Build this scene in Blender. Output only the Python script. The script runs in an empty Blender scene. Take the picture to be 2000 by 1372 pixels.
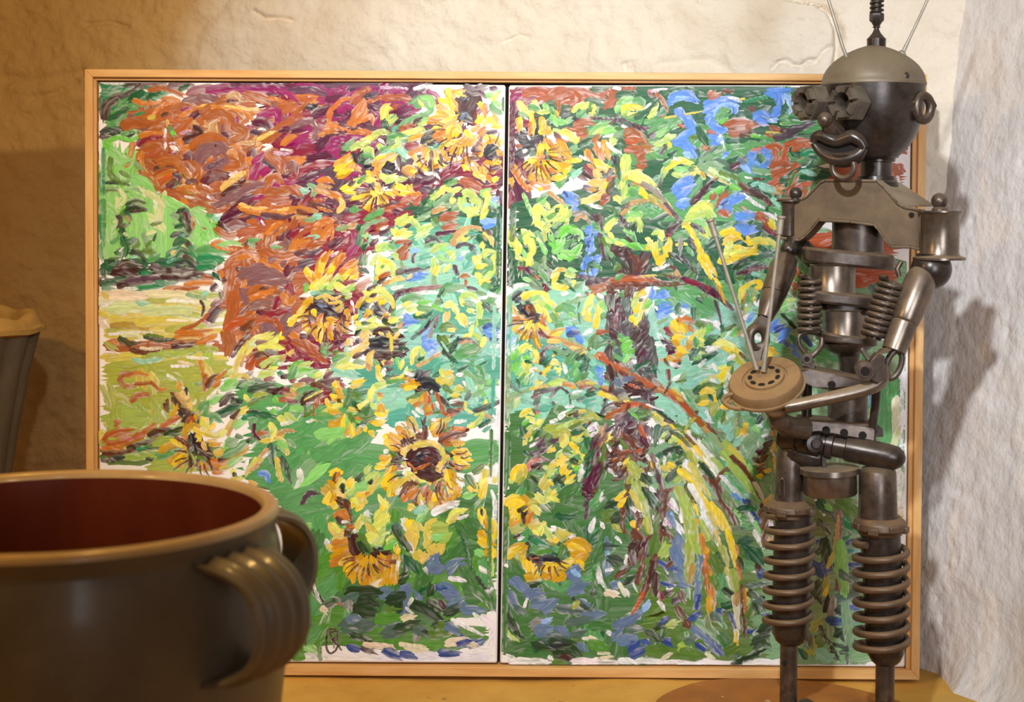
import bpy, bmesh, math, random
import numpy as np
from mathutils import Vector, Matrix

random.seed(7)
rng = np.random.default_rng(11)
SC = bpy.context.scene
COL = SC.collection
V = Vector

# ------------------------------------------------------------------ camera
F = 3000.0                      # focal length in pixels of the 2000x1372 frame
DIST = 3.0                      # camera to the painting's front
PITCH = 0.0297
ROLL = 0.0072
SHY = PITCH - 286.0 / F         # vertical shift: the horizon lies at row 400
_f = V((0, math.cos(PITCH), -math.sin(PITCH)))
_r0 = V((1, 0, 0))
_u0 = V((0, math.sin(PITCH), math.cos(PITCH)))
_r = _r0 * math.cos(ROLL) + _u0 * math.sin(ROLL)
_u = _u0 * math.cos(ROLL) - _r0 * math.sin(ROLL)


def ray(px, py):
    return _f + _r * ((px - 1000.0) / F) + _u * (-(py - 686.0) / F + SHY)


_d = ray(1150, 1327)
CAM = V((0, -DIST, -_d.z * DIST / _d.y))   # floor is z = 0 under the frame


def at(px, py, Y=0.0):
    """world point seen at a pixel, on the vertical plane y = Y"""
    d = ray(px, py)
    return CAM + d * ((Y - CAM.y) / d.y)


def on_floor(px, py, z=0.0):
    d = ray(px, py)
    return CAM + d * ((z - CAM.z) / d.z)


cam_data = bpy.data.cameras.new('camera')
cam = bpy.data.objects.new('camera', cam_data)
COL.objects.link(cam)
cam.matrix_world = Matrix(((_r.x, _u.x, -_f.x, CAM.x), (_r.y, _u.y, -_f.y, CAM.y), (_r.z, _u.z, -_f.z, CAM.z), (0, 0, 0, 1)))
cam_data.sensor_width = 36.0
cam_data.lens = F / 2000.0 * 36.0
cam_data.shift_y = SHY * F / 2000.0
cam_data.clip_start = 0.05
cam_data.dof.use_dof = True
cam_data.dof.focus_distance = 2.9
cam_data.dof.aperture_fstop = 3.3
SC.camera = cam

# ------------------------------------------------------------------ world, lamps, exposure
SC.view_settings.view_transform = 'Standard'
SC.view_settings.look = 'None'
SC.view_settings.gamma = 1.0
SC.view_settings.use_curve_mapping = False
SC.view_settings.exposure = 0.0
world = bpy.data.worlds.new('room_light')
SC.world = world
world.use_nodes = True
world.node_tree.nodes['Background'].inputs[0].default_value = (1.0, 0.56, 0.20, 1)
world.node_tree.nodes['Background'].inputs[1].default_value = 0.11


def lamp(name, kind, loc, target, energy, color, **kw):
    ld = bpy.data.lights.new(name, kind)
    ld.energy = energy
    ld.color = color
    for k, v in kw.items():
        setattr(ld, k, v)
    o = bpy.data.objects.new(name, ld)
    COL.objects.link(o)
    o.location = loc
    o.rotation_euler = (V(target) - V(loc)).to_track_quat('-Z', 'Y').to_euler()
    return o


# cool gallery spot high in front of the picture; a warm bulb overhead, another on the left; a cool fill added for the right wall
lamp('gallery_spot', 'SPOT', (-0.20, -2.45, 1.95), (0.30, 0.0, 0.96), 262, (0.86, 0.93, 1.0), spot_size=math.radians(61), spot_blend=1.0, shadow_soft_size=0.045)
lamp('warm_spot', 'SPOT', (0.75, -2.30, 1.84), (-0.84, 0.4, 1.10), 108, (1.0, 0.82, 0.55), spot_size=math.radians(54), spot_blend=0.85, shadow_soft_size=0.05)
lamp('warm_overhead_bulb', 'SPOT', (-0.42, -0.66, 2.5), (-0.42, -0.58, 0.0), 60, (1.0, 0.60, 0.18), spot_size=math.radians(76), spot_blend=0.8, shadow_soft_size=0.05)
lamp('warm_side_bulb', 'POINT', (-1.75, -1.9, 1.75), (-1.0, 0.0, 0.9), 44, (1.0, 0.62, 0.20), shadow_soft_size=0.06)
lamp('right_wall_fill', 'AREA', (1.0, -3.4, 1.2), (1.15, 0.0, 0.75), 10, (0.84, 0.90, 1.0), shape='RECTANGLE', size=1.0, size_y=1.4, spread=math.radians(75))  # fill light added to brighten the right wall


# ------------------------------------------------------------------ materials
def lin(c):
    return tuple(((v / 255.0) / 12.92 if v / 255.0 <= 0.04045 else ((v / 255.0 + 0.055) / 1.055) ** 2.4) for v in c)


def mat(name, col, rough=0.6, metal=0.0, col2=None, scale=20.0, detail=6.0, bump=0.0, bscale=None, dist=0.002, dust=None, dustamt=0.7, stretch=None, contrast=(0.35, 0.65), coat=0.0, spots=None):
    m = bpy.data.materials.new(name)
    m.use_nodes = True
    nt = m.node_tree
    N, L = nt.nodes, nt.links
    bs = N['Principled BSDF']
    bs.inputs['Roughness'].default_value = rough
    bs.inputs['Metallic'].default_value = metal
    if coat:
        bs.inputs['Coat Weight'].default_value = coat
        bs.inputs['Coat Roughness'].default_value = 0.15
    tc = N.new('ShaderNodeTexCoord')
    mp = N.new('ShaderNodeMapping')
    L.new(tc.outputs['Object'], mp.inputs[0])
    if stretch:
        mp.inputs['Scale'].default_value = stretch
    nz = N.new('ShaderNodeTexNoise')
    nz.inputs['Scale'].default_value = scale
    nz.inputs['Detail'].default_value = detail
    nz.inputs['Roughness'].default_value = 0.65
    L.new(mp.outputs[0], nz.inputs['Vector'])
    rp = N.new('ShaderNodeValToRGB')
    rp.color_ramp.elements[0].position = contrast[0]
    rp.color_ramp.elements[1].position = contrast[1]
    rp.color_ramp.elements[0].color = (*lin(col), 1)
    rp.color_ramp.elements[1].color = (*lin(col2 or col), 1)
    L.new(nz.outputs[0], rp.inputs[0])
    out = rp.outputs[0]
    if spots:
        n2 = N.new('ShaderNodeTexNoise')
        n2.inputs['Scale'].default_value = spots[1]
        n2.inputs['Detail'].default_value = 3
        L.new(tc.outputs['Object'], n2.inputs['Vector'])
        r2 = N.new('ShaderNodeValToRGB')
        r2.color_ramp.elements[0].position = spots[2]
        r2.color_ramp.elements[1].position = spots[2] + spots[3]
        L.new(n2.outputs[0], r2.inputs[0])
        mx = N.new('ShaderNodeMix')
        mx.data_type = 'RGBA'
        L.new(r2.outputs[0], mx.inputs[0])
        L.new(out, mx.inputs[6])
        mx.inputs[7].default_value = (*lin(spots[0]), 1)
        out = mx.outputs[2]
    if dust:                       # settled dust lies on faces that look up
        ge = N.new('ShaderNodeNewGeometry')
        sp = N.new('ShaderNodeSeparateXYZ')
        L.new(ge.outputs['Normal'], sp.inputs[0])
        mr = N.new('ShaderNodeMapRange')
        mr.inputs[1].default_value = 0.15
        mr.inputs[2].default_value = 0.95
        mr.inputs[3].default_value = 0.0
        mr.inputs[4].default_value = dustamt
        L.new(sp.outputs[2], mr.inputs[0])
        mu = N.new('ShaderNodeMath')
        mu.operation = 'MULTIPLY'
        ad = N.new('ShaderNodeMath')
        ad.operation = 'ADD'
        ad.inputs[1].default_value = 0.45
        L.new(nz.outputs[0], ad.inputs[0])
        L.new(mr.outputs[0], mu.inputs[0])
        L.new(ad.outputs[0], mu.inputs[1])
        mx = N.new('ShaderNodeMix')
        mx.data_type = 'RGBA'
        L.new(mu.outputs[0], mx.inputs[0])
        L.new(out, mx.inputs[6])
        mx.inputs[7].default_value = (*lin(dust), 1)
        out = mx.outputs[2]
        for key, lo in (('Metallic', 0.0), ('Roughness', 0.85)):
            mf = N.new('ShaderNodeMix')
            L.new(mu.outputs[0], mf.inputs[0])
            mf.inputs[2].default_value = metal if key == 'Metallic' else rough
            mf.inputs[3].default_value = lo
            L.new(mf.outputs[0], bs.inputs[key])
    L.new(out, bs.inputs['Base Color'])
    if bump:
        nb = N.new('ShaderNodeTexNoise')
        nb.inputs['Scale'].default_value = bscale or scale * 3
        nb.inputs['Detail'].default_value = 8
        L.new(mp.outputs[0], nb.inputs['Vector'])
        bp = N.new('ShaderNodeBump')
        bp.inputs['Strength'].default_value = bump
        bp.inputs['Distance'].default_value = dist
        L.new(nb.outputs[0], bp.inputs['Height'])
        L.new(bp.outputs[0], bs.inputs['Normal'])
    return m


M_PLASTER = mat('plaster', (224, 209, 186), 0.9, col2=(240, 229, 212), scale=3.2, detail=8, bump=1.0, bscale=26, dist=0.013, contrast=(0.35, 0.7), spots=((188, 160, 120), 2.1, 0.58, 0.2))
_nt = M_PLASTER.node_tree
_b = _nt.nodes['Principled BSDF']
_src = _b.inputs['Base Color'].links[0].from_socket
_sp = _nt.nodes.new('ShaderNodeSeparateXYZ')          # ochre tint, fading out towards the middle of the wall
_nt.links.new(_nt.nodes['Texture Coordinate'].outputs['Object'], _sp.inputs[0])
_n3 = _nt.nodes.new('ShaderNodeTexNoise')
_n3.inputs['Scale'].default_value = 3.5
_n3.inputs['Detail'].default_value = 6
_nt.links.new(_nt.nodes['Texture Coordinate'].outputs['Object'], _n3.inputs['Vector'])
_ma = _nt.nodes.new('ShaderNodeMath')
_ma.operation = 'MULTIPLY_ADD'
_ma.inputs[1].default_value = 0.9
_nt.links.new(_n3.outputs[0], _ma.inputs[0])
_nt.links.new(_sp.outputs[0], _ma.inputs[2])
_mr = _nt.nodes.new('ShaderNodeMapRange')
_mr.inputs[1].default_value = -0.42
_mr.inputs[2].default_value = 0.22
_mr.inputs[3].default_value = 0.85
_mr.inputs[4].default_value = 0.0
_nt.links.new(_ma.outputs[0], _mr.inputs[0])
_mx = _nt.nodes.new('ShaderNodeMix')
_mx.data_type = 'RGBA'
_nt.links.new(_mr.outputs[0], _mx.inputs[0])
_nt.links.new(_src, _mx.inputs[6])
_mx.inputs[7].default_value = (*lin((192, 142, 54)), 1)
_nt.links.new(_mx.outputs[2], _b.inputs['Base Color'])
M_PLASTER_R = mat('plaster_pale', (212, 203, 196), 0.9, col2=(236, 228, 221), scale=4.5, detail=8, bump=0.8, bscale=34, dist=0.010, contrast=(0.35, 0.68), spots=((212, 192, 166), 3.0, 0.57, 0.2), stretch=(1, 1, 0.85))
M_FLOOR = mat('ochre_floor', (198, 148, 58), 0.8, col2=(216, 170, 80), scale=5, bump=0.35, bscale=30, dist=0.004, spots=((120, 92, 62), 22, 0.68, 0.06))
M_PINE = mat('pine_wood', (204, 148, 80), 0.5, col2=(224, 180, 118), scale=9, detail=4, stretch=(0.6, 6, 6), bump=0.15, bscale=14, dist=0.001, contrast=(0.3, 0.7))
M_PINE_V = mat('pine_wood_upright', (204, 148, 80), 0.5, col2=(224, 180, 118), scale=9, detail=4, stretch=(6, 6, 0.6), bump=0.15, bscale=14, dist=0.001, contrast=(0.3, 0.7))
M_CANVAS = mat('primed_canvas', (236, 232, 232), 0.75, col2=(242, 239, 238), scale=12, bump=0.25, bscale=500, dist=0.0006)
M_SHADE = mat('painted_shade', (22, 15, 11), 0.95)  # near-black colour painted as the shade of gaps and holes
M_STEEL = mat('oily_steel', (62, 51, 44), 0.34, 0.5, col2=(98, 83, 71), scale=26, bump=0.25, bscale=70, dist=0.0012, dust=(140, 118, 90), dustamt=0.6, spots=((52, 34, 25), 18, 0.60, 0.1))
M_DARK = mat('dark_steel', (46, 39, 35), 0.28, 0.5, col2=(74, 64, 57), scale=30, bump=0.2, bscale=80, dist=0.001, dust=(112, 96, 76), dustamt=0.4)
M_BRIGHT = mat('worn_bright_steel', (96, 84, 74), 0.28, 0.75, col2=(132, 118, 104), scale=24, bump=0.15, bscale=60, dist=0.0008, dust=(160, 136, 104), dustamt=0.75)
M_PLATE = mat('dusty_brown_plate', (84, 66, 46), 0.5, 0.4, col2=(108, 88, 64), scale=14, bump=0.2, bscale=60, dist=0.001, dust=(168, 150, 122), dustamt=0.85)
M_RUST = mat('dusty_rust', (116, 86, 52), 0.7, 0.1, col2=(142, 110, 70), scale=18, bump=0.2, bscale=70, dist=0.001, dust=(160, 130, 90), dustamt=0.5)
M_DOME = mat('dusty_dome', (112, 98, 80), 0.5, 0.35, col2=(132, 116, 94), scale=10, bump=0.08, bscale=60, dist=0.001, dust=(156, 138, 106), dustamt=0.5, spots=((96, 70, 54), 16, 0.62, 0.1))
M_ROD = mat('grey_rod', (150, 142, 128), 0.5, 0.5, col2=(176, 166, 150), scale=30)
M_NUT = mat('grey_nut', (74, 64, 54), 0.42, 0.35, col2=(114, 104, 90), scale=30, bump=0.15, bscale=90, dist=0.0008, dust=(150, 136, 112), dustamt=0.4)
M_COIL = mat('brown_spring_steel', (92, 74, 58), 0.45, 0.5, col2=(112, 90, 70), scale=30, bump=0.15, bscale=90, dist=0.0008, dust=(142, 112, 78), dustamt=0.6)
M_GLAZE = mat('grey_salt_glaze', (86, 74, 56), 0.46, col2=(110, 96, 74), scale=7, bump=0.2, bscale=25, dist=0.003, contrast=(0.3, 0.7), coat=0.25, spots=((112, 98, 76), 9, 0.66, 0.08))
M_GLAZE_IN = mat('red_brown_glaze', (120, 52, 28), 0.3, col2=(98, 40, 22), scale=5, coat=0.3, bump=0.12, bscale=12, dist=0.003, stretch=(1, 1, 0.3))
M_RIM = mat('bare_clay_rim', (176, 142, 94), 0.4, col2=(196, 160, 108), scale=14, bump=0.2, bscale=30, dist=0.002, coat=0.2)
M_CROCK = mat('weathered_grey_clay', (112, 96, 76), 0.8, col2=(92, 80, 64), scale=8, bump=0.4, bscale=30, dist=0.004, stretch=(1, 1, 0.35))
M_CROCK_RIM = mat('ochre_clay_rim', (190, 152, 84), 0.75, col2=(168, 132, 72), scale=16, bump=0.4, bscale=40, dist=0.003)
M_SLAB = mat('rust_brown_slab', (176, 112, 44), 0.8, col2=(150, 96, 42), scale=8, bump=0.3, bscale=40, dist=0.003, spots=((200, 170, 130), 40, 0.7, 0.03))


# ------------------------------------------------------------------ mesh helpers
class MB:
    def __init__(self):
        self.v, self.f = [], []

    def add(self, vs, fs):
        b = len(self.v)
        self.v.extend([tuple(p) for p in vs])
        self.f.extend([tuple(b + i for i in f) for f in fs])
        return self

    def lathe(self, p0, axis, prof, seg=32, cap0=True, cap1=True):
        """prof: (distance along the axis, radius) pairs in metres"""
        p0, axis = V(p0), V(axis).normalized()
        a = axis.orthogonal().normalized()
        b = axis.cross(a)
        vs, fs = [], []
        n = len(prof)
        for t, r in prof:
            for k in range(seg):
                w = 2 * math.pi * k / seg
                vs.append(p0 + axis * t + (a * math.cos(w) + b * math.sin(w)) * r)
        for i in range(n - 1):
            for k in range(seg):
                k2 = (k + 1) % seg
                fs.append((i * seg + k, i * seg + k2, (i + 1) * seg + k2, (i + 1) * seg + k))
        if cap0:
            fs.append(tuple(reversed(range(seg))))
        if cap1:
            fs.append(tuple((n - 1) * seg + k for k in range(seg)))
        return self.add(vs, fs)

    def tube(self, path, rad, seg=12, closed=False, flat=1.0, flat_dir=None):
        path = [V(p) for p in path]
        n = len(path)
        rad = rad if isinstance(rad, (list, tuple)) else [rad] * n
        vs, fs = [], []
        prev = None
        for i, p in enumerate(path):
            if closed:
                t = path[(i + 1) % n] - path[i - 1]
            else:
                t = path[min(i + 1, n - 1)] - path[max(i - 1, 0)]
            t.normalize()
            if flat_dir is not None:
                a = V(flat_dir) - t * t.dot(V(flat_dir))
            else:
                a = t.orthogonal() if prev is None else prev - t * t.dot(prev)
            a.normalize()
            prev = a
            b = t.cross(a)
            for k in range(seg):
                w = 2 * math.pi * k / seg
                vs.append(p + (a * math.cos(w) + b * math.sin(w) * flat) * rad[i])
        m = n if closed else n - 1
        for i in range(m):
            j = (i + 1) % n
            for k in range(seg):
                k2 = (k + 1) % seg
                fs.append((i * seg + k, i * seg + k2, j * seg + k2, j * seg + k))
        if not closed:
            fs.append(tuple(reversed(range(seg))))
            fs.append(tuple((n - 1) * seg + k for k in range(seg)))
        return self.add(vs, fs)

    def ball(self, c, r, seg=24, rings=14, sc=(1, 1, 1), lo=0.0, hi=math.pi):
        c = V(c)
        vs, fs = [], []
        for i in range(rings + 1):
            w = lo + (hi - lo) * i / rings
            for k in range(seg):
                q = 2 * math.pi * k / seg
                vs.append(c + V((math.sin(w) * math.cos(q) * r * sc[0], math.sin(w) * math.sin(q) * r * sc[1], math.cos(w) * r * sc[2])))
        for i in range(rings):
            for k in range(seg):
                k2 = (k + 1) % seg
                fs.append((i * seg + k, (i + 1) * seg + k, (i + 1) * seg + k2, i * seg + k2))
        return self.add(vs, fs)

    def prism(self, pts, ext):
        pts = [V(p) for p in pts]
        ext = V(ext)
        n = len(pts)
        fs = [tuple(range(n)), tuple(reversed(range(n, 2 * n)))]
        fs += [(i, n + i, n + (i + 1) % n, (i + 1) % n) for i in range(n)]
        return self.add(pts + [p + ext for p in pts], fs)

    def strip(self, line, ext, th):
        """a bent sheet: a polyline swept by ext, th thick (th is a vector)"""
        ext, th = V(ext), V(th)
        for a, b in zip(line, line[1:]):
            a, b = V(a), V(b)
            self.prism([a, b, b + ext, a + ext], th)
        return self

    def box(self, c, hx, hy, hz):
        c, hx, hy, hz = V(c), V(hx), V(hy), V(hz)
        return self.prism([c - hx - hy - hz, c + hx - hy - hz, c + hx + hy - hz, c - hx + hy - hz], hz * 2)

    def coil(self, p0, p1, R, r, turns, seg=8, per=22, end=True):
        p0, p1 = V(p0), V(p1)
        ax = p1 - p0
        u = ax.normalized()
        a = u.orthogonal().normalized()
        b = u.cross(a)
        n = int(turns * per)
        return self.tube([p0 + ax * (i / n) + (a * math.cos(2 * math.pi * i / per) + b * math.sin(2 * math.pi * i / per)) * R for i in range(n + 1)], r, seg)


def link(name, me, m, parent=None, smooth=40):
    o = bpy.data.objects.new(name, me)
    COL.objects.link(o)
    if m is not None:
        me.materials.append(m)
    if smooth:
        me.shade_smooth()
        me.set_sharp_from_angle(angle=math.radians(smooth))
    if parent is not None:
        o.parent = parent
    return o


def origin_of(parent):
    p = V((0, 0, 0))
    while parent is not None:
        p += parent.location
        parent = parent.parent
    return p


def obj(name, mb, m, parent=None, bevel=0.0, smooth=40, loc=None):
    """one mesh object; vertices are given in world space"""
    base = origin_of(parent)
    if loc is not None:
        here = V(loc)
    elif parent is None:
        vv = np.array(mb.v)
        here = V(((vv[:, 0].min() + vv[:, 0].max()) / 2, (vv[:, 1].min() + vv[:, 1].max()) / 2, vv[:, 2].min()))
    else:
        vv = np.array(mb.v)
        here = V(vv.mean(axis=0))
    me = bpy.data.meshes.new(name)
    me.from_pydata([(p[0] - here.x, p[1] - here.y, p[2] - here.z) for p in mb.v], [], mb.f)
    bm = bmesh.new()
    bm.from_mesh(me)
    bmesh.ops.recalc_face_normals(bm, faces=bm.faces)
    bm.to_mesh(me)
    bm.free()
    o = link(name, me, m, parent, smooth)
    o.location = here - base
    if bevel:
        b = o.modifiers.new('bevel', 'BEVEL')
        b.width = bevel
        b.segments = 2
        b.limit_method = 'ANGLE'
        b.angle_limit = math.radians(40)
    return o


def empty(name, loc, label, cat, group=None):
    o = bpy.data.objects.new(name, None)
    COL.objects.link(o)
    o.location = loc
    o.empty_display_size = 0.05
    o['label'] = label
    o['category'] = cat
    if group:
        o['group'] = group
    return o


def fractal(xx, yy, seed, octs, base, gain=0.55):
    """smooth value noise, summed over octaves, on arrays of metres"""
    out = np.zeros_like(xx)
    amp = 1.0
    for k in range(octs):
        g = np.random.default_rng(seed + k * 17).random((256, 256))
        fx, fy = xx * base * 2 ** k + 37.3 * k, yy * base * 2 ** k + 11.9 * k
        ix, iy = np.floor(fx).astype(int), np.floor(fy).astype(int)
        tx, ty = fx - ix, fy - iy
        tx, ty = tx * tx * (3 - 2 * tx), ty * ty * (3 - 2 * ty)
        a, b = g[ix % 256, iy % 256], g[(ix + 1) % 256, iy % 256]
        c, d = g[ix % 256, (iy + 1) % 256], g[(ix + 1) % 256, (iy + 1) % 256]
        out += amp * ((a * (1 - tx) + b * tx) * (1 - ty) + (c * (1 - tx) + d * tx) * ty - 0.5)
        amp *= gain
    return out


def grid_mesh(name, P, m, kind='structure'):
    """P: (rows, cols, 3) world points -> one sheet"""
    r, c, _ = P.shape
    idx = np.arange(r * c).reshape(r, c)
    q = np.stack([idx[:-1, :-1], idx[:-1, 1:], idx[1:, 1:], idx[1:, :-1]], -1).reshape(-1, 4)
    me = bpy.data.meshes.new(name)
    me.vertices.add(r * c)
    me.vertices.foreach_set('co', P.reshape(-1).astype(np.float32))
    me.loops.add(q.size)
    me.loops.foreach_set('vertex_index', q.reshape(-1).astype(np.int32))
    me.polygons.add(len(q))
    me.polygons.foreach_set('loop_start', (np.arange(len(q)) * 4).astype(np.int32))
    me.update(calc_edges=True)
    me.validate()
    o = link(name, me, m, None, smooth=0)
    me.shade_smooth()
    o['kind'] = kind
    return o


# ------------------------------------------------------------------ the setting
def seg_dist(X, Z, pts):
    d = np.full(X.shape, 1e9)
    for (ax, az), (bx, bz) in zip(pts, pts[1:]):
        vx, vz = bx - ax, bz - az
        t = np.clip(((X - ax) * vx + (Z - az) * vz) / (vx * vx + vz * vz + 1e-12), 0, 1)
        d = np.minimum(d, np.hypot(X - ax - t * vx, Z - az - t * vz))
    return d


WALL_Y = 0.20            # the wall runs back to the left, away from the picture
WALL_K = -0.18


def wall_at(px, py):
    d = ray(px, py)
    t = (WALL_Y - CAM.y - WALL_K * 0.82) / (d.y - WALL_K * d.x)
    return CAM + d * t


xs = np.arange(-1.75, 1.0, 0.005)
zs = np.concatenate([np.arange(-0.03, 1.02, 0.008), np.arange(1.02, 1.70, 0.0035)])
X, Z = np.meshgrid(xs, zs)
y = WALL_Y + WALL_K * (X - 0.82) + 0.022 * fractal(X, Z, 3, 3, 1.6) + 0.011 * fractal(X, Z, 50, 4, 9.0, 0.6)


def wxz(px, py):
    p = wall_at(px, py)
    return (p.x, p.z)


# trowelled ledges: the plaster coat ends along a torn line and lies proud to its left
edge = [wxz(*p) for p in ((1440, -120), (1540, 0), (1597, 10), (1620, 28), (1632, 55), (1633, 90), (1625, 140), (1622, 400), (1622, 1300))]
ez = np.array([p[1] for p in edge])[::-1]
ex = np.array([p[0] for p in edge])[::-1]
s = X - np.interp(Z, ez, ex) - 0.004 * fractal(X, Z, 90, 3, 14)
y += np.clip(s / 0.012 + 0.5, 0, 1) * 0.016 + 0.030 * np.exp(-((s - 0.006) / 0.009) ** 2)
for pts, wd, dp in (
        (((1508, 136), (1520, 122), (1535, 119), (1545, 127), (1562, 130), (1580, 117), (1592, 121), (1604, 104), (1622, 92)), 0.004, 0.010),
        (((1562, 140), (1575, 128), (1592, 126)), 0.004, 0.008),
        (((498, 24), (520, 38), (548, 36), (572, 42)), 0.005, 0.012),
        (((984, 82), (1004, 74), (1016, 68), (1032, 74)), 0.003, 0.008),
        (((1219, 126), (1224, 140)), 0.005, 0.012), (((1232, 122), (1234, 140)), 0.003, 0.008),
        (((0, 150), (60, 158), (110, 150), (160, 142)), 0.012, 0.006),
        (((60, 192), (110, 182), (150, 160)), 0.008, 0.006),
        (((172, 48), (215, 44), (252, 54)), 0.005, 0.007), (((1290, 128), (1380, 118), (1410, 132)), 0.012, 0.010),
        (((380, 85), (395, 50), (430, 20), (450, -10)), 0.012, 0.006)):
    y += dp * np.exp(-(seg_dist(X, Z, [wxz(*p) for p in pts]) / wd) ** 2)
grid_mesh('wall_back', np.stack([X, y, Z], -1), M_PLASTER)

A = on_floor(1804, 1312)
B = on_floor(1908, 1352)
wd = (B - A).normalized()
wn = V((wd.y, -wd.x, 0))          # out of the room
if wn.x < 0:
    wn = -wn
ss = np.arange(-0.30, 1.3, 0.006)
zz = np.arange(-0.03, 1.70, 0.006)
S_, Z_ = np.meshgrid(ss, zz)
off = 0.012 + 0.022 * (fractal(S_, Z_ * 0.8, 200, 2, 1.8) + 0.25) + 0.005 * fractal(S_, Z_, 260, 3, 9.0, 0.6)
off += 0.11 * np.clip((Z_ - 0.2) / 0.95, 0, 1.4)
off -= 0.05 * np.exp(-Z_ / 0.05) * np.clip((S_ - 0.02) / 0.1, 0, 1)       # rubble swept up along the foot
for q in range(70):                                        # pits in the plaster
    cx, cz = rng.uniform(0, 0.9), rng.uniform(0.05, 1.5)
    rr = rng.uniform(0.003, 0.008)
    off += rng.uniform(0.002, 0.006) * np.exp(-(((S_ - cx) / rr) ** 2 + ((Z_ - cz) / (rr * rng.uniform(0.7, 2))) ** 2))
grid_mesh('wall_right', np.stack([A.x + wd.x * S_ + wn.x * off, A.y + wd.y * S_ + wn.y * off, Z_], -1), M_PLASTER_R)

fx = np.arange(-1.75, 1.6, 0.012)
fy = np.arange(-2.3, 0.72, 0.012)
FX, FY = np.meshgrid(fx, fy)
fz = -0.003 + 0.006 * (fractal(FX, FY, 400, 5, 4.0) - 0.35)
grid_mesh('floor', np.stack([FX, FY, np.minimum(fz, -0.0005)], -1), M_FLOOR)


# ------------------------------------------------------------------ framed double painting
fc = at(985, 1327, 0.02)
fc.z = 0.0
painting = empty('framed_painting', fc, 'large pine-framed two-panel oil painting of sunflowers standing on the floor against the wall', 'painting')
Of = [(165, 135), (1811, 145.5), (1796, 1329), (169, 1317)]      # outer corners of the frame face
In = [(180.5, 150.5), (1795, 158.5), (1780, 1310), (184, 1299)]    # inner corners of the face
Lp = [(188, 157), (1784, 164), (1769.5, 1307), (191, 1295.5)]     # the recessed lip inside
BACK = V((0, 0.045, 0))
for k, (rail, m) in enumerate((('top_rail', M_PINE), ('side_rail', M_PINE_V), ('bottom_rail', M_PINE), ('side_rail', M_PINE_V))):
    j = (k + 1) % 4
    mb = MB()
    mb.prism([at(*Of[k]), at(*Of[j]), at(*In[j]), at(*In[k])], BACK)
    mb.prism([at(*In[k], 0.010), at(*In[j], 0.010), at(*Lp[j], 0.010), at(*Lp[k], 0.010)], V((0, 0.034, 0)))
    obj(rail, mb, m, painting, bevel=0.0012)
gap = MB()
gap.prism([at(*p, 0.036) for p in Lp], V((0, 0.006, 0)))
obj('gap_shade', gap, M_SHADE, painting)  # dark sheet painted as the shade in the gaps round the canvases
CAN_Y = 0.012
PANELS = [[(191.5, 160), (987.5, 166), (971, 1296.5), (193.5, 1293)], [(994, 166.5), (1781, 166.5), (1768, 1304.5), (976.5, 1297)]]
canvases = []
for q, pn in enumerate(PANELS):
    mb = MB()
    mb.prism([at(*p, CAN_Y) for p in pn], V((0, 0.022, 0)))
    o = obj('canvas', mb, M_CANVAS, painting, bevel=0.004)
    canvases.append(o)


# ------------------------------------------------------------------ foreground stoneware pot
PC = at(110, 990, -1.0)                     # centre of the rim
pot = empty('stoneware_pot', (PC.x, PC.y, 0), 'big grey stoneware pot with red-brown glazed inside and ridged strap handles', 'pot')
zr, R0 = PC.z, 0.287
body = [(0.0, 0.215), (0.02, 0.235), (0.10, 0.262), (0.22, 0.288), (0.33, 0.299), (0.42, 0.298), (0.475, 0.291), (zr - 0.036, 0.2855), (zr - 0.030, 0.2835), (zr - 0.024, 0.286), (zr - 0.010, 0.2885)]
obj('body', MB().lathe((PC.x, PC.y, 0), (0, 0, 1), body, 96, cap1=False), M_GLAZE, pot, smooth=50)
rim = [(zr - 0.010, 0.2885), (zr - 0.004, 0.2878), (zr - 0.0005, 0.2845), (zr + 0.0006, 0.279), (zr, 0.272), (zr - 0.003, 0.2675), (zr - 0.010, 0.2655)]
obj('rim', MB().lathe((PC.x, PC.y, 0), (0, 0, 1), rim, 96, False, False), M_RIM, pot, smooth=60)
inner = [(zr - 0.010, 0.2655), (zr - 0.05, 0.2645), (0.40, 0.272), (0.30, 0.272), (0.15, 0.25), (0.05, 0.22), (0.035, 0.18)]
obj('glazed_lining', MB().lathe((PC.x, PC.y, 0), (0, 0, 1), inner, 96, False, True), M_GLAZE_IN, pot, smooth=60)


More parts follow.
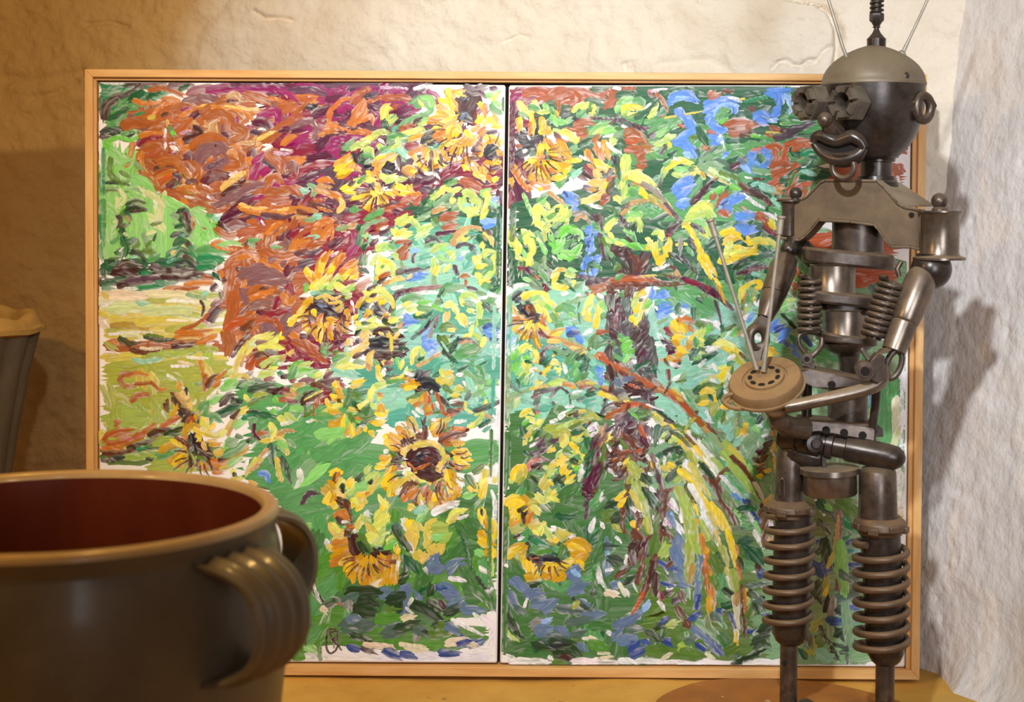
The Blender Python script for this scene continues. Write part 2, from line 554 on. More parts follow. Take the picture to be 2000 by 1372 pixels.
def strap(az, label, p=0.100):
    rd = V((math.cos(az), math.sin(az), 0))
    tg = V((-math.sin(az), math.cos(az), 0))
    cz, h, w, th = zr - 0.106, 0.070, 0.104, 0.014
    n, m = 26, 25
    vs, fs = [], []
    ring = []
    for i in range(n):
        a = -math.pi / 2 * 1.12 + math.pi * 1.12 * i / (n - 1)
        c = V((PC.x, PC.y, cz + h * math.copysign(abs(math.sin(a)) ** 0.85, math.sin(a)))) + rd * (0.282 + (p - 0.012) * max(math.cos(a), -0.02))
        nr = (rd * math.cos(a) + V((0, 0, 1)) * math.sin(a)).normalized()
        flare = 1.0 + 0.22 * abs(math.sin(a)) ** 4
        row = []
        for k in range(m):
            u = -1 + 2 * k / (m - 1)
            curve = -0.005 * u * u                             # follow the round of the pot
            rib = 0.0032 * math.cos(u * math.pi * 4.0) - 0.006 * abs(u) ** 6
            row.append(c + tg * (u * w / 2 * flare) + rd * curve + nr * (th / 2 + rib))
        for k in reversed(range(m)):
            u = -1 + 2 * k / (m - 1)
            row.append(c + tg * (u * w / 2 * flare) + rd * (-0.005 * u * u) - nr * (th / 2 - 0.005 * abs(u) ** 6))
        ring.append(row)
    nr_ = 2 * m
    for row in ring:
        vs.extend(row)
    for i in range(n - 1):
        for k in range(nr_):
            k2 = (k + 1) % nr_
            fs.append((i * nr_ + k, i * nr_ + k2, (i + 1) * nr_ + k2, (i + 1) * nr_ + k))
    fs.append(tuple(range(nr_)))
    fs.append(tuple((n - 1) * nr_ + k for k in reversed(range(nr_))))
    obj('handle', MB().add(vs, fs), M_GLAZE, pot, smooth=70)['label'] = label


strap(math.radians(-28), 'grey ridged strap handle nearest the viewer')
strap(math.radians(34), 'grey ridged strap handle turned to the painting', 0.086)

# ------------------------------------------------------------------ tall tapered crock at the left edge
CC = at(-118, 622, 0.16)
crock = empty('clay_crock', (CC.x, CC.y, 0), 'tall tapering grey clay crock with an ochre rim standing left of the painting', 'crock')


def fluted(prof, seg, depth, cnt):
    vs, fs = [], []
    for t, r in prof:
        for k in range(seg):
            a = 2 * math.pi * k / seg
            q = r * (1 + depth * min(1, t * 3) * (abs(math.sin(a * cnt / 2 + 0.6)) - 0.5))
            vs.append((CC.x + q * math.cos(a), CC.y + q * math.sin(a), t))
    for i in range(len(prof) - 1):
        for k in range(seg):
            fs.append((i * seg + k, i * seg + (k + 1) % seg, (i + 1) * seg + (k + 1) % seg, (i + 1) * seg + k))
    fs.append(tuple(reversed(range(seg))))
    return MB().add(vs, fs)


zc = CC.z
obj('body', fluted([(0, 0.095), (0.15, 0.109), (0.30, 0.129), (0.45, 0.151), (0.58, 0.174), (zc - 0.022, 0.197)], 144, 0.06, 16), M_CROCK, crock, smooth=60)
rb = MB().lathe((CC.x, CC.y, 0), (0, 0, 1), [(zc - 0.032, 0.192), (zc - 0.026, 0.209), (zc - 0.016, 0.2095), (zc - 0.012, 0.199), (zc - 0.004, 0.197), (zc + 0.006, 0.190), (zc + 0.008, 0.178), (zc + 0.002, 0.166), (zc - 0.02, 0.160), (zc - 0.15, 0.148), (zc - 0.3, 0.118)], 96, False, True)
for i, p in enumerate(rb.v):
    wob = 0.004 * math.sin(5 * math.atan2(p[1] - CC.y, p[0] - CC.x)) + 0.003 * math.sin(11 * math.atan2(p[1] - CC.y, p[0] - CC.x) + 1)
    back = 0.010 * max(0, (p[1] - CC.y) / 0.17) ** 2
    rb.v[i] = (p[0], p[1], p[2] + (wob + back if p[2] > zc - 0.014 else wob * 0.3))
obj('rim', rb, M_CROCK_RIM, crock, smooth=60)


# ------------------------------------------------------------------ robot figure welded from machine scrap
RY = -0.26
PXM = (DIST + RY) / F            # metres per pixel at the robot's depth


def R(px, py, dy=0.0):
    return at(px, py, RY + dy * PXM)


def q(n):
    return n * PXM


base = R(1630, 1400, 0)
base.z = 0
robot = empty('scrap_metal_robot', base, 'dark scrap-metal robot figure playing a disc drum in front of the painting', 'sculpture')
ZUP = V((0, 0, 1))
FD = V((-0.77, -0.64, 0)).normalized()       # the way the face looks
FT = V((-FD.y, FD.x, 0)) * -1                # along the face, towards the near side
if FT.y > 0:
    FT = -FT
HC = R(1706, 165, 0)                         # centre of the head at the dome's edge

head = obj('head', MB().lathe(HC, (0, 0, -1), [(q(0), q(96)), (q(2), q(99)), (q(22), q(99)), (q(48), q(97)), (q(78), q(90)), (q(102), q(81)), (q(122), q(68)), (q(140), q(50)), (q(146), q(42))], 64), M_DARK, robot)
dome = MB().lathe(HC, ZUP, [(q(-3), q(100)), (q(1), q(101)), (q(3), q(99.5))] + [(q(3 + 74 * math.sin(a)), q(99 * math.cos(a) ** 1.4)) for a in [math.pi / 2 * k / 14 for k in range(1, 14)]] + [(q(77), q(2))], 64)
obj('skull_cap', dome, M_DOME, head, smooth=60)


def castle_nut(c, ax, r, h, slot, hole):
    ax = V(ax).normalized()
    a = ax.orthogonal().normalized()
    a = (ZUP - ax * ZUP.dot(ax)).normalized()
    b = ax.cross(a)
    st = []
    n = 72
    for k in range(n):
        w = 2 * math.pi * k / n
        sl = (k % 12) in (5, 6, 7)
        st.append((w, sl))
    rows = []
    for w, sl in st:
        hexr = r * math.cos(math.pi / 6) / math.cos((w + math.pi / 6) % (math.pi / 3) - math.pi / 6)
        rows.append((w, hexr, h - slot if sl else h, sl))
    mb = MB()
    for k in range(n):
        w0, R0_, h0, s0 = rows[k]
        w1, R1_, _, s1 = rows[(k + 1) % n]
        ou = 0.80 if not s0 else 0.97
        P = lambda w, rr, t: V(c) + ax * t + (a * math.cos(w) + b * math.sin(w)) * rr
        hb = h - slot
        mb.add([P(w0, R0_, 0), P(w1, R1_, 0), P(w1, R1_, hb), P(w0, R0_, hb), P(w0, hole, hb), P(w1, hole, hb), P(w1, hole, 0), P(w0, hole, 0)], [(0, 1, 2, 3), (3, 2, 5, 4), (4, 5, 6, 7)])
        if not s0:
            r0, r1 = min(R0_ * 0.93, r * 0.86), min(R1_ * 0.93, r * 0.86)
            mb.add([P(w0, r0, hb), P(w1, r1, hb), P(w1, r1 * 0.96, h), P(w0, r0 * 0.96, h), P(w0, hole * 1.05, h), P(w1, hole * 1.05, h), P(w1, hole, hb), P(w0, hole, hb)], [(0, 1, 2, 3), (3, 2, 5, 4), (4, 5, 6, 7), (0, 3, 4, 7), (1, 6, 5, 2)])
    return mb, MB().lathe(V(c) + ax * h * 0.12, ax, [(0, hole * 1.02), (h * 0.02, hole * 1.02)], 24)


fc_ = HC - ZUP * q(36) + FD * q(80)
for cen, axd in ((fc_ + FT * q(24) + FD * q(8) - ZUP * q(6), FD + V((0.04, 0, 0.0))), (fc_ - FT * q(44) + FD * q(30) - ZUP * q(4), FD + V((-0.25, 0.1, 0)))):
    nut, pit = castle_nut(cen, axd, q(37), q(44), q(12), q(18))
    e_ = obj('eye_nut', nut, M_NUT, head, smooth=25)
    obj('eye_hole_shade', pit, M_SHADE, e_)  # near-black disc painted as the shade inside the nut
nose_c = R(1611, 234, -96)
obj('nose', MB().ball(nose_c, q(14.5)).tube([nose_c + V((q(2), q(4), -q(2))), R(1620, 248, -84), R(1634, 262, -60)], [q(12), q(15), q(18)], 12), M_STEEL, head, smooth=60)


def path_lip(pts, rad, dyf):
    return [R(x, y_, dyf(x)) for x, y_ in pts], [q(r_) for r_ in rad]


def smooth_path(pts, n=5):
    """Catmull-Rom through the points"""
    pts = [np.array(p, float) for p in pts]
    P = [2 * pts[0] - pts[1]] + pts + [2 * pts[-1] - pts[-2]]
    out = []
    for i in range(1, len(P) - 2):
        for k in range(n):
            t = k / n
            out.append(0.5 * (2 * P[i] + (P[i + 1] - P[i - 1]) * t + (2 * P[i - 1] - 5 * P[i] + 4 * P[i + 1] - P[i + 2]) * t * t + (3 * P[i] - P[i - 1] - 3 * P[i + 1] + P[i + 2]) * t ** 3))
    out.append(pts[-1])
    return out


up = smooth_path([(1589, 279, 8), (1592, 268, 11), (1604, 265, 13), (1618, 271, 14), (1634, 276, 13), (1650, 271, 14), (1664, 267, 15), (1680, 276, 13), (1689, 290, 9)])
lowp = smooth_path([(1589, 280, 8), (1600, 295, 10), (1616, 306, 13), (1634, 312, 16), (1654, 312, 17), (1674, 303, 14), (1689, 288, 9)])
dyl = lambda x: -88 - 0.45 * (x - 1640)
obj('upper_lip', MB().tube([R(p[0], p[1], dyl(p[0])) for p in up], [q(p[2] * 0.86) for p in up], 14), M_DARK, head, smooth=60)
obj('lower_lip', MB().tube([R(p[0], p[1], dyl(p[0]) + 4) for p in lowp], [q(p[2] * 0.86) for p in lowp], 14), M_DARK, head, smooth=60)
mo = [R(x, y_, dyl(x) + 6) for x, y_ in ((1589, 279), (1606, 268), (1620, 272), (1640, 277), (1664, 270), (1686, 286), (1668, 304), (1636, 312), (1604, 299))]
obj('mouth_shade', MB().prism(mo, V((q(6), q(8), 0))), M_SHADE, head)  # dark plate between the lips, painted as the shade of the open mouth
muz = MB().ball(R(1654, 286, -34), q(1), 28, 18, (44, 34, 34))
muz.lathe(R(1652, 306, -66), (0.10, 0.2, -1), [(q(-10), q(38)), (q(4), q(35)), (q(12), q(27)), (q(18), q(16))], 24)
obj('muzzle', muz, M_DARK, head, smooth=60)
ringc = R(1647, 326, -90)
ring = [ringc + (FT * 0.55 + V((0.84, -0.1, 0)) * 0.5) .normalized() * q(21) * math.cos(a) - ZUP * q(22) * math.sin(a) for a in [math.radians(-40 + 260 * k / 30) for k in range(31)]]
obj('chin_ring', MB().tube(ring, q(6), 12), M_STEEL, head, smooth=60)

# ear: a lug nut with an open eye
ec = R(1804, 211, -66)
ea = V((0.30, -0.95, 0)).normalized()
eb = V((0.90, 0.44, 0)).normalized()
er = [ec + eb * q(17) * math.cos(w) + ZUP * q(23) * math.sin(w) for w in [2 * math.pi * k / 32 for k in range(32)]]
em = MB().tube(er, q(9), 12, closed=True, flat=1.0)
em.lathe(R(1772, 206, -66), (0.9, -0.1, 0.0), [(0, q(17)), (q(12), q(16)), (q(16), q(12))], 6)
em.prism([R(1806, 184, -72), R(1822, 190, -64), R(1830, 206, -60), R(1826, 218, -60), R(1814, 194, -68)], V((q(3), q(14), 0)))
obj('ear_ring', em, M_STEEL, head)
em = MB().lathe(HC + FD * q(-20) - FT * q(96) - ZUP * q(38), -FT, [(0, q(14)), (q(20), q(12))], 6)
obj('ear_stub', em, M_STEEL, head)
bm_ = MB().lathe(R(1762, 141, -64), V((0.45, -0.85, -0.1)), [(0, q(10)), (q(10), q(9)), (q(13), q(6))], 16)
bm_.ball(R(1767, 149, -82), q(9.5))
obj('temple_bolt', bm_, M_DARK, head, smooth=50)
# antennae
ant = MB().tube([R(1656, 118, -30), R(1646, 92, -30), R(1631, 42, -28), R(1612, -20, -26), R(1598, -72, -24)], [q(3.6), q(3.4), q(3.2), q(3), q(2.8)], 10)
obj('antenna', ant, M_ROD, head)
ant = MB().tube([R(1761, 108, -20), R(1775, 78, -20), R(1794, 38, -16), R(1814, -6, -14), R(1842, -70, -10)], [q(4.4), q(3.0), q(2.8), q(2.8), q(2.6)], 10)
ant.ball(R(1761, 106, -24), q(8))
obj('antenna', ant, M_ROD, head)
# spark plug with a spring on the crown
pc = R(1711.5, 90, 0)
sp = MB().lathe(pc, ZUP, [(q(-4), q(18)), (q(14), q(18.5)), (q(15), q(17)), (q(24), q(9)), (q(32), q(5)), (q(35), q(5)), (q(36), q(8)), (q(39), q(6)), (q(42), q(8)), (q(47), q(11))], 24)
sp.lathe(pc + ZUP * q(47), ZUP, [(0, q(12)), (q(3), q(14)), (q(15), q(14)), (q(17), q(12))], 6)
obj('spark_plug', sp, M_DARK, head, smooth=35)
sg = MB().lathe(pc + ZUP * q(62), ZUP, [(0, q(9)), (q(80), q(9))], 16)
obj('spring_core', sg, M_DARK, head)
sg = MB().coil(pc + ZUP * q(62), pc + ZUP * q(142), q(11), q(3.2), 9)
obj('crown_spring', sg, M_DARK, head, smooth=60)

# neck
nk = MB().lathe(R(1712, 300, 4), (0, 0, -1), [(0, q(42)), (q(8), q(42)), (q(9), q(36)), (q(16), q(36)), (q(17), q(30)), (q(44), q(30)), (q(45), q(36)), (q(52), q(37)), (q(56), q(42)), (q(64), q(43))], 40)
obj('neck', nk, M_DARK, robot)

# shoulder bracket: a pressed channel
SL = -0.42
sdy = lambda x: 30 + (x - 1517) * SL
EXT = V((q(28), q(62), q(-2)))
top = [(1518, 391), (1568, 391), (1578, 384), (1602, 359), (1611, 355), (1712, 356), (1725, 368), (1751, 400), (1765, 408), (1796, 413)]
bot = [(1796, 485), (1778, 481), (1738, 480), (1725, 463), (1715, 447), (1706, 437), (1660, 431), (1599, 428), (1584, 447), (1570, 461), (1560, 467), (1514, 461)]
front = [R(x, y_, sdy(x)) for x, y_ in top[1:] + bot]
front[0] = R(1556, 392, sdy(1556))
front.insert(1, R(1570, 391, sdy(1570)))
chest = MB().prism(front, V((q(2), q(5), 0)))
bracket = obj('shoulder_bracket', chest, M_PLATE, robot, bevel=0.0012)
fl = MB().strip([R(x, y_, sdy(x) - 4) for x, y_ in top], EXT, V((0, 0, q(5))))
obj('top_flange', fl, M_PLATE, bracket, bevel=0.001)
fl = MB().strip([R(x, y_, sdy(x) - 5) for x, y_ in bot], EXT * 0.9, V((0, 0, q(-5))))
obj('bottom_flange', fl, M_PLATE, bracket, bevel=0.001)
fl = MB().prism([R(1714, 357, sdy(1714) + 2), R(1758, 362, sdy(1714) + 60), R(1822, 404, sdy(1790) + 70), R(1764, 406, sdy(1764))], V((0, q(3), q(6))))
obj('shoulder_plate', fl, M_PLATE, bracket, bevel=0.001)
obj('slot', MB().lathe(R(1780, 420, sdy(1780) - 1), V((-0.2, -1, 0)), [(0, q(5)), (q(3), q(5))], 12), M_SHADE, bracket)  # dark disc painted as the shade of a slot in the bracket
for i, v_ in enumerate((1,)):
    pass

# near shoulder: spool, ball on top, ball joint below
ns = -112
sp = MB().lathe(R(1836, 412, ns), (0, 0, -1), [(0, q(42)), (q(3), q(42)), (q(6), q(38)), (q(9), q(36)), (q(80), q(36)), (q(84), q(38)), (q(88), q(49)), (q(92), q(49))], 48)
shoulder = obj('shoulder_spool', sp, M_BRIGHT, robot)
obj('shoulder_ball', MB().lathe(R(1836, 413, ns), ZUP, [(0, q(16)), (q(5), q(15)), (q(8), q(12))], 24).ball(R(1835, 393, ns), q(15.5)), M_STEEL, shoulder, smooth=50)
jt = MB().ball(R(1819, 526, ns), q(38), 32, 20)
jt.lathe(R(1826, 496, ns), (0, 0, -1), [(0, q(34)), (q(12), q(30))], 32)
obj('shoulder_joint', jt, M_DARK, robot, smooth=50)
# near upper arm
a0, a1 = R(1806, 528, ns - 8), R(1746, 684, ns - 40)
ax = a1 - a0
L_ = ax.length
ua = MB().lathe(a0, ax, [(-q(8), q(12)), (0, q(20)), (q(8), q(26)), (q(22), q(29)), (q(55), q(30)), (q(85), q(28)), (q(104), q(25.5)), (q(107), q(24.5)), (q(108.5), q(23)), (q(110), q(24.5)), (q(128), q(24)), (q(150), q(23.5)), (q(166), q(22))], 40)
obj('upper_arm', ua, M_BRIGHT, robot, smooth=35)
# elbow: a forked knuckle with a bolt hole
el = MB()
e0 = R(1722, 716, ns - 55)
el.lathe(R(1690, 726, ns - 78), V((0.15, 1, 0.05)), [(0, q(17)), (q(30), q(18))], 24)
el.lathe(R(1690, 726, ns - 81), V((0.15, 1, 0.05)), [(0, q(13)), (q(4), q(13))], 24)
el.prism([R(1700, 706, ns - 70), R(1716, 690, ns - 70), R(1728, 696, ns - 66), R(1732, 738, ns - 66), R(1716, 750, ns - 70), R(1694, 740, ns - 70)], V((0, q(32), 0)))
el.prism([R(1712, 694, ns - 62), R(1734, 690, ns - 62), R(1752, 676, ns - 50), R(1726, 680, ns - 50)], V((0, q(30), q(-4))))
el.prism([R(1680, 684, ns - 66), R(1686, 679, ns - 66), R(1701, 702, ns - 66), R(1696, 708, ns - 66)], V((0, q(8), 0)))
elbow = obj('elbow_knuckle', el, M_STEEL, robot, bevel=0.0012)
lk = [R(1746, 712, ns - 40) + V((q(17) * math.cos(w) * 0.8 + q(6) * math.sin(w), 0, q(26) * math.sin(w))) for w in [2 * math.pi * k / 24 for k in range(24)]]
obj('elbow_link', MB().tube(lk, q(6), 10, closed=True), M_STEEL, elbow, smooth=60)
obj('bolt_hole_shade', MB().lathe(R(1690, 726, ns - 83), V((0.15, 1, 0.05)), [(0, q(8.5)), (q(2), q(8.5))], 20), M_SHADE, elbow)  # dark disc on the knuckle, painted as shade in its bolt hole
fa = smooth_path([(1726, 716, -150), (1724, 738, -156), (1712, 752, -160), (1680, 764, -164), (1620, 778, -166), (1556, 792, -160), (1534, 796, -156)], 6)
obj('forearm', MB().tube([R(*p) for p in fa], [q(13 - 2 * abs(i / len(fa) - 0.3)) for i in range(len(fa))], 16), M_BRIGHT, robot, smooth=60)
hk = [R(1515, 790, -140) + V((q(19) * math.cos(w), q(-6) * math.sin(w), q(19) * math.sin(w))) for w in [2 * math.pi * k / 28 for k in range(28)]]
obj('hand_ring', MB().tube(hk, q(6.5), 12, closed=True), M_RUST, robot, smooth=60)

# drum: a dished brake disc
dn = V((-0.27, -0.46, 0.85)).normalized()
dc = R(1494, 741, -112)
dd = MB().lathe(dc - dn * q(22), dn, [(0, q(62)), (0.0001, q(73)), (q(5), q(74)), (q(6), q(70)), (q(20), q(70)), (q(25), q(67)), (q(26), q(64)), (q(26.2), q(43)), (q(24), q(42)), (q(24.2), q(38)), (q(29), q(37)), (q(30), q(34)), (q(29), q(12)), (q(28), q(2))], 64)
drum = obj('drum_disc', dd, M_RUST, robot, smooth=40)
da = dn.orthogonal().normalized()
da = (V((1, 0, 0)) - dn * dn.x).normalized()
db = dn.cross(da)
for k in range(9):
    w = 2 * math.pi * k / 9 + 0.2
    o_ = dc + dn * q(8) + (da * math.cos(w) + db * math.sin(w)) * q(27)
    t1 = (-da * math.sin(w) + db * math.cos(w))
    t2 = (da * math.cos(w) + db * math.sin(w))
    hole = MB().prism([o_ + t1 * q(7) * math.cos(v) + t2 * q(4.4) * math.sin(v) - dn * q(0.6) for v in [2 * math.pi * j / 14 for j in range(14)]], dn * q(1.2))
    obj('slot', hole, M_SHADE, drum)  # dark oval laid on the disc as a slot's shade, nothing cut
lp = smooth_path([(1428, 786, -128), (1412, 784, -126), (1418, 774, -122), (1440, 768, -120)], 6)
lp2 = smooth_path([(1424, 781, -126), (1416, 788, -130), (1432, 797, -134), (1456, 798, -134), (1478, 791, -132)], 6)
obj('rim_lug', MB().tube([R(*p) for p in lp], q(4), 10).tube([R(*p) for p in lp2], q(4.5), 10), M_RUST, drum, smooth=60)

# drumsticks
for x0, y0, x1, y1, d0, m in ((1387, 428, 1478, 722, -112, M_ROD), (1526, 422, 1491, 726, -128, M_ROD)):
    p0, p1 = R(x0, y0, d0 - 8), R(x1, y1, -112)
    dr = (p1 - p0)
    ln = dr.length
    st = MB().lathe(p0, dr, [(0, q(9)), (q(3), q(9)), (q(6), q(6.2)), (q(34), q(6)), (q(35), q(3.6)), (ln * 0.75, q(3.8)), (ln * 0.88, q(4.6)), (ln, q(5.2))], 16)
    obj('drumstick', st, m, robot)

# far arm
fdy = 20
jt = MB().ball(R(1541, 488, fdy), q(18)).lathe(R(1548, 466, fdy + 6), V((-0.3, 0, -1)), [(0, q(16)), (q(30), q(14))], 20)
jt.lathe(R(1560, 478, fdy + 30), V((0.6, 0.2, -0.6)), [(0, q(20)), (q(46), q(20))], 24)
far_shoulder = obj('shoulder_joint', jt, M_DARK, robot, smooth=50)
fs = MB().lathe(R(1541, 391, sdy(1541) + 6), (0, 0, -1), [(0, q(25)), (q(3), q(25)), (q(5), q(17)), (q(12), q(14)), (q(70), q(14))], 32)
obj('shoulder_stub', fs, M_STEEL, far_shoulder)
obj('shoulder_ball', MB().ball(R(1554, 378, sdy(1554)), q(12.5)).lathe(R(1554, 391, sdy(1554)), ZUP, [(0, q(10)), (q(8), q(7))], 16), M_DARK, robot, smooth=50)
a0, a1 = R(1538, 500, fdy - 2), R(1489, 636, fdy - 60)
ax = a1 - a0
ua = MB().lathe(a0, ax, [(0, q(16)), (q(6), q(22)), (q(20), q(24)), (q(26), q(27)), (q(84), q(24.5)), (q(85), q(22.5)), (q(87), q(23.5)), (q(112), q(21)), (q(128), q(17)), (q(140), q(15))], 36)
obj('upper_arm', ua, M_STEEL, robot, smooth=35)
cl = MB()
cl.prism([R(1488, 612, -38), R(1506, 600, -38), R(1512, 622, -38), R(1500, 640, -40), R(1488, 646, -42), R(1464, 650, -42), R(1460, 642, -42), R(1472, 632, -42)], V((q(2), q(24), 0)))
rg = [R(1480, 662, -50) + V((q(16) * math.cos(w), q(4) * math.cos(w), q(20) * math.sin(w))) for w in [2 * math.pi * k / 28 for k in range(28)]]
cl.tube(rg, q(8.5), 12, closed=True)
cl.prism([R(1460, 646, -54), R(1466, 640, -54), R(1474, 690, -58), R(1466, 692, -58)], V((0, q(20), 0)))
cl.prism([R(1464, 676, -54), R(1496, 668, -54), R(1490, 690, -60), R(1484, 722, -70), R(1472, 722, -70), R(1468, 694, -60)], V((q(1), q(22), 0)))
obj('wrist_clevis', cl, M_STEEL, robot, bevel=0.002)

# torso: a crankshaft
tx = 0


def web(pts, dya, th):
    return MB().prism([R(x, y_, d_) for x, y_, d_ in pts], V((0, 0, -q(th))))


def slab_round(cx, cy, rx, ry, z0, th, tilt=0.0, n=40, dy0=0):
    """a rounded plate seen from above: rx across, ry in depth (pixels), its right side lower by tilt"""
    c = R(cx, cy, dy0)
    t_, b_ = [], []
    mb = MB()
    for k in range(n):
        w = 2 * math.pi * k / n
        cc, s_ = math.cos(w), math.sin(w)
        x_ = math.copysign(abs(cc) ** 0.75, cc) * rx
        y_ = math.copysign(abs(s_) ** 0.75, s_) * ry
        t_.append(c + V((q(x_), q(y_), q(-x_ * tilt))))
    return mb.prism(t_, V((0, 0, -q(th))))


crank = obj('journal', MB().lathe(R(1676, 396, 34), (0, 0, -1), [(0, q(50)), (q(96), q(50)), (q(98), q(52)), (q(104), q(52))], 48), M_STEEL, robot)
obj('crank_web', slab_round(1656, 490, 88, 62, 0, 30, 0.09, dy0=-16), M_STEEL, robot, bevel=0.005)
obj('journal', MB().lathe(R(1627, 516, -34), (0, 0, -1), [(0, q(46)), (q(3), q(43)), (q(52), q(43)), (q(56), q(46))], 48), M_BRIGHT, robot)
obj('crank_web', slab_round(1636, 570, 78, 60, 0, 24, 0.10, dy0=-22), M_STEEL, robot, bevel=0.005)
obj('crank_web', slab_round(1652, 590, 56, 50, 0, 20, 0.10, dy0=-16), M_DARK, robot, bevel=0.004)
obj('journal', MB().lathe(R(1649, 604, -30), (0, 0, -1), [(0, q(45)), (q(3), q(42)), (q(50), q(42)), (q(56), q(45))], 48), M_BRIGHT, robot)
obj('crank_flange', slab_round(1652, 652, 58, 50, 0, 18, 0.10, dy0=-24), M_STEEL, robot, bevel=0.004)
wd_ = MB().lathe(R(1656, 668, -22), (0.06, 0, -1), [(0, q(54)), (q(8), q(50)), (q(22), q(30)), (q(24), q(22)), (q(40), q(19)), (q(100), q(19))], 40)
obj('crank_nose', wd_, M_DARK, robot)


def ribs(p0, p1, R_, r_, turns, m=M_STEEL):
    return obj('rib_spring', MB().coil(p0, p1, q(R_), q(r_), turns, 8, 24), m, robot, smooth=60)


ribs(R(1585, 540, -50), R(1579, 652, -52), 20, 5.2, 8.6)
ribs(R(1744, 548, -120), R(1706, 658, -118), 22, 5.4, 9.4)
obj('spring_core', MB().lathe(R(1585, 546, -50), R(1579, 650, -52) - R(1585, 546, -50), [(0, q(15)), (q(100), q(15))], 16), M_DARK, robot)
obj('spring_core', MB().lathe(R(1744, 552, -120), R(1706, 658, -118) - R(1744, 552, -120), [(0, q(16)), (q(112), q(16))], 16), M_DARK, robot)
obj('spring_eye', MB().tube([R(1756, 540, -100), R(1752, 526, -100), R(1760, 512, -96)], q(5), 10), M_STEEL, robot, smooth=60)
wb = MB()
wb.tube([R(*p) for p in smooth_path([(1600, 648, -54), (1572, 650, -54), (1560, 658, -56), (1562, 676, -58), (1574, 692, -58), (1578, 698, -58)])], q(4.5), 10)
wb.tube([R(*p) for p in smooth_path([(1606, 660, -50), (1604, 676, -54), (1594, 688, -58), (1584, 698, -58)])], q(6), 10)
wb.lathe(R(1578, 702, -72), V((0.1, 1, 0)), [(0, q(11)), (q(20), q(11))], 8)
wb.prism([R(1566, 704, -62), R(1592, 706, -62), R(1592, 722, -62), R(1566, 714, -62)], V((0, q(18), 0)))
wish = obj('rib_yoke', wb, M_STEEL, robot, bevel=0.001)
obj('bolt_hole_shade', MB().lathe(R(1576, 702, -74), V((0.1, 1, 0)), [(0, q(5)), (q(2), q(5))], 14), M_SHADE, wish)  # shade of the yoke's hole, painted as a dark disc


# hip ring: two drilled bars with posts between them
def bar(pts, th, holes, name, m, hr):
    mb = MB()
    fr = [R(x, y_, d_) for x, y_, d_ in pts]
    mb.prism(fr, V((q(10), q(th), q(4))))
    o_ = obj(name, mb, m, robot, bevel=0.004)
    for x, y_, d_ in holes:
        obj('bolt_hole_shade', MB().lathe(R(x, y_, d_ - 2), V((0.05, 1, 0)), [(0, q(hr)), (q(3), q(hr))], 20), M_SHADE, o_)  # dark discs on the bar face stand for the shade in its holes
    return o_


bar([(1564, 722, -70), (1580, 722, -84), (1700, 744, -84), (1700, 758, -84), (1614, 762, -86), (1590, 758, -86), (1562, 748, -74)], 60, [(1625, 752, -86)], 'hip_bar', M_STEEL, 7)
bar([(1556, 822, -70), (1574, 822, -86), (1706, 832, -88), (1712, 840, -86), (1711, 866, -86), (1668, 858, -88), (1600, 846, -88), (1574, 845, -86), (1556, 846, -70)], 64, [(1614, 841, -89), (1649, 846, -89), (1685, 851, -88)], 'hip_bar', M_STEEL, 7.5)
obj('post', MB().lathe(R(1656, 740, -34), (0, 0, -1), [(0, q(38)), (q(90), q(38))], 40), M_STEEL, robot)
obj('post', MB().lathe(R(1576, 752, -40), (0, 0, -1), [(0, q(10)), (q(80), q(10))], 20), M_DARK, robot)
rod = MB().tube([R(1712, 752, -110), R(1710, 790, -106), R(1704, 834, -100)], [q(9), q(8), q(8)], 12)
rod.prism([R(1712, 828, -84), R(1724, 838, -84), R(1725, 854, -84), R(1706, 854, -84)], V((0, q(30), 0)))
obj('hip_strut', rod, M_DARK, robot)
el2 = MB().tube([R(*p) for p in smooth_path([(1516, 806, -120), (1522, 822, -112), (1544, 834, -100), (1576, 838, -88)])], [q(17 + 0.3 * k) for k in range(16)], 14)
obj('hip_elbow', el2, M_STEEL, robot, smooth=60)

# pelvis: pipe fittings
pv = MB()
pa, pb = R(1520, 850, -26), R(1756, 896, -100)
px_ = pb - pa
pv.lathe(R(1518, 850, -28), px_, [(0, q(8)), (q(2), q(20)), (q(8), q(24)), (q(36), q(25)), (q(38), q(21)), (q(42), q(21)), (q(43), q(28)), (q(84), q(28)), (q(86), q(22)), (q(94), q(22)), (q(96), q(27)), (q(108), q(27)), (q(110), q(21)), (q(132), q(21)), (q(134), q(24)), (q(146), q(25)), (q(190), q(25)), (q(214), q(24)), (q(230), q(22)), (q(240), q(15)), (q(245), q(5))], 36)
pv.lathe(R(1584, 866, -72), V((0.1, -1, 0.1)), [(0, q(16)), (q(26), q(16)), (q(27), q(9)), (q(34), q(8))], 24)
pv.prism([R(1606, 884, -70), R(1614, 884, -70), R(1614, 914, -70), R(1606, 914, -70)], V((0, q(10), 0)))
obj('pelvis_pipe', pv, M_DARK, robot, smooth=35)
obj('pelvis_pipe', MB().lathe(R(1540, 880, -30), V((1, -0.25, -0.22)), [(0, q(18)), (q(10), q(22)), (q(60), q(22)), (q(70), q(16))], 24), M_DARK, robot)
cup = MB().lathe(R(1620, 912, -62), (0.05, 0, -1), [(0, q(40)), (q(2), q(56)), (q(12), q(57)), (q(14), q(51)), (q(50), q(51)), (q(53), q(49))], 48)
obj('pelvis_cup', cup, M_BRIGHT, robot)

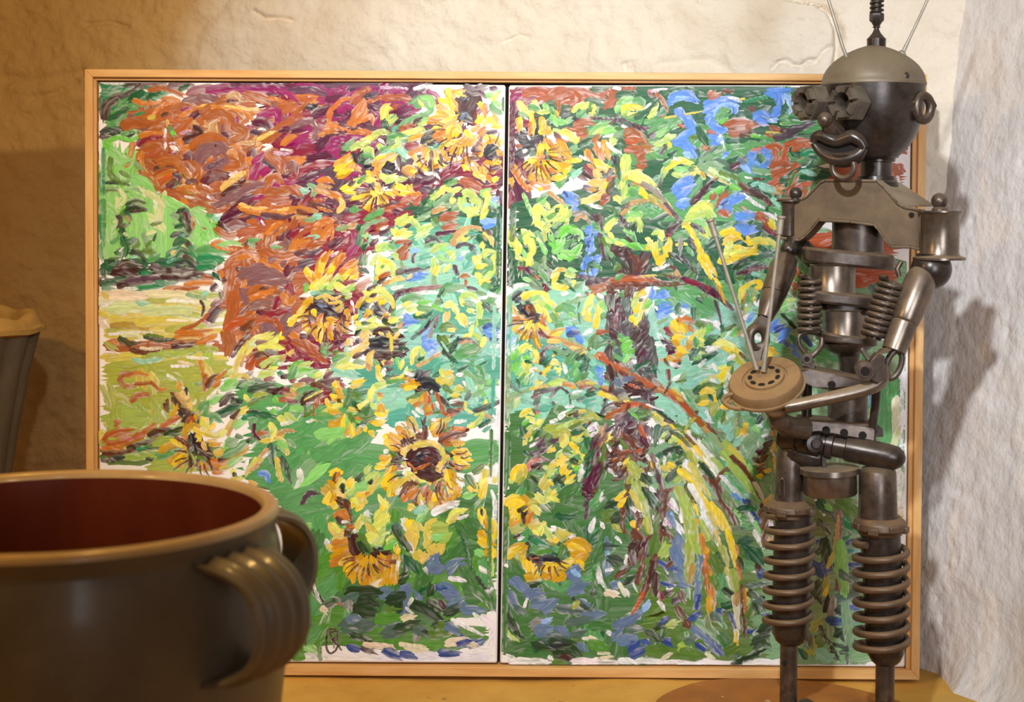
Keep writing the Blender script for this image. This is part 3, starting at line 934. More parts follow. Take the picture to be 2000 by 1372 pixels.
# legs: shock absorbers
legs = (
    ('left', 1544, 880, 996, 1520, -20, 1541, (1512, 1588), 46, 1013, 1226, 1541, 17, 1262),
    ('near', 1714, 918, 1030, 1700, -82, 1719, (1681, 1757), 50, 1066, 1276, 1729, 18, 1300),
)
for nm, txp, ty0, ty1, _a, ldy, cx, (ix0, ix1), cr, cy0, cy1, rx, rr, ry in legs:
    near = nm == 'near'
    tw = 35 if near else 27
    th = MB().lathe(R(txp - (0 if near else 0), ty0, ldy), (0.02 if near else -0.02, 0, -1), [(q(-8), q(tw * 0.5)), (q(-4), q(tw * 0.85)), (q(4), q(tw)), (q(60), q(tw + 1)), (q(ty1 - ty0), q(tw + 3))], 36)
    leg = obj('leg', th, M_STEEL, robot)
    leg['label'] = 'nearer shock-absorber leg' if near else 'farther shock-absorber leg'
    if not near:
        sl = MB().tube([R(1523, 968, ldy - 26), R(1523, 940, ldy - 27), R(1528, 934, ldy - 27), R(1532, 940, ldy - 27), R(1532, 976, ldy - 26)], q(2.6), 8)
        obj('slot_edge', sl, M_STEEL, leg, smooth=60)
    cl0 = R(cx, ty1 - 6, ldy)
    co = MB().lathe(cl0 + ZUP * q(14), (0, 0, -1), [(0, q(tw + 4)), (q(8), q(tw + 14)), (q(12), q(cr)), (q(22), q(cr + 1)), (q(26), q(cr - 6)), (q(34), q(40))], 40)
    for k in range(8):
        w = 2 * math.pi * k / 8 + 0.3
        d_ = V((math.cos(w), math.sin(w), 0))
        co.box(cl0 + d_ * q(cr - 2) - ZUP * q(2 + 5 * (k % 2)), d_ * q(6), V((-d_.y, d_.x, 0)) * q(10), ZUP * q(6))
    obj('spring_collar', co, M_COIL, leg, bevel=0.0015)
    hw = (ix1 - ix0) / 2
    p0, p1 = R((ix0 + ix1) / 2, ty1 + 8, ldy), R(rx + (1 if near else 2), ry - 24, ldy)
    inn = MB().lathe(p0, p1 - p0, [(0, q(hw)), ((p1 - p0).length - q(26), q(hw - 2)), ((p1 - p0).length, q(hw - 3)), ((p1 - p0).length + q(14), q(hw - 10)), ((p1 - p0).length + q(20), q(rr + 4))], 40)
    obj('damper_body', inn, M_DARK, leg)
    c0, c1 = R(cx + (1 if near else 3), cy0 - 8, ldy), R(cx + (3 if near else -3), cy1, ldy)
    obj('coil_spring', MB().coil(c0, c1, q(cr - 1.5), q(6.8 if near else 6.2), 7.6, 10, 28), M_COIL, leg, smooth=60)
    r0 = R(rx, ry - 6, ldy)
    obj('piston_rod', MB().lathe(r0, (0, 0, -1), [(0, q(rr)), (r0.z - 0.012, q(rr))], 28), M_STEEL, leg)
    if not near:
        obj('rod_hole_shade', MB().lathe(R(1532, 1296, ldy - 16.5), V((-0.35, -1, 0)), [(0, q(4.6)), (q(1.5), q(4.6))], 14), M_SHADE, leg)  # dark disc on the rod, painted as the shade of its hole
    ft = MB().ball(V((r0.x + (q(36) if not near else q(-10)), r0.y - q(10), 0.012)), q(1), 32, 12, (30, 58, 46) if not near else (40, 58, 30), 0, math.pi / 2)
    ft.lathe(V((r0.x, r0.y, 0.012)), ZUP, [(0, q(rr + 5)), (q(34), q(rr + 3))], 24)
    obj('foot', ft, M_DARK, leg, smooth=60)

# slab that the robot stands on
sc0 = on_floor(1520, 1386)
out_ = []
for k in range(56):
    w = 2 * math.pi * k / 56
    rr = 1 + 0.03 * math.sin(3 * w + 1) + 0.015 * math.sin(7 * w)
    out_.append((sc0.x + 0.235 * rr * math.cos(w), -0.225 + 0.205 * rr * math.sin(w), 0.0))
slab = obj('clay_disc', MB().prism(out_, (0, 0, 0.012)), M_SLAB, None, bevel=0.004)
slab['label'] = 'flat rust-brown round disc on the floor under the robot'
slab['category'] = 'disc'


# ------------------------------------------------------------------ the oil paint: every stroke a ribbon of paint with its own relief
PAL = {
    'w': (238, 236, 238), 'c': (228, 218, 188), 'o': (172, 100, 44), 'O': (202, 128, 46), 'r': (170, 92, 50), 'R': (188, 92, 40),
    'b': (112, 62, 44), 'B': (78, 40, 42), 'm': (150, 22, 104), 'M': (92, 16, 60), 'W': (140, 26, 60), 'v': (136, 98, 102), 'V': (92, 68, 84),
    'k': (44, 40, 54), 'y': (240, 210, 40), 'Y': (212, 164, 12), 'a': (230, 198, 114), 'l': (224, 224, 112), 'L': (190, 212, 116),
    'g': (96, 162, 98), 'G': (30, 98, 62), 'e': (48, 142, 96), 'n': (146, 208, 122), 'N': (118, 200, 80), 'f': (98, 132, 54), 'F': (46, 70, 42),
    's': (134, 172, 130), 't': (92, 172, 152), 'T': (148, 208, 186), 'u': (98, 148, 228), 'U': (54, 80, 150), 'j': (106, 128, 160), 'J': (152, 190, 238),
    'h': (212, 196, 92), 'H': (196, 156, 104), 'i': (206, 220, 162), 'q': (172, 180, 76), 'p': (206, 166, 198), 'z': (150, 148, 146), 'd': (88, 112, 104),
    'x': (60, 74, 72), '1': (92, 150, 56), '2': (74, 124, 64), '3': (168, 190, 92), '4': (120, 140, 96), '5': (178, 148, 60), '6': (200, 128, 120),
}
STROKES = []


def block(ox, oy, sc, txt):
    """strokes read off one part of the picture: colour width x,y x,y ..."""
    for ln in txt.strip().splitlines():
        for it in ln.split(';'):
            tk = it.split()
            if len(tk) < 3:
                continue
            pts = [tuple(float(v) for v in p.split(',')) for p in tk[2:]]
            STROKES.append((tk[0], float(tk[1]) * sc, [(ox + p[0] * sc, oy + p[1] * sc) for p in pts]))


def fill(cols, n, w, ln, ang, jit, poly):
    """loose strokes of one passage of the picture"""
    poly = [tuple(float(v) for v in p.split(',')) for p in poly.split()]
    xs_, ys_ = [p[0] for p in poly], [p[1] for p in poly]

    def inside(x, y):
        c = False
        for i in range(len(poly)):
            (x1, y1), (x2, y2) = poly[i], poly[i - 1]
            if (y1 > y) != (y2 > y) and x < (x2 - x1) * (y - y1) / (y2 - y1) + x1:
                c = not c
        return c
    k = 0
    while k < n:
        x, y = rng.uniform(min(xs_), max(xs_)), rng.uniform(min(ys_), max(ys_))
        if not inside(x, y):
            continue
        k += 1
        a = math.radians(ang + rng.normal(0, jit))
        l2 = ln * rng.uniform(0.5, 1.4) / 2
        bend = rng.normal(0, 0.35) * l2
        dx, dy = math.cos(a), math.sin(a)
        STROKES.append((cols[rng.integers(len(cols))], w * rng.uniform(0.6, 1.4), [(x - dx * l2, y - dy * l2), (x - dy * bend * 0.5, y + dx * bend * 0.5), (x + dx * l2, y + dy * l2)]))


# --- grounds -----------------------------------------------------------
block(0, 0, 1, '''
e 34 206,178 310,174; e 40 206,205 300,196; g 40 216,236 320,222; x 24 206,262 290,262
n 60 222,300 222,500; n 60 270,300 270,500; n 60 325,320 325,500; n 50 380,420 380,510; n 30 415,430 415,520; n 40 300,300 420,430
G 26 205,520 425,515; G 18 205,540 425,540; B 14 220,535 410,525
c 26 205,578 440,578; i 40 205,606 440,606; c 20 205,640 420,632; h 26 210,650 430,650; o 24 210,678 440,676; h 22 205,700 440,700
q 50 215,730 440,725; q 50 215,780 420,770; 3 50 215,820 400,810; q 40 215,860 360,850; f 40 210,890 420,880; 3 40 300,910 460,890
o 60 290,250 480,215; o 60 290,300 500,280; o 60 300,345 500,340; r 50 320,380 520,380; o 40 400,425 560,420; M 40 470,440 620,430
M 34 480,175 800,175; M 60 520,215 800,205; M 60 560,270 800,265; M 60 540,320 720,330; M 60 560,380 760,400; W 60 560,430 760,430; W 60 590,480 720,480; W 50 600,530 700,530
M 40 760,360 900,330; W 50 720,430 860,370; M 40 860,380 985,350; V 40 780,330 870,320; W 40 900,330 985,320
o 60 460,500 590,480; o 60 470,560 600,550; o 60 470,620 600,600; o 50 460,660 560,650; r 50 520,450 660,440; o 50 500,430 600,420
W 50 600,620 700,610; W 50 560,680 680,670; W 40 640,560 700,590; W 36 490,700 640,710
G 50 800,420 975,400; t 60 770,470 975,450; T 60 760,520 975,500; T 50 760,570 960,560; G 40 940,420 975,560; t 60 800,640 970,620; T 60 740,690 970,680; t 60 700,740 970,720; T 50 690,790 960,780; t 40 760,820 960,810
g 60 470,780 700,780; g 80 500,840 720,830; g 90 500,910 760,900; g 90 560,980 960,970; 1 90 600,1050 960,1040; 1 90 600,1120 960,1110; 1 90 600,1190 800,1190; 1 60 580,1250 940,1245; 2 70 780,1180 960,1170; 2 60 820,1100 960,1080; g 60 860,900 970,880; 2 60 880,1000 970,1000
W 30 1000,185 1080,180; W 40 1000,230 1060,220; M 40 1000,300 1020,400; r 30 1050,190 1200,185; G 50 1060,230 1240,230; G 70 1060,320 1240,300; G 80 1020,430 1240,400; G 70 1000,480 1260,470; G 60 1000,540 1240,530
G 60 1200,195 1580,195; G 70 1220,250 1600,250; g 60 1240,300 1620,300; G 70 1250,350 1640,350; g 60 1250,410 1600,410; G 70 1250,470 1560,470; G 60 1260,530 1560,530; g 50 1290,580 1500,570
T 60 1010,590 1200,585; T 60 1010,640 1200,640; t 60 1000,690 1210,690; t 60 1000,740 1220,740; T 60 1000,790 1240,790; T 60 1240,640 1500,620; T 60 1260,690 1520,690; T 60 1250,740 1500,740; T 60 1280,790 1520,790; s 60 1330,840 1520,840
2 60 1000,830 1180,830; 2 80 1000,890 1200,890; 2 80 1000,960 1240,960; 2 80 1000,1040 1240,1040; 2 80 1000,1110 1260,1110; 2 80 1000,1180 1300,1180; 2 70 1000,1240 1300,1240; 2 44 1010,1274 1310,1274
f 60 1180,880 1320,900; s 70 1280,900 1500,880; s 70 1260,960 1500,950; 4 70 1260,1020 1500,1010; f 80 1260,1090 1500,1080; f 80 1270,1160 1500,1150; f 80 1270,1230 1500,1225; f 40 1300,1270 1500,1268
s 80 1490,540 1760,540; s 80 1500,620 1760,620; s 80 1500,700 1760,700; s 80 1500,780 1760,780; s 80 1510,860 1750,860; s 80 1500,940 1750,940; 4 80 1500,1020 1740,1010; s 80 1500,1100 1740,1090; s 80 1500,1180 1740,1170; s 80 1500,1250 1740,1240; s 40 1540,1282 1740,1278
G 70 1600,200 1760,200; R 70 1620,270 1760,270; R 70 1640,340 1750,340; R 60 1560,390 1740,400; R 60 1560,480 1740,480; R 50 1640,540 1740,530
''')
fill('orooHvrO', 75, 17, 62, -25, 45, '270,210 560,175 600,260 600,400 480,400 330,380 270,290')
fill('MmMWV', 34, 20, 60, -30, 30, '560,170 840,170 800,260 720,380 620,470 560,480 600,330 560,260')
fill('nnnNis', 45, 14, 40, 80, 35, '198,280 300,300 430,430 420,500 200,500')
fill('cihqc', 22, 14, 70, 0, 5, '200,570 435,570 430,640 200,650')
fill('q3hqi', 28, 18, 50, 60, 40, '205,705 420,705 400,800 300,860 205,870')
fill('orOvor', 45, 17, 60, -60, 35, '440,500 600,440 610,640 470,690')
fill('TtTtsg', 50, 15, 44, -40, 60, '700,480 970,430 970,800 700,800')
fill('gggns', 45, 24, 70, -35, 14, '480,800 700,790 760,1000 620,1060')
fill('1112g', 46, 26, 70, -70, 25, '600,1030 960,1000 960,1200 600,1250')
fill('GGegG', 60, 17, 50, -40, 50, '1060,230 1560,190 1600,480 1000,560')
fill('TtTsT', 50, 16, 45, 60, 45, '1000,580 1500,600 1510,800 1000,800')
fill('2f2Gg', 60, 24, 60, -60, 40, '1000,830 1230,850 1280,1280 1000,1290')
fill('sTsgc', 50, 14, 70, 55, 15, '1320,760 1500,760 1500,1000 1400,960')
fill('ssgsT4', 60, 16, 60, 85, 25, '1510,560 1760,560 1740,1280 1510,1280')
fill('gggs2', 50, 15, 46, -20, 35, '1070,200 1600,190 1600,520 1010,520 1010,420')
fill('Gg24G', 30, 16, 46, 80, 30, '1000,515 1580,505 1580,575 1000,570')
fill('mMmW', 34, 19, 62, -30, 30, '560,165 770,165 700,340 560,330')
fill('sgn4', 30, 13, 60, 60, 20, '1300,840 1500,840 1500,1240 1340,1240')
block(0, 0, 1, '''
B 40 1205,485 1222,530 1226,575; B 30 1262,500 1240,545; B 34 1205,580 1200,640 1204,690; V 22 1226,590 1230,680; B 36 1252,640 1262,700 1268,760; B 24 1196,690 1202,760; z 30 1222,720 1226,790; M 30 1240,740 1258,790; V 34 1212,800 1222,850; B 34 1228,830 1256,880; b 30 1196,880 1210,920; B 26 1164,860 1160,930 1152,975; b 26 1240,880 1262,920; b 22 1240,1040 1252,1090; B 16 1284,960 1296,1040
M 40 880,300 900,250; k 40 1035,262 1060,285; k 34 838,262 856,278; k 30 948,292 968,300; B 44 800,890 870,895; B 30 600,600 680,610; B 26 740,660 790,690; k 22 812,740 850,760; B 22 380,850 400,900; B 20 690,1070 760,1085; k 18 700,1060 720,1080; B 14 1030,1095 1090,1100
''')
# --- left panel, upper left -------------------------------------------
block(160, 130, 2.186, '''
w 5 16,50 16,60; e 8 17,15 22,18 34,18; w 4 18,14 30,15 40,15; G 9 18,28 20,36 19,46; B 8 40,16 50,15 58,17; e 9 20,26 30,22 38,19; B 9 20,46 22,36 30,29 40,27 48,21; g 9 34,33 42,25 52,20; V 5 34,28 42,24 50,18; G 9 44,30 52,24 56,20; g 6 28,44 36,36 44,34; G 7 25,48 34,42 42,36
v 8 54,18 64,16 76,16; e 8 58,20 66,26 74,22 86,17; G 5 58,29 62,25 70,24; o 6 60,21 70,19 80,21 90,26; w 3 56,21 59,22; x 7 18,58 26,56 34,60 40,62; V 5 16,62 24,63; g 6 24,52 34,50 42,54; N 5 24,66 34,63 42,66 50,62
v 9 78,16 92,15 98,16; G 5 88,20 94,18; w 8 102,16 118,17 134,17; W 8 96,24 108,20 122,21; m 9 112,22 126,20 140,18; M 6 134,16 150,17 170,18 190,17; m 8 140,21 160,20 176,20 190,24; v 9 92,33 104,29 118,30; v 7 104,27 118,29 126,31
O 6 72,30 78,29 86,31 88,36; o 12 42,54 54,48 66,42 76,35; g 5 42,36 50,34 60,34; O 4 62,46 68,38 76,33 84,34; o 10 36,54 46,50 58,52; o 9 54,62 64,58 72,54; o 9 72,40 82,48 94,46; B 4 72,44 76,42; h 5 60,46 66,45; e 3 48,43 56,41; g 4 36,60 46,58 54,59
O 5 46,30 56,33 70,32; o 8 82,38 92,36 104,37; a 4 106,36 112,35; O 5 88,44 98,40 106,37; M 7 98,46 104,41 107,39; p 3 92,38 100,36; m 3 89,39 95,37; o 9 108,40 120,36 134,38 142,44; O 6 116,36 134,36 150,40 166,40; O 4 146,42 152,46 153,52; a 3 128,35 146,38 158,38; o 8 122,32 136,30 146,30; H 5 130,27 138,24 142,30; o 9 146,25 160,28 172,33; B 3 130,31 138,31; O 4 168,28 176,30 184,34; m 6 172,20 182,24 188,28; m 7 180,34 186,40 184,50; p 3 184,38 184,46
v 9 172,34 178,44 180,50; o 10 176,38 186,36 190,34; r 8 186,46 190,52; m 9 158,46 166,42 174,40 176,48; M 9 154,50 162,50 168,54 168,58; m 5 148,54 154,56; V 6 152,58 162,60 168,60; o 9 160,66 172,58 182,53 190,50; M 6 176,60 184,56 190,56; O 7 180,70 184,65 190,62; o 8 164,66 176,60; a 4 156,66 164,62 172,58
m 5 139,46 137,52 135,56; o 9 112,46 122,42 132,46 134,54; H 8 118,60 116,54 120,50; H 6 106,58 114,60 122,62; B 7 100,54 106,58 107,62; o 9 124,50 128,58 136,62; v 4 126,52 126,60; M 6 126,60 132,63 134,66; o 9 136,54 146,58 142,64 130,68
o 7 88,58 94,50 96,48; g 4 78,54 82,62; N 4 80,58 84,61; w 4 75,56 74,66; a 3 77,48 76,53; p 4 88,60 96,58 98,62; B 7 92,66 98,62 104,60; V 5 94,68 100,66; r 8 54,66 64,68 74,66; W 7 50,70 58,64 70,62; O 5 52,62 62,60 72,60; W 4 60,64 72,63; o 8 56,76 66,72 72,74; r 7 54,80 64,80 70,76; O 6 86,66 90,72 88,78; w 6 80,72 84,74 84,77; W 4 76,78 82,78 86,76; w 4 75,68 74,74; p 3 78,69 84,68
O 5 46,68 44,76 41,86; O 3 50,78 49,90; O 5 39,90 44,82; o 7 74,80 82,82 88,84; M 6 92,82 97,78 98,86; o 6 88,78 96,72 104,68; O 5 90,74 98,71 104,66; o 10 100,72 106,66 116,64 128,68; v 11 104,84 112,74 124,72 130,78; v 10 112,92 120,90 128,84; B 3 119,71 121,70; p 3 120,86 126,83; V 4 114,90 120,87 126,84; o 9 128,92 140,90 150,84; o 8 138,76 144,80 144,88; H 5 130,78 136,76 138,82; H 4 142,68 152,68 156,62; M 7 150,80 152,74 155,80; O 4 146,84 152,82 150,88
r 9 52,86 60,88 66,92; B 6 66,92 74,90 82,92; r 8 66,98 74,94 84,93; O 9 68,102 76,98 84,96; R 9 70,106 74,102 82,100; M 8 78,108 84,102 86,96; H 5 82,84 92,92 98,100; o 8 70,86 80,84 88,90 94,98; O 4 54,76 54,90 58,96; V 5 82,96 88,100 86,104; o 9 98,86 104,94 102,104; o 7 50,98 60,100 68,108; r 6 66,112 72,110; w 3 64,114 70,112
M 9 110,104 118,97 130,98 140,102; v 8 116,98 122,96; w 4 132,97 138,94; a 6 126,109 134,102 146,94; a 4 138,98 146,95; B 4 130,112 140,106 147,100; O 3 148,92 148,106; m 9 152,100 156,92 160,82; m 8 160,96 168,90 176,88; m 6 154,86 162,78; V 6 162,84 170,88 176,92; r 8 172,76 182,84 186,92; o 8 166,80 174,86 180,96; p 5 172,77 182,78 188,76; w 3 178,74 188,75; v 6 184,90 190,86 191,96; M 6 178,100 186,96; m 8 168,104 182,104 190,102; o 8 164,108 172,98 178,104; o 9 166,114 178,112 190,108; r 7 170,120 184,118
O 6 86,110 94,108 104,112; o 8 84,112 98,116 110,118; V 5 94,104 100,102 104,106; w 3 108,106 114,108; o 6 104,108 114,112 120,112; B 7 126,115 134,110 144,108; v 9 130,118 142,112 154,106 163,105; v 8 118,126 128,120 140,116; r 7 96,118 108,118 120,120; w 3 92,116 100,118; w 3 112,116 116,119; M 8 130,134 140,124 152,116; M 9 142,130 150,122 156,118; m 6 154,118 162,116; a 6 142,123 150,128 164,128; O 5 140,126 156,131 172,130 190,128; a 4 176,130 186,126; V 5 150,133 170,134 190,134; r 7 110,130 122,130 130,126; w 3 104,128 112,130; r 5 104,122 118,126
N 8 20,70 26,76 24,86; n 9 26,76 36,84 44,82; f 5 26,82 25,92 27,102; F 3 20,104 30,104 42,106; f 5 24,96 36,104 42,102; f 4 18,112 26,110 40,112; i 5 34,110 38,118 32,126; n 9 46,100 56,104 64,110; i 6 58,112 66,118 74,126; w 3 64,120 68,124; n 8 74,118 84,124 96,128; F 5 40,124 48,120 56,122; B 4 40,128 50,126 58,128; f 5 34,134 42,128 50,130; s 4 48,86 54,92; f 4 34,94 42,98; w 4 15,66 17,80; w 4 16,84 18,92; e 6 17,96 18,110; g 6 16,120 18,134; V 6 86,130 92,128 97,134; f 4 88,134 94,132; n 8 100,128 110,134; g 4 112,133 120,134
''')
block(160, 400, 2.186, '''
n 9 22,10 24,30; N 7 34,24 38,40; n 8 54,8 60,26; e 8 17,10 18,30; g 6 16,36 18,50; F 5 40,4 48,2 56,4; B 3 44,6 54,5 58,5; V 5 32,10 35,14 33,20; B 4 34,20 40,18; G 6 40,6 42,14; x 6 35,22 38,30 36,36; G 8 36,30 40,38 38,46; G 7 40,34 48,32 50,36; f 4 46,38 50,36 50,32; g 5 26,34 32,30 33,28; G 5 30,44 36,40; H 3 40,10 42,16; i 3 38,26 41,28; f 4 62,18 70,16; i 4 58,26 64,24; F 3 64,32 66,26; f 4 58,38 62,32
F 6 44,42 52,44 56,50; f 6 54,42 62,42 66,48; g 6 60,50 68,46; B 7 32,56 40,52 50,54; B 8 28,60 42,58 56,58; G 6 22,54 30,52; F 5 24,50 32,48; w 3 34,42 37,38; T 3 44,47 49,46; w 3 60,54 68,58; G 5 52,60 60,58; e 4 54,62 62,60; V 6 62,54 70,56; w 4 20,64 28,65; G 7 18,58 20,64; B 8 17,70 20,68
M 6 92,8 95,14 96,24; B 6 94,18 97,26; F 4 86,6 92,4; F 5 88,12 92,20; G 5 84,20 90,18; x 5 80,28 88,26 94,28; t 3 88,28 92,27; G 7 82,36 88,32 94,34; B 6 94,34 98,40 96,46; G 9 80,48 88,42 96,44; e 8 76,46 84,40; B 7 92,46 98,52 102,56; x 6 84,54 94,52 100,56; t 3 76,52 84,48; a 4 80,44 83,41; H 3 99,10 100,18; o 3 100,16 99,22; e 6 98,38 102,46 108,50; s 6 102,38 104,44
n 9 104,10 112,20; N 6 108,26 112,32; g 9 104,42 118,40 130,42; e 9 104,48 120,48 128,50; e 8 104,56 116,54 122,58; G 6 118,62 122,66; w 5 120,58 126,54 131,50; p 3 121,58 128,55; w 4 114,34 122,30; O 4 116,35 124,33 132,38; n 5 124,36 134,34 142,36; O 3 116,36 128,40 138,40; T 6 118,10 124,14; w 4 120,10 126,8; M 8 126,14 136,8 144,6
G 5 18,70 30,70 40,72; e 5 18,74 28,75; B 7 32,73 40,70 56,68 72,66; V 6 40,68 56,66 78,66; B 6 72,64 90,66 104,62 114,64; r 4 108,64 116,66; e 5 40,76 56,74 72,72; e 5 66,70 84,70; O 6 92,72 104,70 116,70; O 4 72,76 82,74 96,75; o 5 84,77 104,74; w 4 38,75 50,75
c 9 18,82 34,80 56,82; h 5 18,78 24,84; c 7 60,80 84,80 104,82; w 6 18,90 28,88; w 5 76,86 88,86 104,88; i 9 24,94 44,92 68,92; T 5 50,88 60,88; i 8 56,96 80,94 100,94; T 5 108,80 114,78; s 4 94,80 110,84; h 9 26,102 44,104 64,102; 5 6 26,108 48,108 60,112; h 8 50,106 76,104 98,106; q 7 76,112 92,110 108,108; w 4 20,104 24,110; w 4 24,116 44,114 64,114; w 3 76,103 96,104; B 3 106,86 109,92 107,100; W 5 112,104 116,94 124,88; V 8 114,104 120,96 124,92; v 5 116,90 124,86; p 3 118,86 124,84; B 6 124,78 126,84; V 6 116,76 120,72; w 4 120,76 124,77; R 4 112,98 108,104; o 4 88,112 100,108 108,102; p 4 110,104 114,108 120,106
q 7 22,124 30,128; O 4 24,122 36,124 48,123; F 7 34,119 42,124 52,125; i 4 36,117 46,116 54,119; F 4 56,118 70,121 84,120; f 3 58,116 72,118; o 6 46,128 60,126 78,127; b 5 44,130 56,132 74,130; c 3 52,128 60,129 72,128; b 7 82,126 92,126 104,124; B 6 82,128 94,128 104,127; O 5 84,118 96,116 112,118; O 6 104,124 112,120 122,116; O 5 84,114 100,114 116,112; w 3 112,125 118,124; w 4 20,132 34,133; h 5 18,136 30,134; 3 6 60,135 80,134 100,132; q 6 96,130 112,128 122,130
v 9 128,22 138,18 148,20; B 8 122,18 128,24; o 7 120,22 130,28 140,26; r 8 140,26 152,24 164,22; a 4 142,4 150,2; O 4 142,4 160,8 176,8 190,6; V 6 160,10 172,10 180,12; m 5 158,12 162,18; w 3 160,14 163,18; O 6 166,26 174,18 180,16; O 5 172,32 178,24 182,20; M 6 176,32 180,26; B 4 146,36 152,32 156,36; s 5 150,34 154,38; g 4 150,32 158,31; w 4 138,46 146,42; w 4 148,44 156,42; p 3 168,36 178,34; s 4 170,38 178,38; M 6 184,30 190,20; w 3 172,34 178,33
o 9 130,56 140,46 156,44; O 5 138,48 150,46 160,50; O 6 160,50 170,54 180,60; o 8 160,42 176,46 190,44; v 6 168,50 172,48; o 9 134,58 132,70 130,84; B 5 138,58 142,57; v 10 142,64 152,58 162,56; v 11 150,68 164,62 180,66; v 9 160,72 174,70 184,70; v 10 144,76 146,86; o 10 136,78 134,96 130,110; o 9 150,80 160,76 174,78; O 6 152,84 162,80 170,78; B 3 160,75 166,74; v 9 152,92 162,88 174,90; v 8 144,100 150,92; o 9 152,98 142,104 136,112; R 8 128,112 134,106 144,104; M 7 182,62 186,56 190,52; W 8 184,72 188,78; O 7 180,80 184,88 190,84; W 6 176,84 172,94; M 6 158,96 164,98; W 7 160,102 172,98 184,94; r 8 150,108 162,102 170,104; b 8 144,112 152,106; o 10 128,116 132,126 130,134; B 6 138,130 144,122 150,116; M 4 134,136 138,132; w 4 122,116 124,124; p 3 120,90 126,86; O 5 124,60 126,68; B 4 128,66 126,70
''')
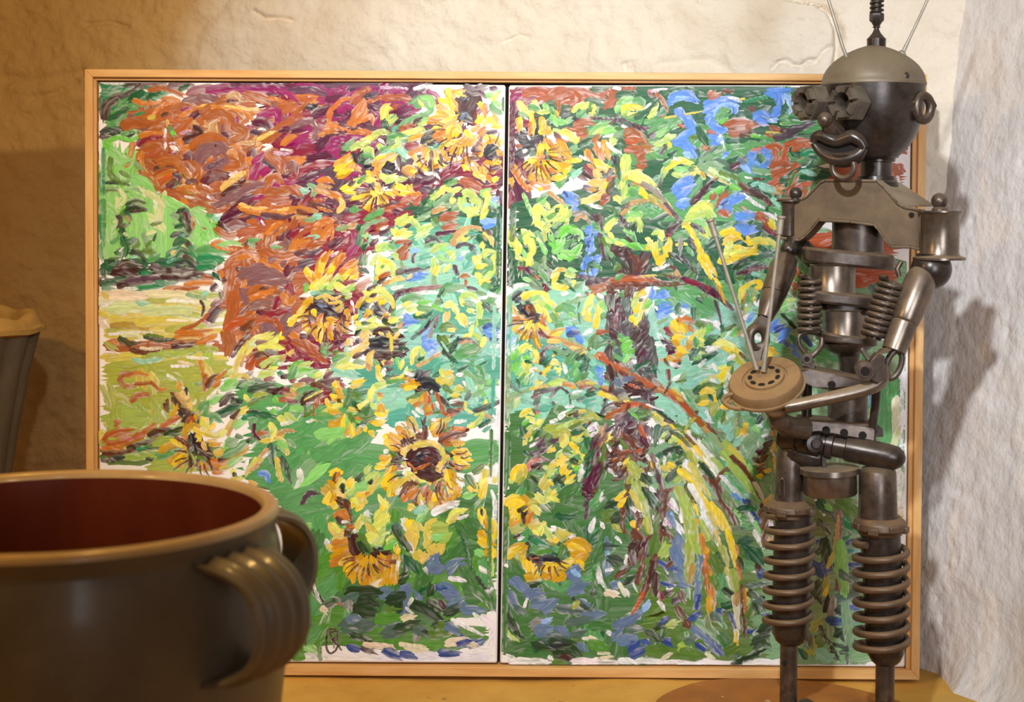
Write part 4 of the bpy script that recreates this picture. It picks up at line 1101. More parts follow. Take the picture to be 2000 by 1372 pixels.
block(160, 650, 2.186, '''
l 9 142,20 152,10 160,6 168,2; h 5 140,26 146,14 152,6; l 8 164,10 172,8 176,2; h 6 134,44 138,30 142,20; y 5 178,4 182,10; i 5 150,10 160,8; H 3 142,30 146,20; l 7 158,14 168,12 180,14; v 4 156,9 164,8; s 4 156,18 164,21; z 4 164,16 174,18; O 6 182,10 190,16; W 7 178,8 190,12; b 8 150,26 158,20 168,22; R 8 150,32 152,22; r 7 156,28 164,24; L 6 160,30 168,25 178,22; N 4 168,32 176,26 180,24; l 6 164,36 174,32; L 8 160,38 170,36; H 4 178,24 182,20; a 4 184,18 188,20; W 8 184,12 190,20; w 5 176,28 184,28
G 8 140,48 152,44 166,46; F 7 150,52 162,48 172,46; s 5 142,48 154,44; e 5 176,36 182,40; N 7 186,32 190,40; M 4 178,40 186,38; W 4 164,42 172,40; w 4 150,40 154,38; v 5 144,40 152,36; h 5 136,40 144,38 150,42; n 8 126,50 134,46 138,42; N 6 128,46 134,42; i 4 130,36 136,34; w 5 112,60 118,54 122,50; n 7 116,62 124,58 128,60; N 4 112,62 116,60; B 8 124,64 130,58 134,56; M 4 124,72 132,66 140,62; B 5 166,52 176,52 184,50; G 8 120,74 130,70 140,66; F 6 134,60 142,62; h 4 146,58 150,62; f 6 150,64 158,58 166,56; l 4 146,56 148,60; q 5 154,56 164,54; W 6 176,52 190,52; B 5 170,54 178,50; H 6 182,56 190,58; r 5 176,60 188,60; N 5 172,58 174,62
O 4 40,39 48,36 58,38; o 6 34,44 36,38 44,36; o 5 34,44 40,48 50,46; o 4 48,46 58,45 64,44; o 3 62,44 68,50 70,53; O 4 70,52 74,50; o 6 44,62 50,56 60,55; O 4 105,24 107,32 108,38; O 5 108,36 112,44 110,52; o 5 110,38 109,50; b 6 112,48 118,40 124,40; O 4 120,42 126,36 129,34; O 5 118,48 124,44; R 7 30,81 34,80; w 4 94,22 104,23 112,23; w 4 76,38 84,42; w 4 80,30 96,30; c 3 86,26 100,29; T 5 46,24 56,26 70,23; s 4 102,46 106,46; 3 6 70,18 84,18 100,16
Y 6 86,50 88,46 87,44; b 5 80,54 84,58 92,68; B 6 82,58 86,66 90,74; a 8 88,56 90,54 94,60; a 7 95,62 97,68; H 4 84,54 90,62 96,70; H 3 94,62 98,58; w 4 100,64 102,60; w 3 90,49 93,52; B 4 93,50 94,54; h 5 76,60 78,66; b 4 76,60 77,64; Y 5 80,74 84,70 84,66; w 4 72,70 74,76; b 6 74,64 76,68; B 9 88,70 96,74 104,76; B 8 92,80 96,74; b 5 100,74 104,78; Y 4 102,74 100,82; G 5 104,80 108,76; g 7 106,68 112,62 110,72; g 8 112,80 118,74 124,80
R 9 20,96 30,90 42,88; R 9 24,102 38,98 52,92; R 7 48,94 58,88 66,82; R 6 70,86 78,80 86,76; O 6 18,104 28,104 38,104; w 3 84,82 88,78; 3 3 24,95 30,95; B 7 60,92 70,88 82,88; F 6 74,92 84,88 90,86; B 6 42,104 54,100 64,96; b 6 20,108 34,108 46,106; x 6 30,112 46,110 60,104; G 6 52,106 64,104 70,102; e 4 50,104 58,102; G 5 76,94 86,92; 3 8 40,112 56,110 70,106; F 4 58,113 64,114; g 8 68,110 78,108 88,106; 3 7 64,100 76,96 82,96; w 3 84,93 90,94; W 5 84,94 90,98; V 4 18,114 30,114
Y 7 70,106 76,102 86,100; y 5 80,96 86,100 90,102; Y 6 92,90 94,84 98,80; O 5 92,92 94,102 96,106; Y 5 92,88 98,84 106,84; o 4 94,80 98,76 101,80; Y 6 78,116 86,110 94,104; y 5 82,118 88,112 92,108; k 9 98,92 100,102 102,110; B 8 104,98 110,104 116,110; x 5 96,96 97,108; y 6 108,82 110,76 112,88; l 6 108,80 112,86; y 5 100,86 108,90 116,92; h 6 112,90 120,92 126,88; y 5 118,82 114,88; a 5 108,98 110,104; Y 5 114,100 124,100; y 4 102,92 106,94 104,97; l 5 124,92 130,86; N 4 132,94 128,102 130,106; h 6 118,108 128,106; B 5 106,108 116,110; f 6 104,112 112,116 120,112; a 3 112,97 120,96
B 6 98,120 96,110; b 5 104,114 104,122; Y 4 106,116 110,124; O 5 110,122 112,116; B 4 114,112 116,122; O 7 116,116 128,116 138,112; Y 5 136,112 142,108 148,104; O 5 118,120 130,120; O 6 118,124 126,124; B 5 122,114 130,112; Y 6 88,120 92,110; y 3 88,114 90,112; g 8 128,110 140,104 146,98; s 8 130,100 140,96; n 7 132,118 140,112; 2 5 138,92 142,94; F 4 148,98 152,94; w 4 150,104 156,98; w 5 145,122 148,114
h 5 130,86 136,78 140,70; H 4 130,92 134,84 138,76; h 6 138,74 146,68; l 4 142,72 148,70; B 5 134,76 140,70; M 4 148,72 158,70; n 7 136,84 146,78; g 7 150,80 158,74; G 6 152,72 166,74 174,76; e 5 144,76 152,74; w 5 166,68 178,68; N 5 170,70 174,72; M 4 154,82 154,90 160,97; o 6 158,90 164,90; h 5 160,97 168,96 178,92; H 5 170,94 182,88 190,88; l 7 168,82 172,88 170,94; l 7 176,76 184,80; L 7 182,74 190,78; w 5 178,82 188,80; a 5 174,94 180,98 184,108; G 7 169,100 170,112 172,118; G 5 174,104 180,102; F 6 178,112 184,124 186,132; h 5 174,112 176,124 178,132; H 6 166,104 160,112 154,118; h 5 160,112 152,120 146,128; l 4 156,112 150,122; H 4 158,118 150,124; u 6 158,126 164,126 167,134; n 8 176,98 182,104; w 4 162,112 168,106; s 5 184,96 190,102; l 5 134,122 136,128; k 4 136,126 138,132; h 5 124,122 130,120; Y 4 150,133 156,136; h 5 134,132 144,130
''')
# --- left panel, upper right ------------------------------------------
block(560, 130, 2.186, '''
O 5 4,27 18,27 34,30; O 5 18,30 30,33 36,32; o 7 4,32 14,30 22,28; k 5 16,36 22,37 28,34; o 7 6,42 12,38 16,34; r 7 6,48 14,44; v 7 4,56 12,50 22,49 26,54; v 6 26,54 27,62 23,64; M 7 6,58 16,56; M 8 24,44 32,40 38,36; m 9 30,30 42,26 52,24; V 7 4,22 20,21 32,24; m 6 2,24 8,30; M 6 36,30 48,26; O 4 42,36 50,30 58,28; o 8 58,30 66,24 72,20; r 6 60,32 68,28; O 6 38,46 39,40 46,34; O 5 37,56 38,48; O 7 36,58 44,52 52,56; O 5 30,62 36,58 46,58; M 8 44,42 54,40 58,44; m 7 46,40 54,36 60,38; M 8 48,50 54,50 57,44; O 9 58,52 62,44 68,32; O 7 62,50 68,44 72,36; O 5 68,48 76,44 77,50; O 6 56,58 64,58 76,60; B 4 58,56 62,55; k 4 70,27 76,24; o 5 72,20 76,22; m 8 78,38 84,42; M 6 74,36 82,38; o 4 72,32 84,28 100,26; r 8 88,28 100,27 111,28; r 5 100,32 108,31; V 6 76,26 82,24; p 4 84,19 96,19 108,20; m 5 92,22 106,22; m 8 100,32 108,40; M 9 96,44 106,38; V 7 98,48 108,46; k 4 98,50 106,48; r 5 94,38 99,34; m 7 82,52 84,44; m 6 40,68 54,64 70,63
w 5 114,20 124,18 136,19; w 4 190,20 186,30; w 5 160,18 172,19; M 4 116,24 128,26; m 4 126,22 134,26 138,34; W 5 130,30 136,34
g 7 114,34 118,29 124,28; n 7 122,28 130,30 130,36; g 6 116,36 122,33 128,38; l 3 122,36 118,30; N 4 126,36 131,40; w 5 128,44 133,40; g 5 118,44 126,42 130,38; s 6 120,44 110,48 102,52; g 5 116,46 106,52 96,56; G 5 92,56 86,52 90,46; l 8 86,46 88,38 92,35; L 5 90,48 94,42; s 6 92,52 96,46; L 4 92,50 98,46; n 4 120,50 126,46; L 4 118,52 126,50; r 5 102,56 112,52 118,48; B 5 114,50 120,47; t 4 98,54 94,58
L 6 78,62 84,58 92,60; L 6 72,68 80,62; l 6 66,72 70,66 76,64; L 6 110,62 118,56 126,60; l 5 100,62 112,58 122,56; g 7 90,64 100,62 108,64; s 8 92,70 100,68 110,66; T 5 100,66 104,72; g 6 108,72 112,66; Y 6 110,66 118,63 126,62; m 6 76,72 80,68; w 4 82,65 87,68; p 4 100,70 106,69; L 6 82,70 86,74 92,74; T 6 90,76 100,76 108,76; L 5 94,74 100,70 98,64; g 5 84,76 90,72
k 8 122,68 128,60 134,58; k 8 128,70 134,66 138,62; x 5 122,66 130,63 136,68; s 5 122,72 128,74 136,74; t 4 132,72 140,70; g 3 140,70 142,67; w 5 128,80 122,86
Y 6 124,74 116,74 112,80; a 5 112,78 116,84 114,90; O 5 110,78 116,74 122,71; y 5 118,86 122,92 126,94; Y 6 126,74 123,82 124,90; a 4 127,76 125,86; b 4 129,76 131,84; Y 5 132,88 134,80 132,74; l 6 134,82 136,88 141,89; Y 5 140,76 142,82 148,84; Y 4 137,72 141,80; O 4 132,90 136,88; w 5 124,96 132,96 136,100; w 4 137,93 142,92; M 4 120,84 124,88; W 8 140,98 146,92 154,86; W 7 108,72 116,70; M 8 112,92 120,96; w 3 120,82 123,88
B 12 154,46 156,32 164,26; B 14 160,38 168,30 170,24; B 12 162,50 166,42 170,32; k 8 156,44 164,48; k 5 158,30 162,26; W 5 168,44 176,34; B 9 160,20 168,22 176,19; W 4 166,52 174,46 180,40; j 4 156,46 160,42; M 4 172,22 178,28; w 5 178,34 184,38
Y 7 142,24 150,24 157,22; y 5 144,20 146,30; y 6 152,24 157,26; Y 6 144,28 150,34 152,40; y 6 136,30 144,32 148,36; Y 5 134,36 144,38; y 6 134,42 144,42 150,46; Y 5 136,40 146,46; y 4 144,26 149,42; Y 6 128,48 138,46 146,48; O 5 127,50 136,48; y 6 132,56 142,50 152,44; Y 7 134,60 144,54 150,48; y 6 140,62 148,54; Y 7 144,64 150,58 156,50; y 7 150,62 154,54; Y 8 150,70 158,66 162,58; O 6 140,58 136,64; y 5 142,70 152,66; Y 7 146,76 156,72 164,66; y 5 160,58 166,64; Y 6 164,70 168,62; a 4 140,66 148,72; O 6 132,62 140,66; y 5 154,78 158,74; a 4 152,52 156,58
y 7 172,46 174,45; y 5 172,32 176,38; Y 4 176,38 178,46; O 4 177,34 178,42; Y 5 166,58 172,52; y 5 170,50 174,47; O 5 172,60 178,54; a 4 176,52 182,48; y 6 180,46 186,50 192,54; Y 5 184,44 190,50; y 4 184,54 190,54; H 5 172,64 178,58; V 5 180,60 188,58; v 4 166,74 172,68 174,62
n 7 180,26 186,26 190,22; l 5 184,30 188,24; g 7 182,34 186,38 190,40; n 6 186,32 192,36; G 4 194,28 194,40; M 4 182,20 188,19; w 4 193,44 190,50
k 11 180,78 184,74 188,74; k 9 182,82 188,80; x 4 183,76 188,72; Y 6 172,80 174,72 178,69; y 5 178,64 186,64 192,68; Y 5 180,68 186,66 190,70; Y 5 188,76 192,80; y 5 170,78 174,80; Y 6 178,86 184,88 188,84; y 5 186,88 190,85; Y 7 158,84 164,80; b 5 164,82 172,82; y 7 158,88 162,92; Y 7 164,86 170,92; y 6 168,96 174,98 178,102; Y 6 174,90 178,96; Y 6 182,94 186,92; O 5 180,98 184,104; y 5 184,102 188,100; M 5 182,92 190,90; W 5 156,80 162,78; M 5 166,76 172,76; w 4 164,88 168,87; p 4 150,88 156,86
B 6 48,78 52,76; g 7 52,74 58,68; s 5 54,70 60,66; L 6 58,74 64,70 72,68; L 6 68,76 74,74 77,80; g 5 66,80 72,79 76,81; k 4 64,80 68,76; G 6 66,86 70,82; s 5 70,88 76,84; k 5 70,90 76,88; Y 7 44,88 52,84 58,78; y 6 44,92 54,88 60,84; Y 7 46,98 54,94 60,86; y 5 48,94 56,94; y 4 46,96 60,92; H 5 62,90 66,94; k 5 60,78 63,86; Y 6 78,88 86,82 96,78; Y 6 80,92 90,86 98,80; y 4 80,82 88,80; y 4 86,90 96,82; k 11 90,92 96,88; k 6 86,94 92,96; w 5 98,86 100,92; g 5 102,78 106,84; T 4 98,74 104,78 106,82; Y 5 104,92 110,90 116,94; y 5 110,96 114,92; B 5 100,80 101,88; y 5 72,94 76,100; Y 6 78,94 82,98; O 4 82,94 82,100; H 6 104,92 112,98
l 6 84,97 90,100 98,98; L 6 88,102 98,101 106,100; l 5 72,102 80,101; y 7 50,110 60,106 68,102; l 5 60,104 68,100; y 5 52,112 60,112; g 4 64,104 70,98; Y 7 58,120 66,118 74,112; y 6 60,119 70,114; y 7 70,126 74,122 76,116; Y 5 72,128 76,124; y 6 76,112 80,118 84,124; y 7 80,110 86,114; Y 6 86,116 90,124; y 5 90,112 96,116; Y 5 94,110 100,114; y 6 98,106 106,110 110,106; h 5 108,106 112,110; Y 5 106,112 116,114; k 3 74,106 78,110; k 3 84,108 86,104; x 4 92,108 96,104; y 4 88,124 90,120; y 5 102,114 110,113; O 4 108,116 120,113; a 4 80,104 84,110; w 3 90,110 94,111
r 7 102,122 110,118 116,118; V 6 92,124 100,122; M 7 108,104 114,100; M 9 122,106 130,102; V 7 120,110 130,110; w 4 132,104 136,104; W 8 140,104 148,98; r 9 156,102 164,104 172,108; r 7 160,106 172,112; W 7 176,110 188,108; p 4 180,118 190,116; M 7 190,112 193,124
G 5 120,126 126,118 134,108; g 5 124,128 132,116 142,106; s 6 132,124 142,118 150,110; L 6 130,118 138,112; l 6 136,114 144,106 148,104; l 5 142,108 148,112; L 5 148,112 156,108; g 6 144,106 152,102; G 4 140,104 148,100; s 6 136,128 148,122; H 5 130,130 142,126; l 6 147,118 149,122; s 8 150,128 154,124; r 7 142,132 150,136
L 8 158,114 164,112 168,120; L 8 156,118 158,126 164,130; n 7 174,114 180,112; l 7 178,112 180,122 176,130; L 8 166,118 172,122 170,128; T 7 160,124 168,130; y 4 166,132 170,126; l 5 162,134 168,130; G 8 180,128 190,130; J 6 184,120 188,118; T 5 182,122 190,126; u 6 174,134 184,134; G 6 190,126 194,134
T 6 12,112 20,110; s 6 20,106 26,110 22,116; r 8 4,108 10,114; m 7 26,102 32,98; M 6 18,100 28,96; O 6 28,102 36,101 42,104; H 4 28,106 40,108; O 7 38,114 46,116 50,122; a 5 46,130 50,124 48,118; H 6 26,110 38,113; b 5 20,122 34,126 42,130; o 4 24,120 36,118; O 3 28,126 40,130; H 4 12,128 28,130; V 4 10,126 24,128; g 7 58,130 62,126; M 6 54,124 66,122; b 6 80,128 88,124; s 5 82,132 86,128; r 7 90,128 102,126; T 5 24,134 30,133; H 7 6,136 18,134; W 6 100,134 110,132; r 6 114,124 118,118; V 5 56,106 60,102
''')
block(560, 400, 2.186, '''
O 6 4,4 14,4 26,6; b 5 10,6 20,8; T 6 24,11 30,11; s 5 18,14 26,13; w 4 8,24 14,22; O 7 26,20 34,15 44,14; O 8 22,26 32,24; O 7 30,34 36,24 42,18; T 5 20,30 28,28; o 9 14,42 24,36 32,34; r 8 8,14 4,22; W 6 4,28 10,22; W 8 46,34 54,30; m 8 56,44 62,36 60,28; p 4 52,28 56,24; H 4 46,20 52,24; O 3 40,32 42,20; v 6 42,10 52,13; H 6 54,20 62,18; s 5 44,22 54,20; M 8 40,38 48,30; r 7 18,34 24,30; O 8 10,36 18,32; V 6 8,44 20,42; r 8 4,52 12,50; V 8 12,54 24,50; V 5 20,46 30,40
W 8 52,12 64,10; g 7 58,4 64,4; r 8 76,6 86,12; s 6 80,6 84,4; f 6 70,14 80,12; g 6 72,12 86,6; s 5 76,16 88,14; r 7 82,20 90,16; o 5 80,22 86,24; M 7 96,6 104,8; W 6 100,12 110,6; V 7 84,26 92,22; w 4 84,22 90,20; M 6 90,34 98,26; w 3 88,34 94,32; G 6 64,22 68,18; s 5 66,28 70,20 76,16; g 5 66,36 66,26; d 5 63,36 64,28; s 6 70,36 76,32; T 3 68,28 74,28 74,34; L 3 70,30 72,26; W 3 70,32 72,32; G 5 68,40 70,36; M 5 76,36 82,30; p 4 70,48 74,42; G 5 66,54 67,44; s 4 70,54 71,44; d 5 66,58 72,60; w 4 72,44 75,42
l 7 96,22 100,28 110,26; l 6 100,18 106,14 114,12; L 6 98,16 108,10; y 4 98,26 106,22; B 3 106,20 112,17; L 6 112,14 118,20; s 7 118,12 128,8; L 7 118,24 130,18; s 6 130,14 136,18; f 5 132,12 136,18; i 7 116,30 126,24; r 9 138,12 150,10; r 9 140,22 152,18; G 5 126,30 140,28; M 4 134,26 150,24; G 5 118,8 128,2; T 7 122,38 118,30; w 4 94,30 104,31; r 4 98,34 110,32; M 5 104,38 112,34; r 8 104,48 106,38; r 7 100,44 108,36; T 6 112,38 116,44
L 7 80,40 88,37 96,40; n 6 86,40 92,37; g 4 92,36 97,40; i 6 82,46 84,52; L 5 76,54 80,46; l 7 82,56 84,64; l 7 84,48 88,54 86,62; l 6 90,50 94,54 98,58; y 4 86,50 92,50; y 4 80,66 88,62; L 5 96,44 99,48; g 3 85,56 87,54; s 6 102,52 104,60; V 6 98,62 106,58; V 5 106,60 118,58 128,56; r 5 84,66 90,62 96,62; L 5 94,56 95,64; B 5 82,70 88,66
T 8 120,40 128,38; s 7 124,36 132,34; V 4 124,33 132,30 138,34; e 4 128,36 136,38; t 7 120,48 128,46; V 3 113,52 113,46 118,41; t 6 118,54 126,54; J 5 112,42 118,40; L 6 130,42 134,38 142,37; n 6 138,40 144,40; L 5 132,48 130,60; l 6 132,62 136,54; s 6 138,52 142,46; L 5 144,44 150,42; n 4 136,46 142,50; L 5 146,50 150,46; l 4 140,60 146,54; B 3 150,56 152,60; V 4 150,54 153,66
T 9 156,44 160,40; w 5 157,44 162,42; J 4 154,48 158,47; V 4 152,38 158,35 166,37; V 4 164,38 169,44; t 7 162,48 166,44; G 5 158,30 168,28; a 4 152,33 156,28 162,23; H 5 150,28 158,22 166,20; H 4 168,20 174,22; a 5 176,26 182,30 184,36; H 5 148,36 149,30; l 5 158,32 161,30; V 5 178,22 184,27; G 8 172,30 178,34; G 8 176,10 186,8; J 7 174,14 182,16 188,14; u 5 176,20 184,18; L 8 160,4 170,8; l 5 174,12 180,4; l 5 174,38 176,34; l 7 168,52 174,46; l 6 166,48 172,50; L 7 176,46 178,42 184,42; l 6 184,46 188,52 186,60; L 6 184,60 178,66; l 6 170,62 174,66; y 5 170,56 178,54; l 6 172,70 180,68; s 4 178,48 182,54; L 5 186,44 190,46; G 6 192,40 194,60; G 7 182,76 190,70; g 6 176,72 184,74
u 6 106,68 114,64 122,64; u 5 118,62 124,62; u 5 114,68 122,70; T 7 100,72 112,72 126,70; a 5 90,70 98,66 106,67; H 4 86,72 92,68; a 3 108,66 112,63; M 4 94,84 100,78 108,76; W 5 108,77 124,75 138,73; M 4 100,80 112,76; w 5 94,75 104,73; w 5 112,80 126,78 138,79; w 4 150,76 160,78; T 8 140,68 150,64; o 5 156,64 162,63; o 4 160,68 160,72; t 6 150,66 152,70; g 7 138,80 142,74 150,72; s 7 144,76 156,73; G 4 138,88 136,82 140,76; V 4 162,74 170,76; s 5 170,78 178,80; w 6 180,80 190,82; w 5 188,86 191,96
V 3 96,94 96,86 102,80; M 4 92,96 96,86; g 7 104,86 112,82 120,84; l 5 104,90 112,88; L 6 108,94 116,92; N 5 118,88 128,87; N 5 130,90 140,95; G 5 114,100 124,100 130,96; l 4 116,98 124,94; g 6 118,92 128,93; s 6 134,88 138,84; l 6 142,90 148,88; a 6 144,96 142,104; l 6 148,90 154,98; L 6 156,82 164,80 170,84; l 5 158,90 156,84; L 6 172,88 173,98 170,106; L 5 162,94 168,96; s 7 160,88 166,90; l 5 152,100 160,108; l 6 156,98 160,104; a 4 160,104 160,108; g 7 172,106 182,104; x 6 176,90 182,92; d 4 176,88 182,96; B 4 184,96 188,93; T 8 164,110 172,116
u 8 106,100 112,106; u 7 104,106 116,105; u 6 124,114 130,112; u 9 122,122 130,120; u 8 122,128 132,124; J 4 120,116 126,114; V 3 118,116 126,108 134,99; V 3 132,110 136,99; d 3 112,120 120,112; z 4 128,118 130,110; T 7 110,112 118,108; g 5 94,100 98,94; T 6 98,98 104,94; k 3 124,110 128,104
f 7 138,112 144,108 150,110; F 6 136,118 140,126; G 7 140,124 146,128; l 4 144,112 150,112; f 6 140,120 144,118; G 6 148,130 152,120; k 3 147,118 150,116; L 3 142,118 146,124; l 4 158,118 164,116 166,108; L 5 168,116 174,120; l 5 174,126 178,118; V 5 154,122 162,121 170,126; H 4 156,124 164,122; g 8 156,130 166,126; g 9 152,134 168,134; u 6 176,112 184,108 188,114; U 4 176,110 182,107 188,110; u 7 180,116 188,116; U 4 182,120 188,122; w 5 182,128 190,126; T 6 180,130 188,134; k 3 153,120 156,121; L 5 114,130 122,128; l 5 112,136 116,130; p 4 130,134 136,130
''')
# sunflowers of the left panel's middle
block(560, 400, 2.186, '''
Y 8 18,60 24,66 28,72; y 6 17,58 22,64; Y 8 28,64 30,54 36,44; y 6 30,60 34,48 40,43; O 5 32,50 38,42; Y 8 36,64 42,54 50,44; y 5 38,60 46,50; O 6 44,54 52,44; Y 8 46,66 54,60 62,52; y 5 50,66 58,58; O 5 48,60 60,50; y 6 56,68 64,62; Y 5 58,62 64,57; p 4 40,46 46,42; y 7 22,74 28,70; l 6 26,76 30,70 34,66; l 6 32,70 38,64; L 6 30,74 38,72; N 5 34,76 44,72; L 6 38,76 46,64 48,68; f 4 46,68 49,72; l 7 44,72 52,76; L 6 50,78 58,74 60,72; i 5 52,82 58,80; g 6 24,80 34,79 42,79; T 4 22,79 28,78; N 4 58,76 60,74; W 4 52,70 62,68; g 4 16,74 18,70; N 4 17,78 18,72; w 4 14,82 18,79; L 4 50,82 56,84
k 8 24,86 34,84 44,90; k 9 26,92 36,94 44,98; k 8 32,98 42,100; B 7 42,82 52,84; B 6 36,86 48,92; h 3 26,84 32,82 36,86; a 3 34,80 42,84 48,82; h 3 44,86 50,88; h 4 44,94 50,90; a 3 38,88 46,88; j 3 28,90 36,91; H 4 46,96 50,92
Y 6 20,86 22,84; Y 6 14,92 18,88 22,84; y 5 10,98 16,92; l 6 2,104 10,100; y 5 2,108 8,102 14,98; Y 6 16,104 18,96; O 5 12,106 20,104; y 5 23,94 26,98; Y 6 18,112 16,106; y 4 16,108 20,114; b 6 20,100 26,104; w 3 10,104 14,102; O 5 28,106 32,98; Y 5 28,112 30,102; y 6 29,122 30,112 32,106; Y 5 24,112 28,120; O 5 22,108 26,106; b 5 34,104 36,112; Y 6 36,118 36,108 40,104; y 4 34,108 42,106; Y 5 36,102 44,103; O 6 40,116 38,108; Y 5 40,120 38,114; O 5 46,112 48,104; o 5 46,120 48,112 52,108; Y 4 52,98 54,94 56,106; b 5 50,100 52,110; Y 4 53,112 55,100; w 4 58,86 60,96; w 3 59,100 59,108; R 3 57,90 58,96; M 5 46,114 44,118
''')
block(560, 400, 2.186, '''
k 8 66,92 70,88 74,84; B 6 66,86 74,82; j 3 68,93 73,93; k 8 76,96 84,92 88,90; B 6 80,88 88,96; k 6 80,98 86,100; h 4 62,92 66,86 72,82; l 6 70,80 78,76 86,76; l 6 76,78 84,76 90,80; l 6 88,80 94,86 95,90; L 5 84,80 90,84; h 5 72,86 80,84 86,82; B 4 76,82 80,80; Y 6 84,86 86,89; y 4 83,88 88,86; Y 4 64,92 66,84; W 4 72,100 78,94; w 6 66,104 72,102; y 4 60,102 64,98; Y 5 70,100 74,96; h 5 72,94 76,98; l 7 74,106 78,102; l 6 62,106 70,108 78,110; l 5 80,106 84,110 90,108; y 5 86,104 90,98; Y 4 87,98 93,102; M 4 86,104 90,100; y 5 88,106 96,104; G 4 68,106 74,106; F 5 86,104 98,108; L 6 64,112 74,110; l 6 92,104 100,102; f 6 70,116 80,112; F 5 62,116 66,112; f 6 90,114 98,112
B 7 78,114 90,112 96,116; B 9 84,124 92,120 102,118; k 9 76,124 84,122 92,120; k 8 78,130 88,128; B 8 92,132 104,128; k 6 70,132 78,130; b 5 90,118 98,120; a 6 68,122 72,114 74,116; a 5 66,118 70,116; a 5 72,122 70,126; a 6 60,132 68,128 74,122; a 5 58,133 66,130; k 5 62,122 67,121; p 4 66,120 68,122; a 6 52,124 58,122; h 3 82,114 86,116; h 3 92,116 91,114; h 3 94,122 93,130; a 4 96,120 100,114; H 4 100,110 104,106; h 3 90,117 94,118; B 6 100,126 107,124; G 4 102,128 106,128; a 5 74,136 76,132; B 7 82,136 100,134; T 6 52,130 60,130; w 4 58,120 58,126; w 4 54,130 62,128; L 4 46,134 56,134
O 7 4,116 14,122 22,126; o 8 10,126 22,128 28,132; r 8 20,132 28,134; M 5 12,118 22,118; W 4 4,124 12,132; a 4 2,134 6,130; f 8 32,130 36,126 38,124; g 6 32,132 38,134; s 3 34,130 36,128; M 6 44,124 50,122; f 5 42,132 46,130; p 4 48,128 52,124; r 6 62,74 70,70 75,67; o 4 62,78 70,74; B 4 72,76 80,72
''')
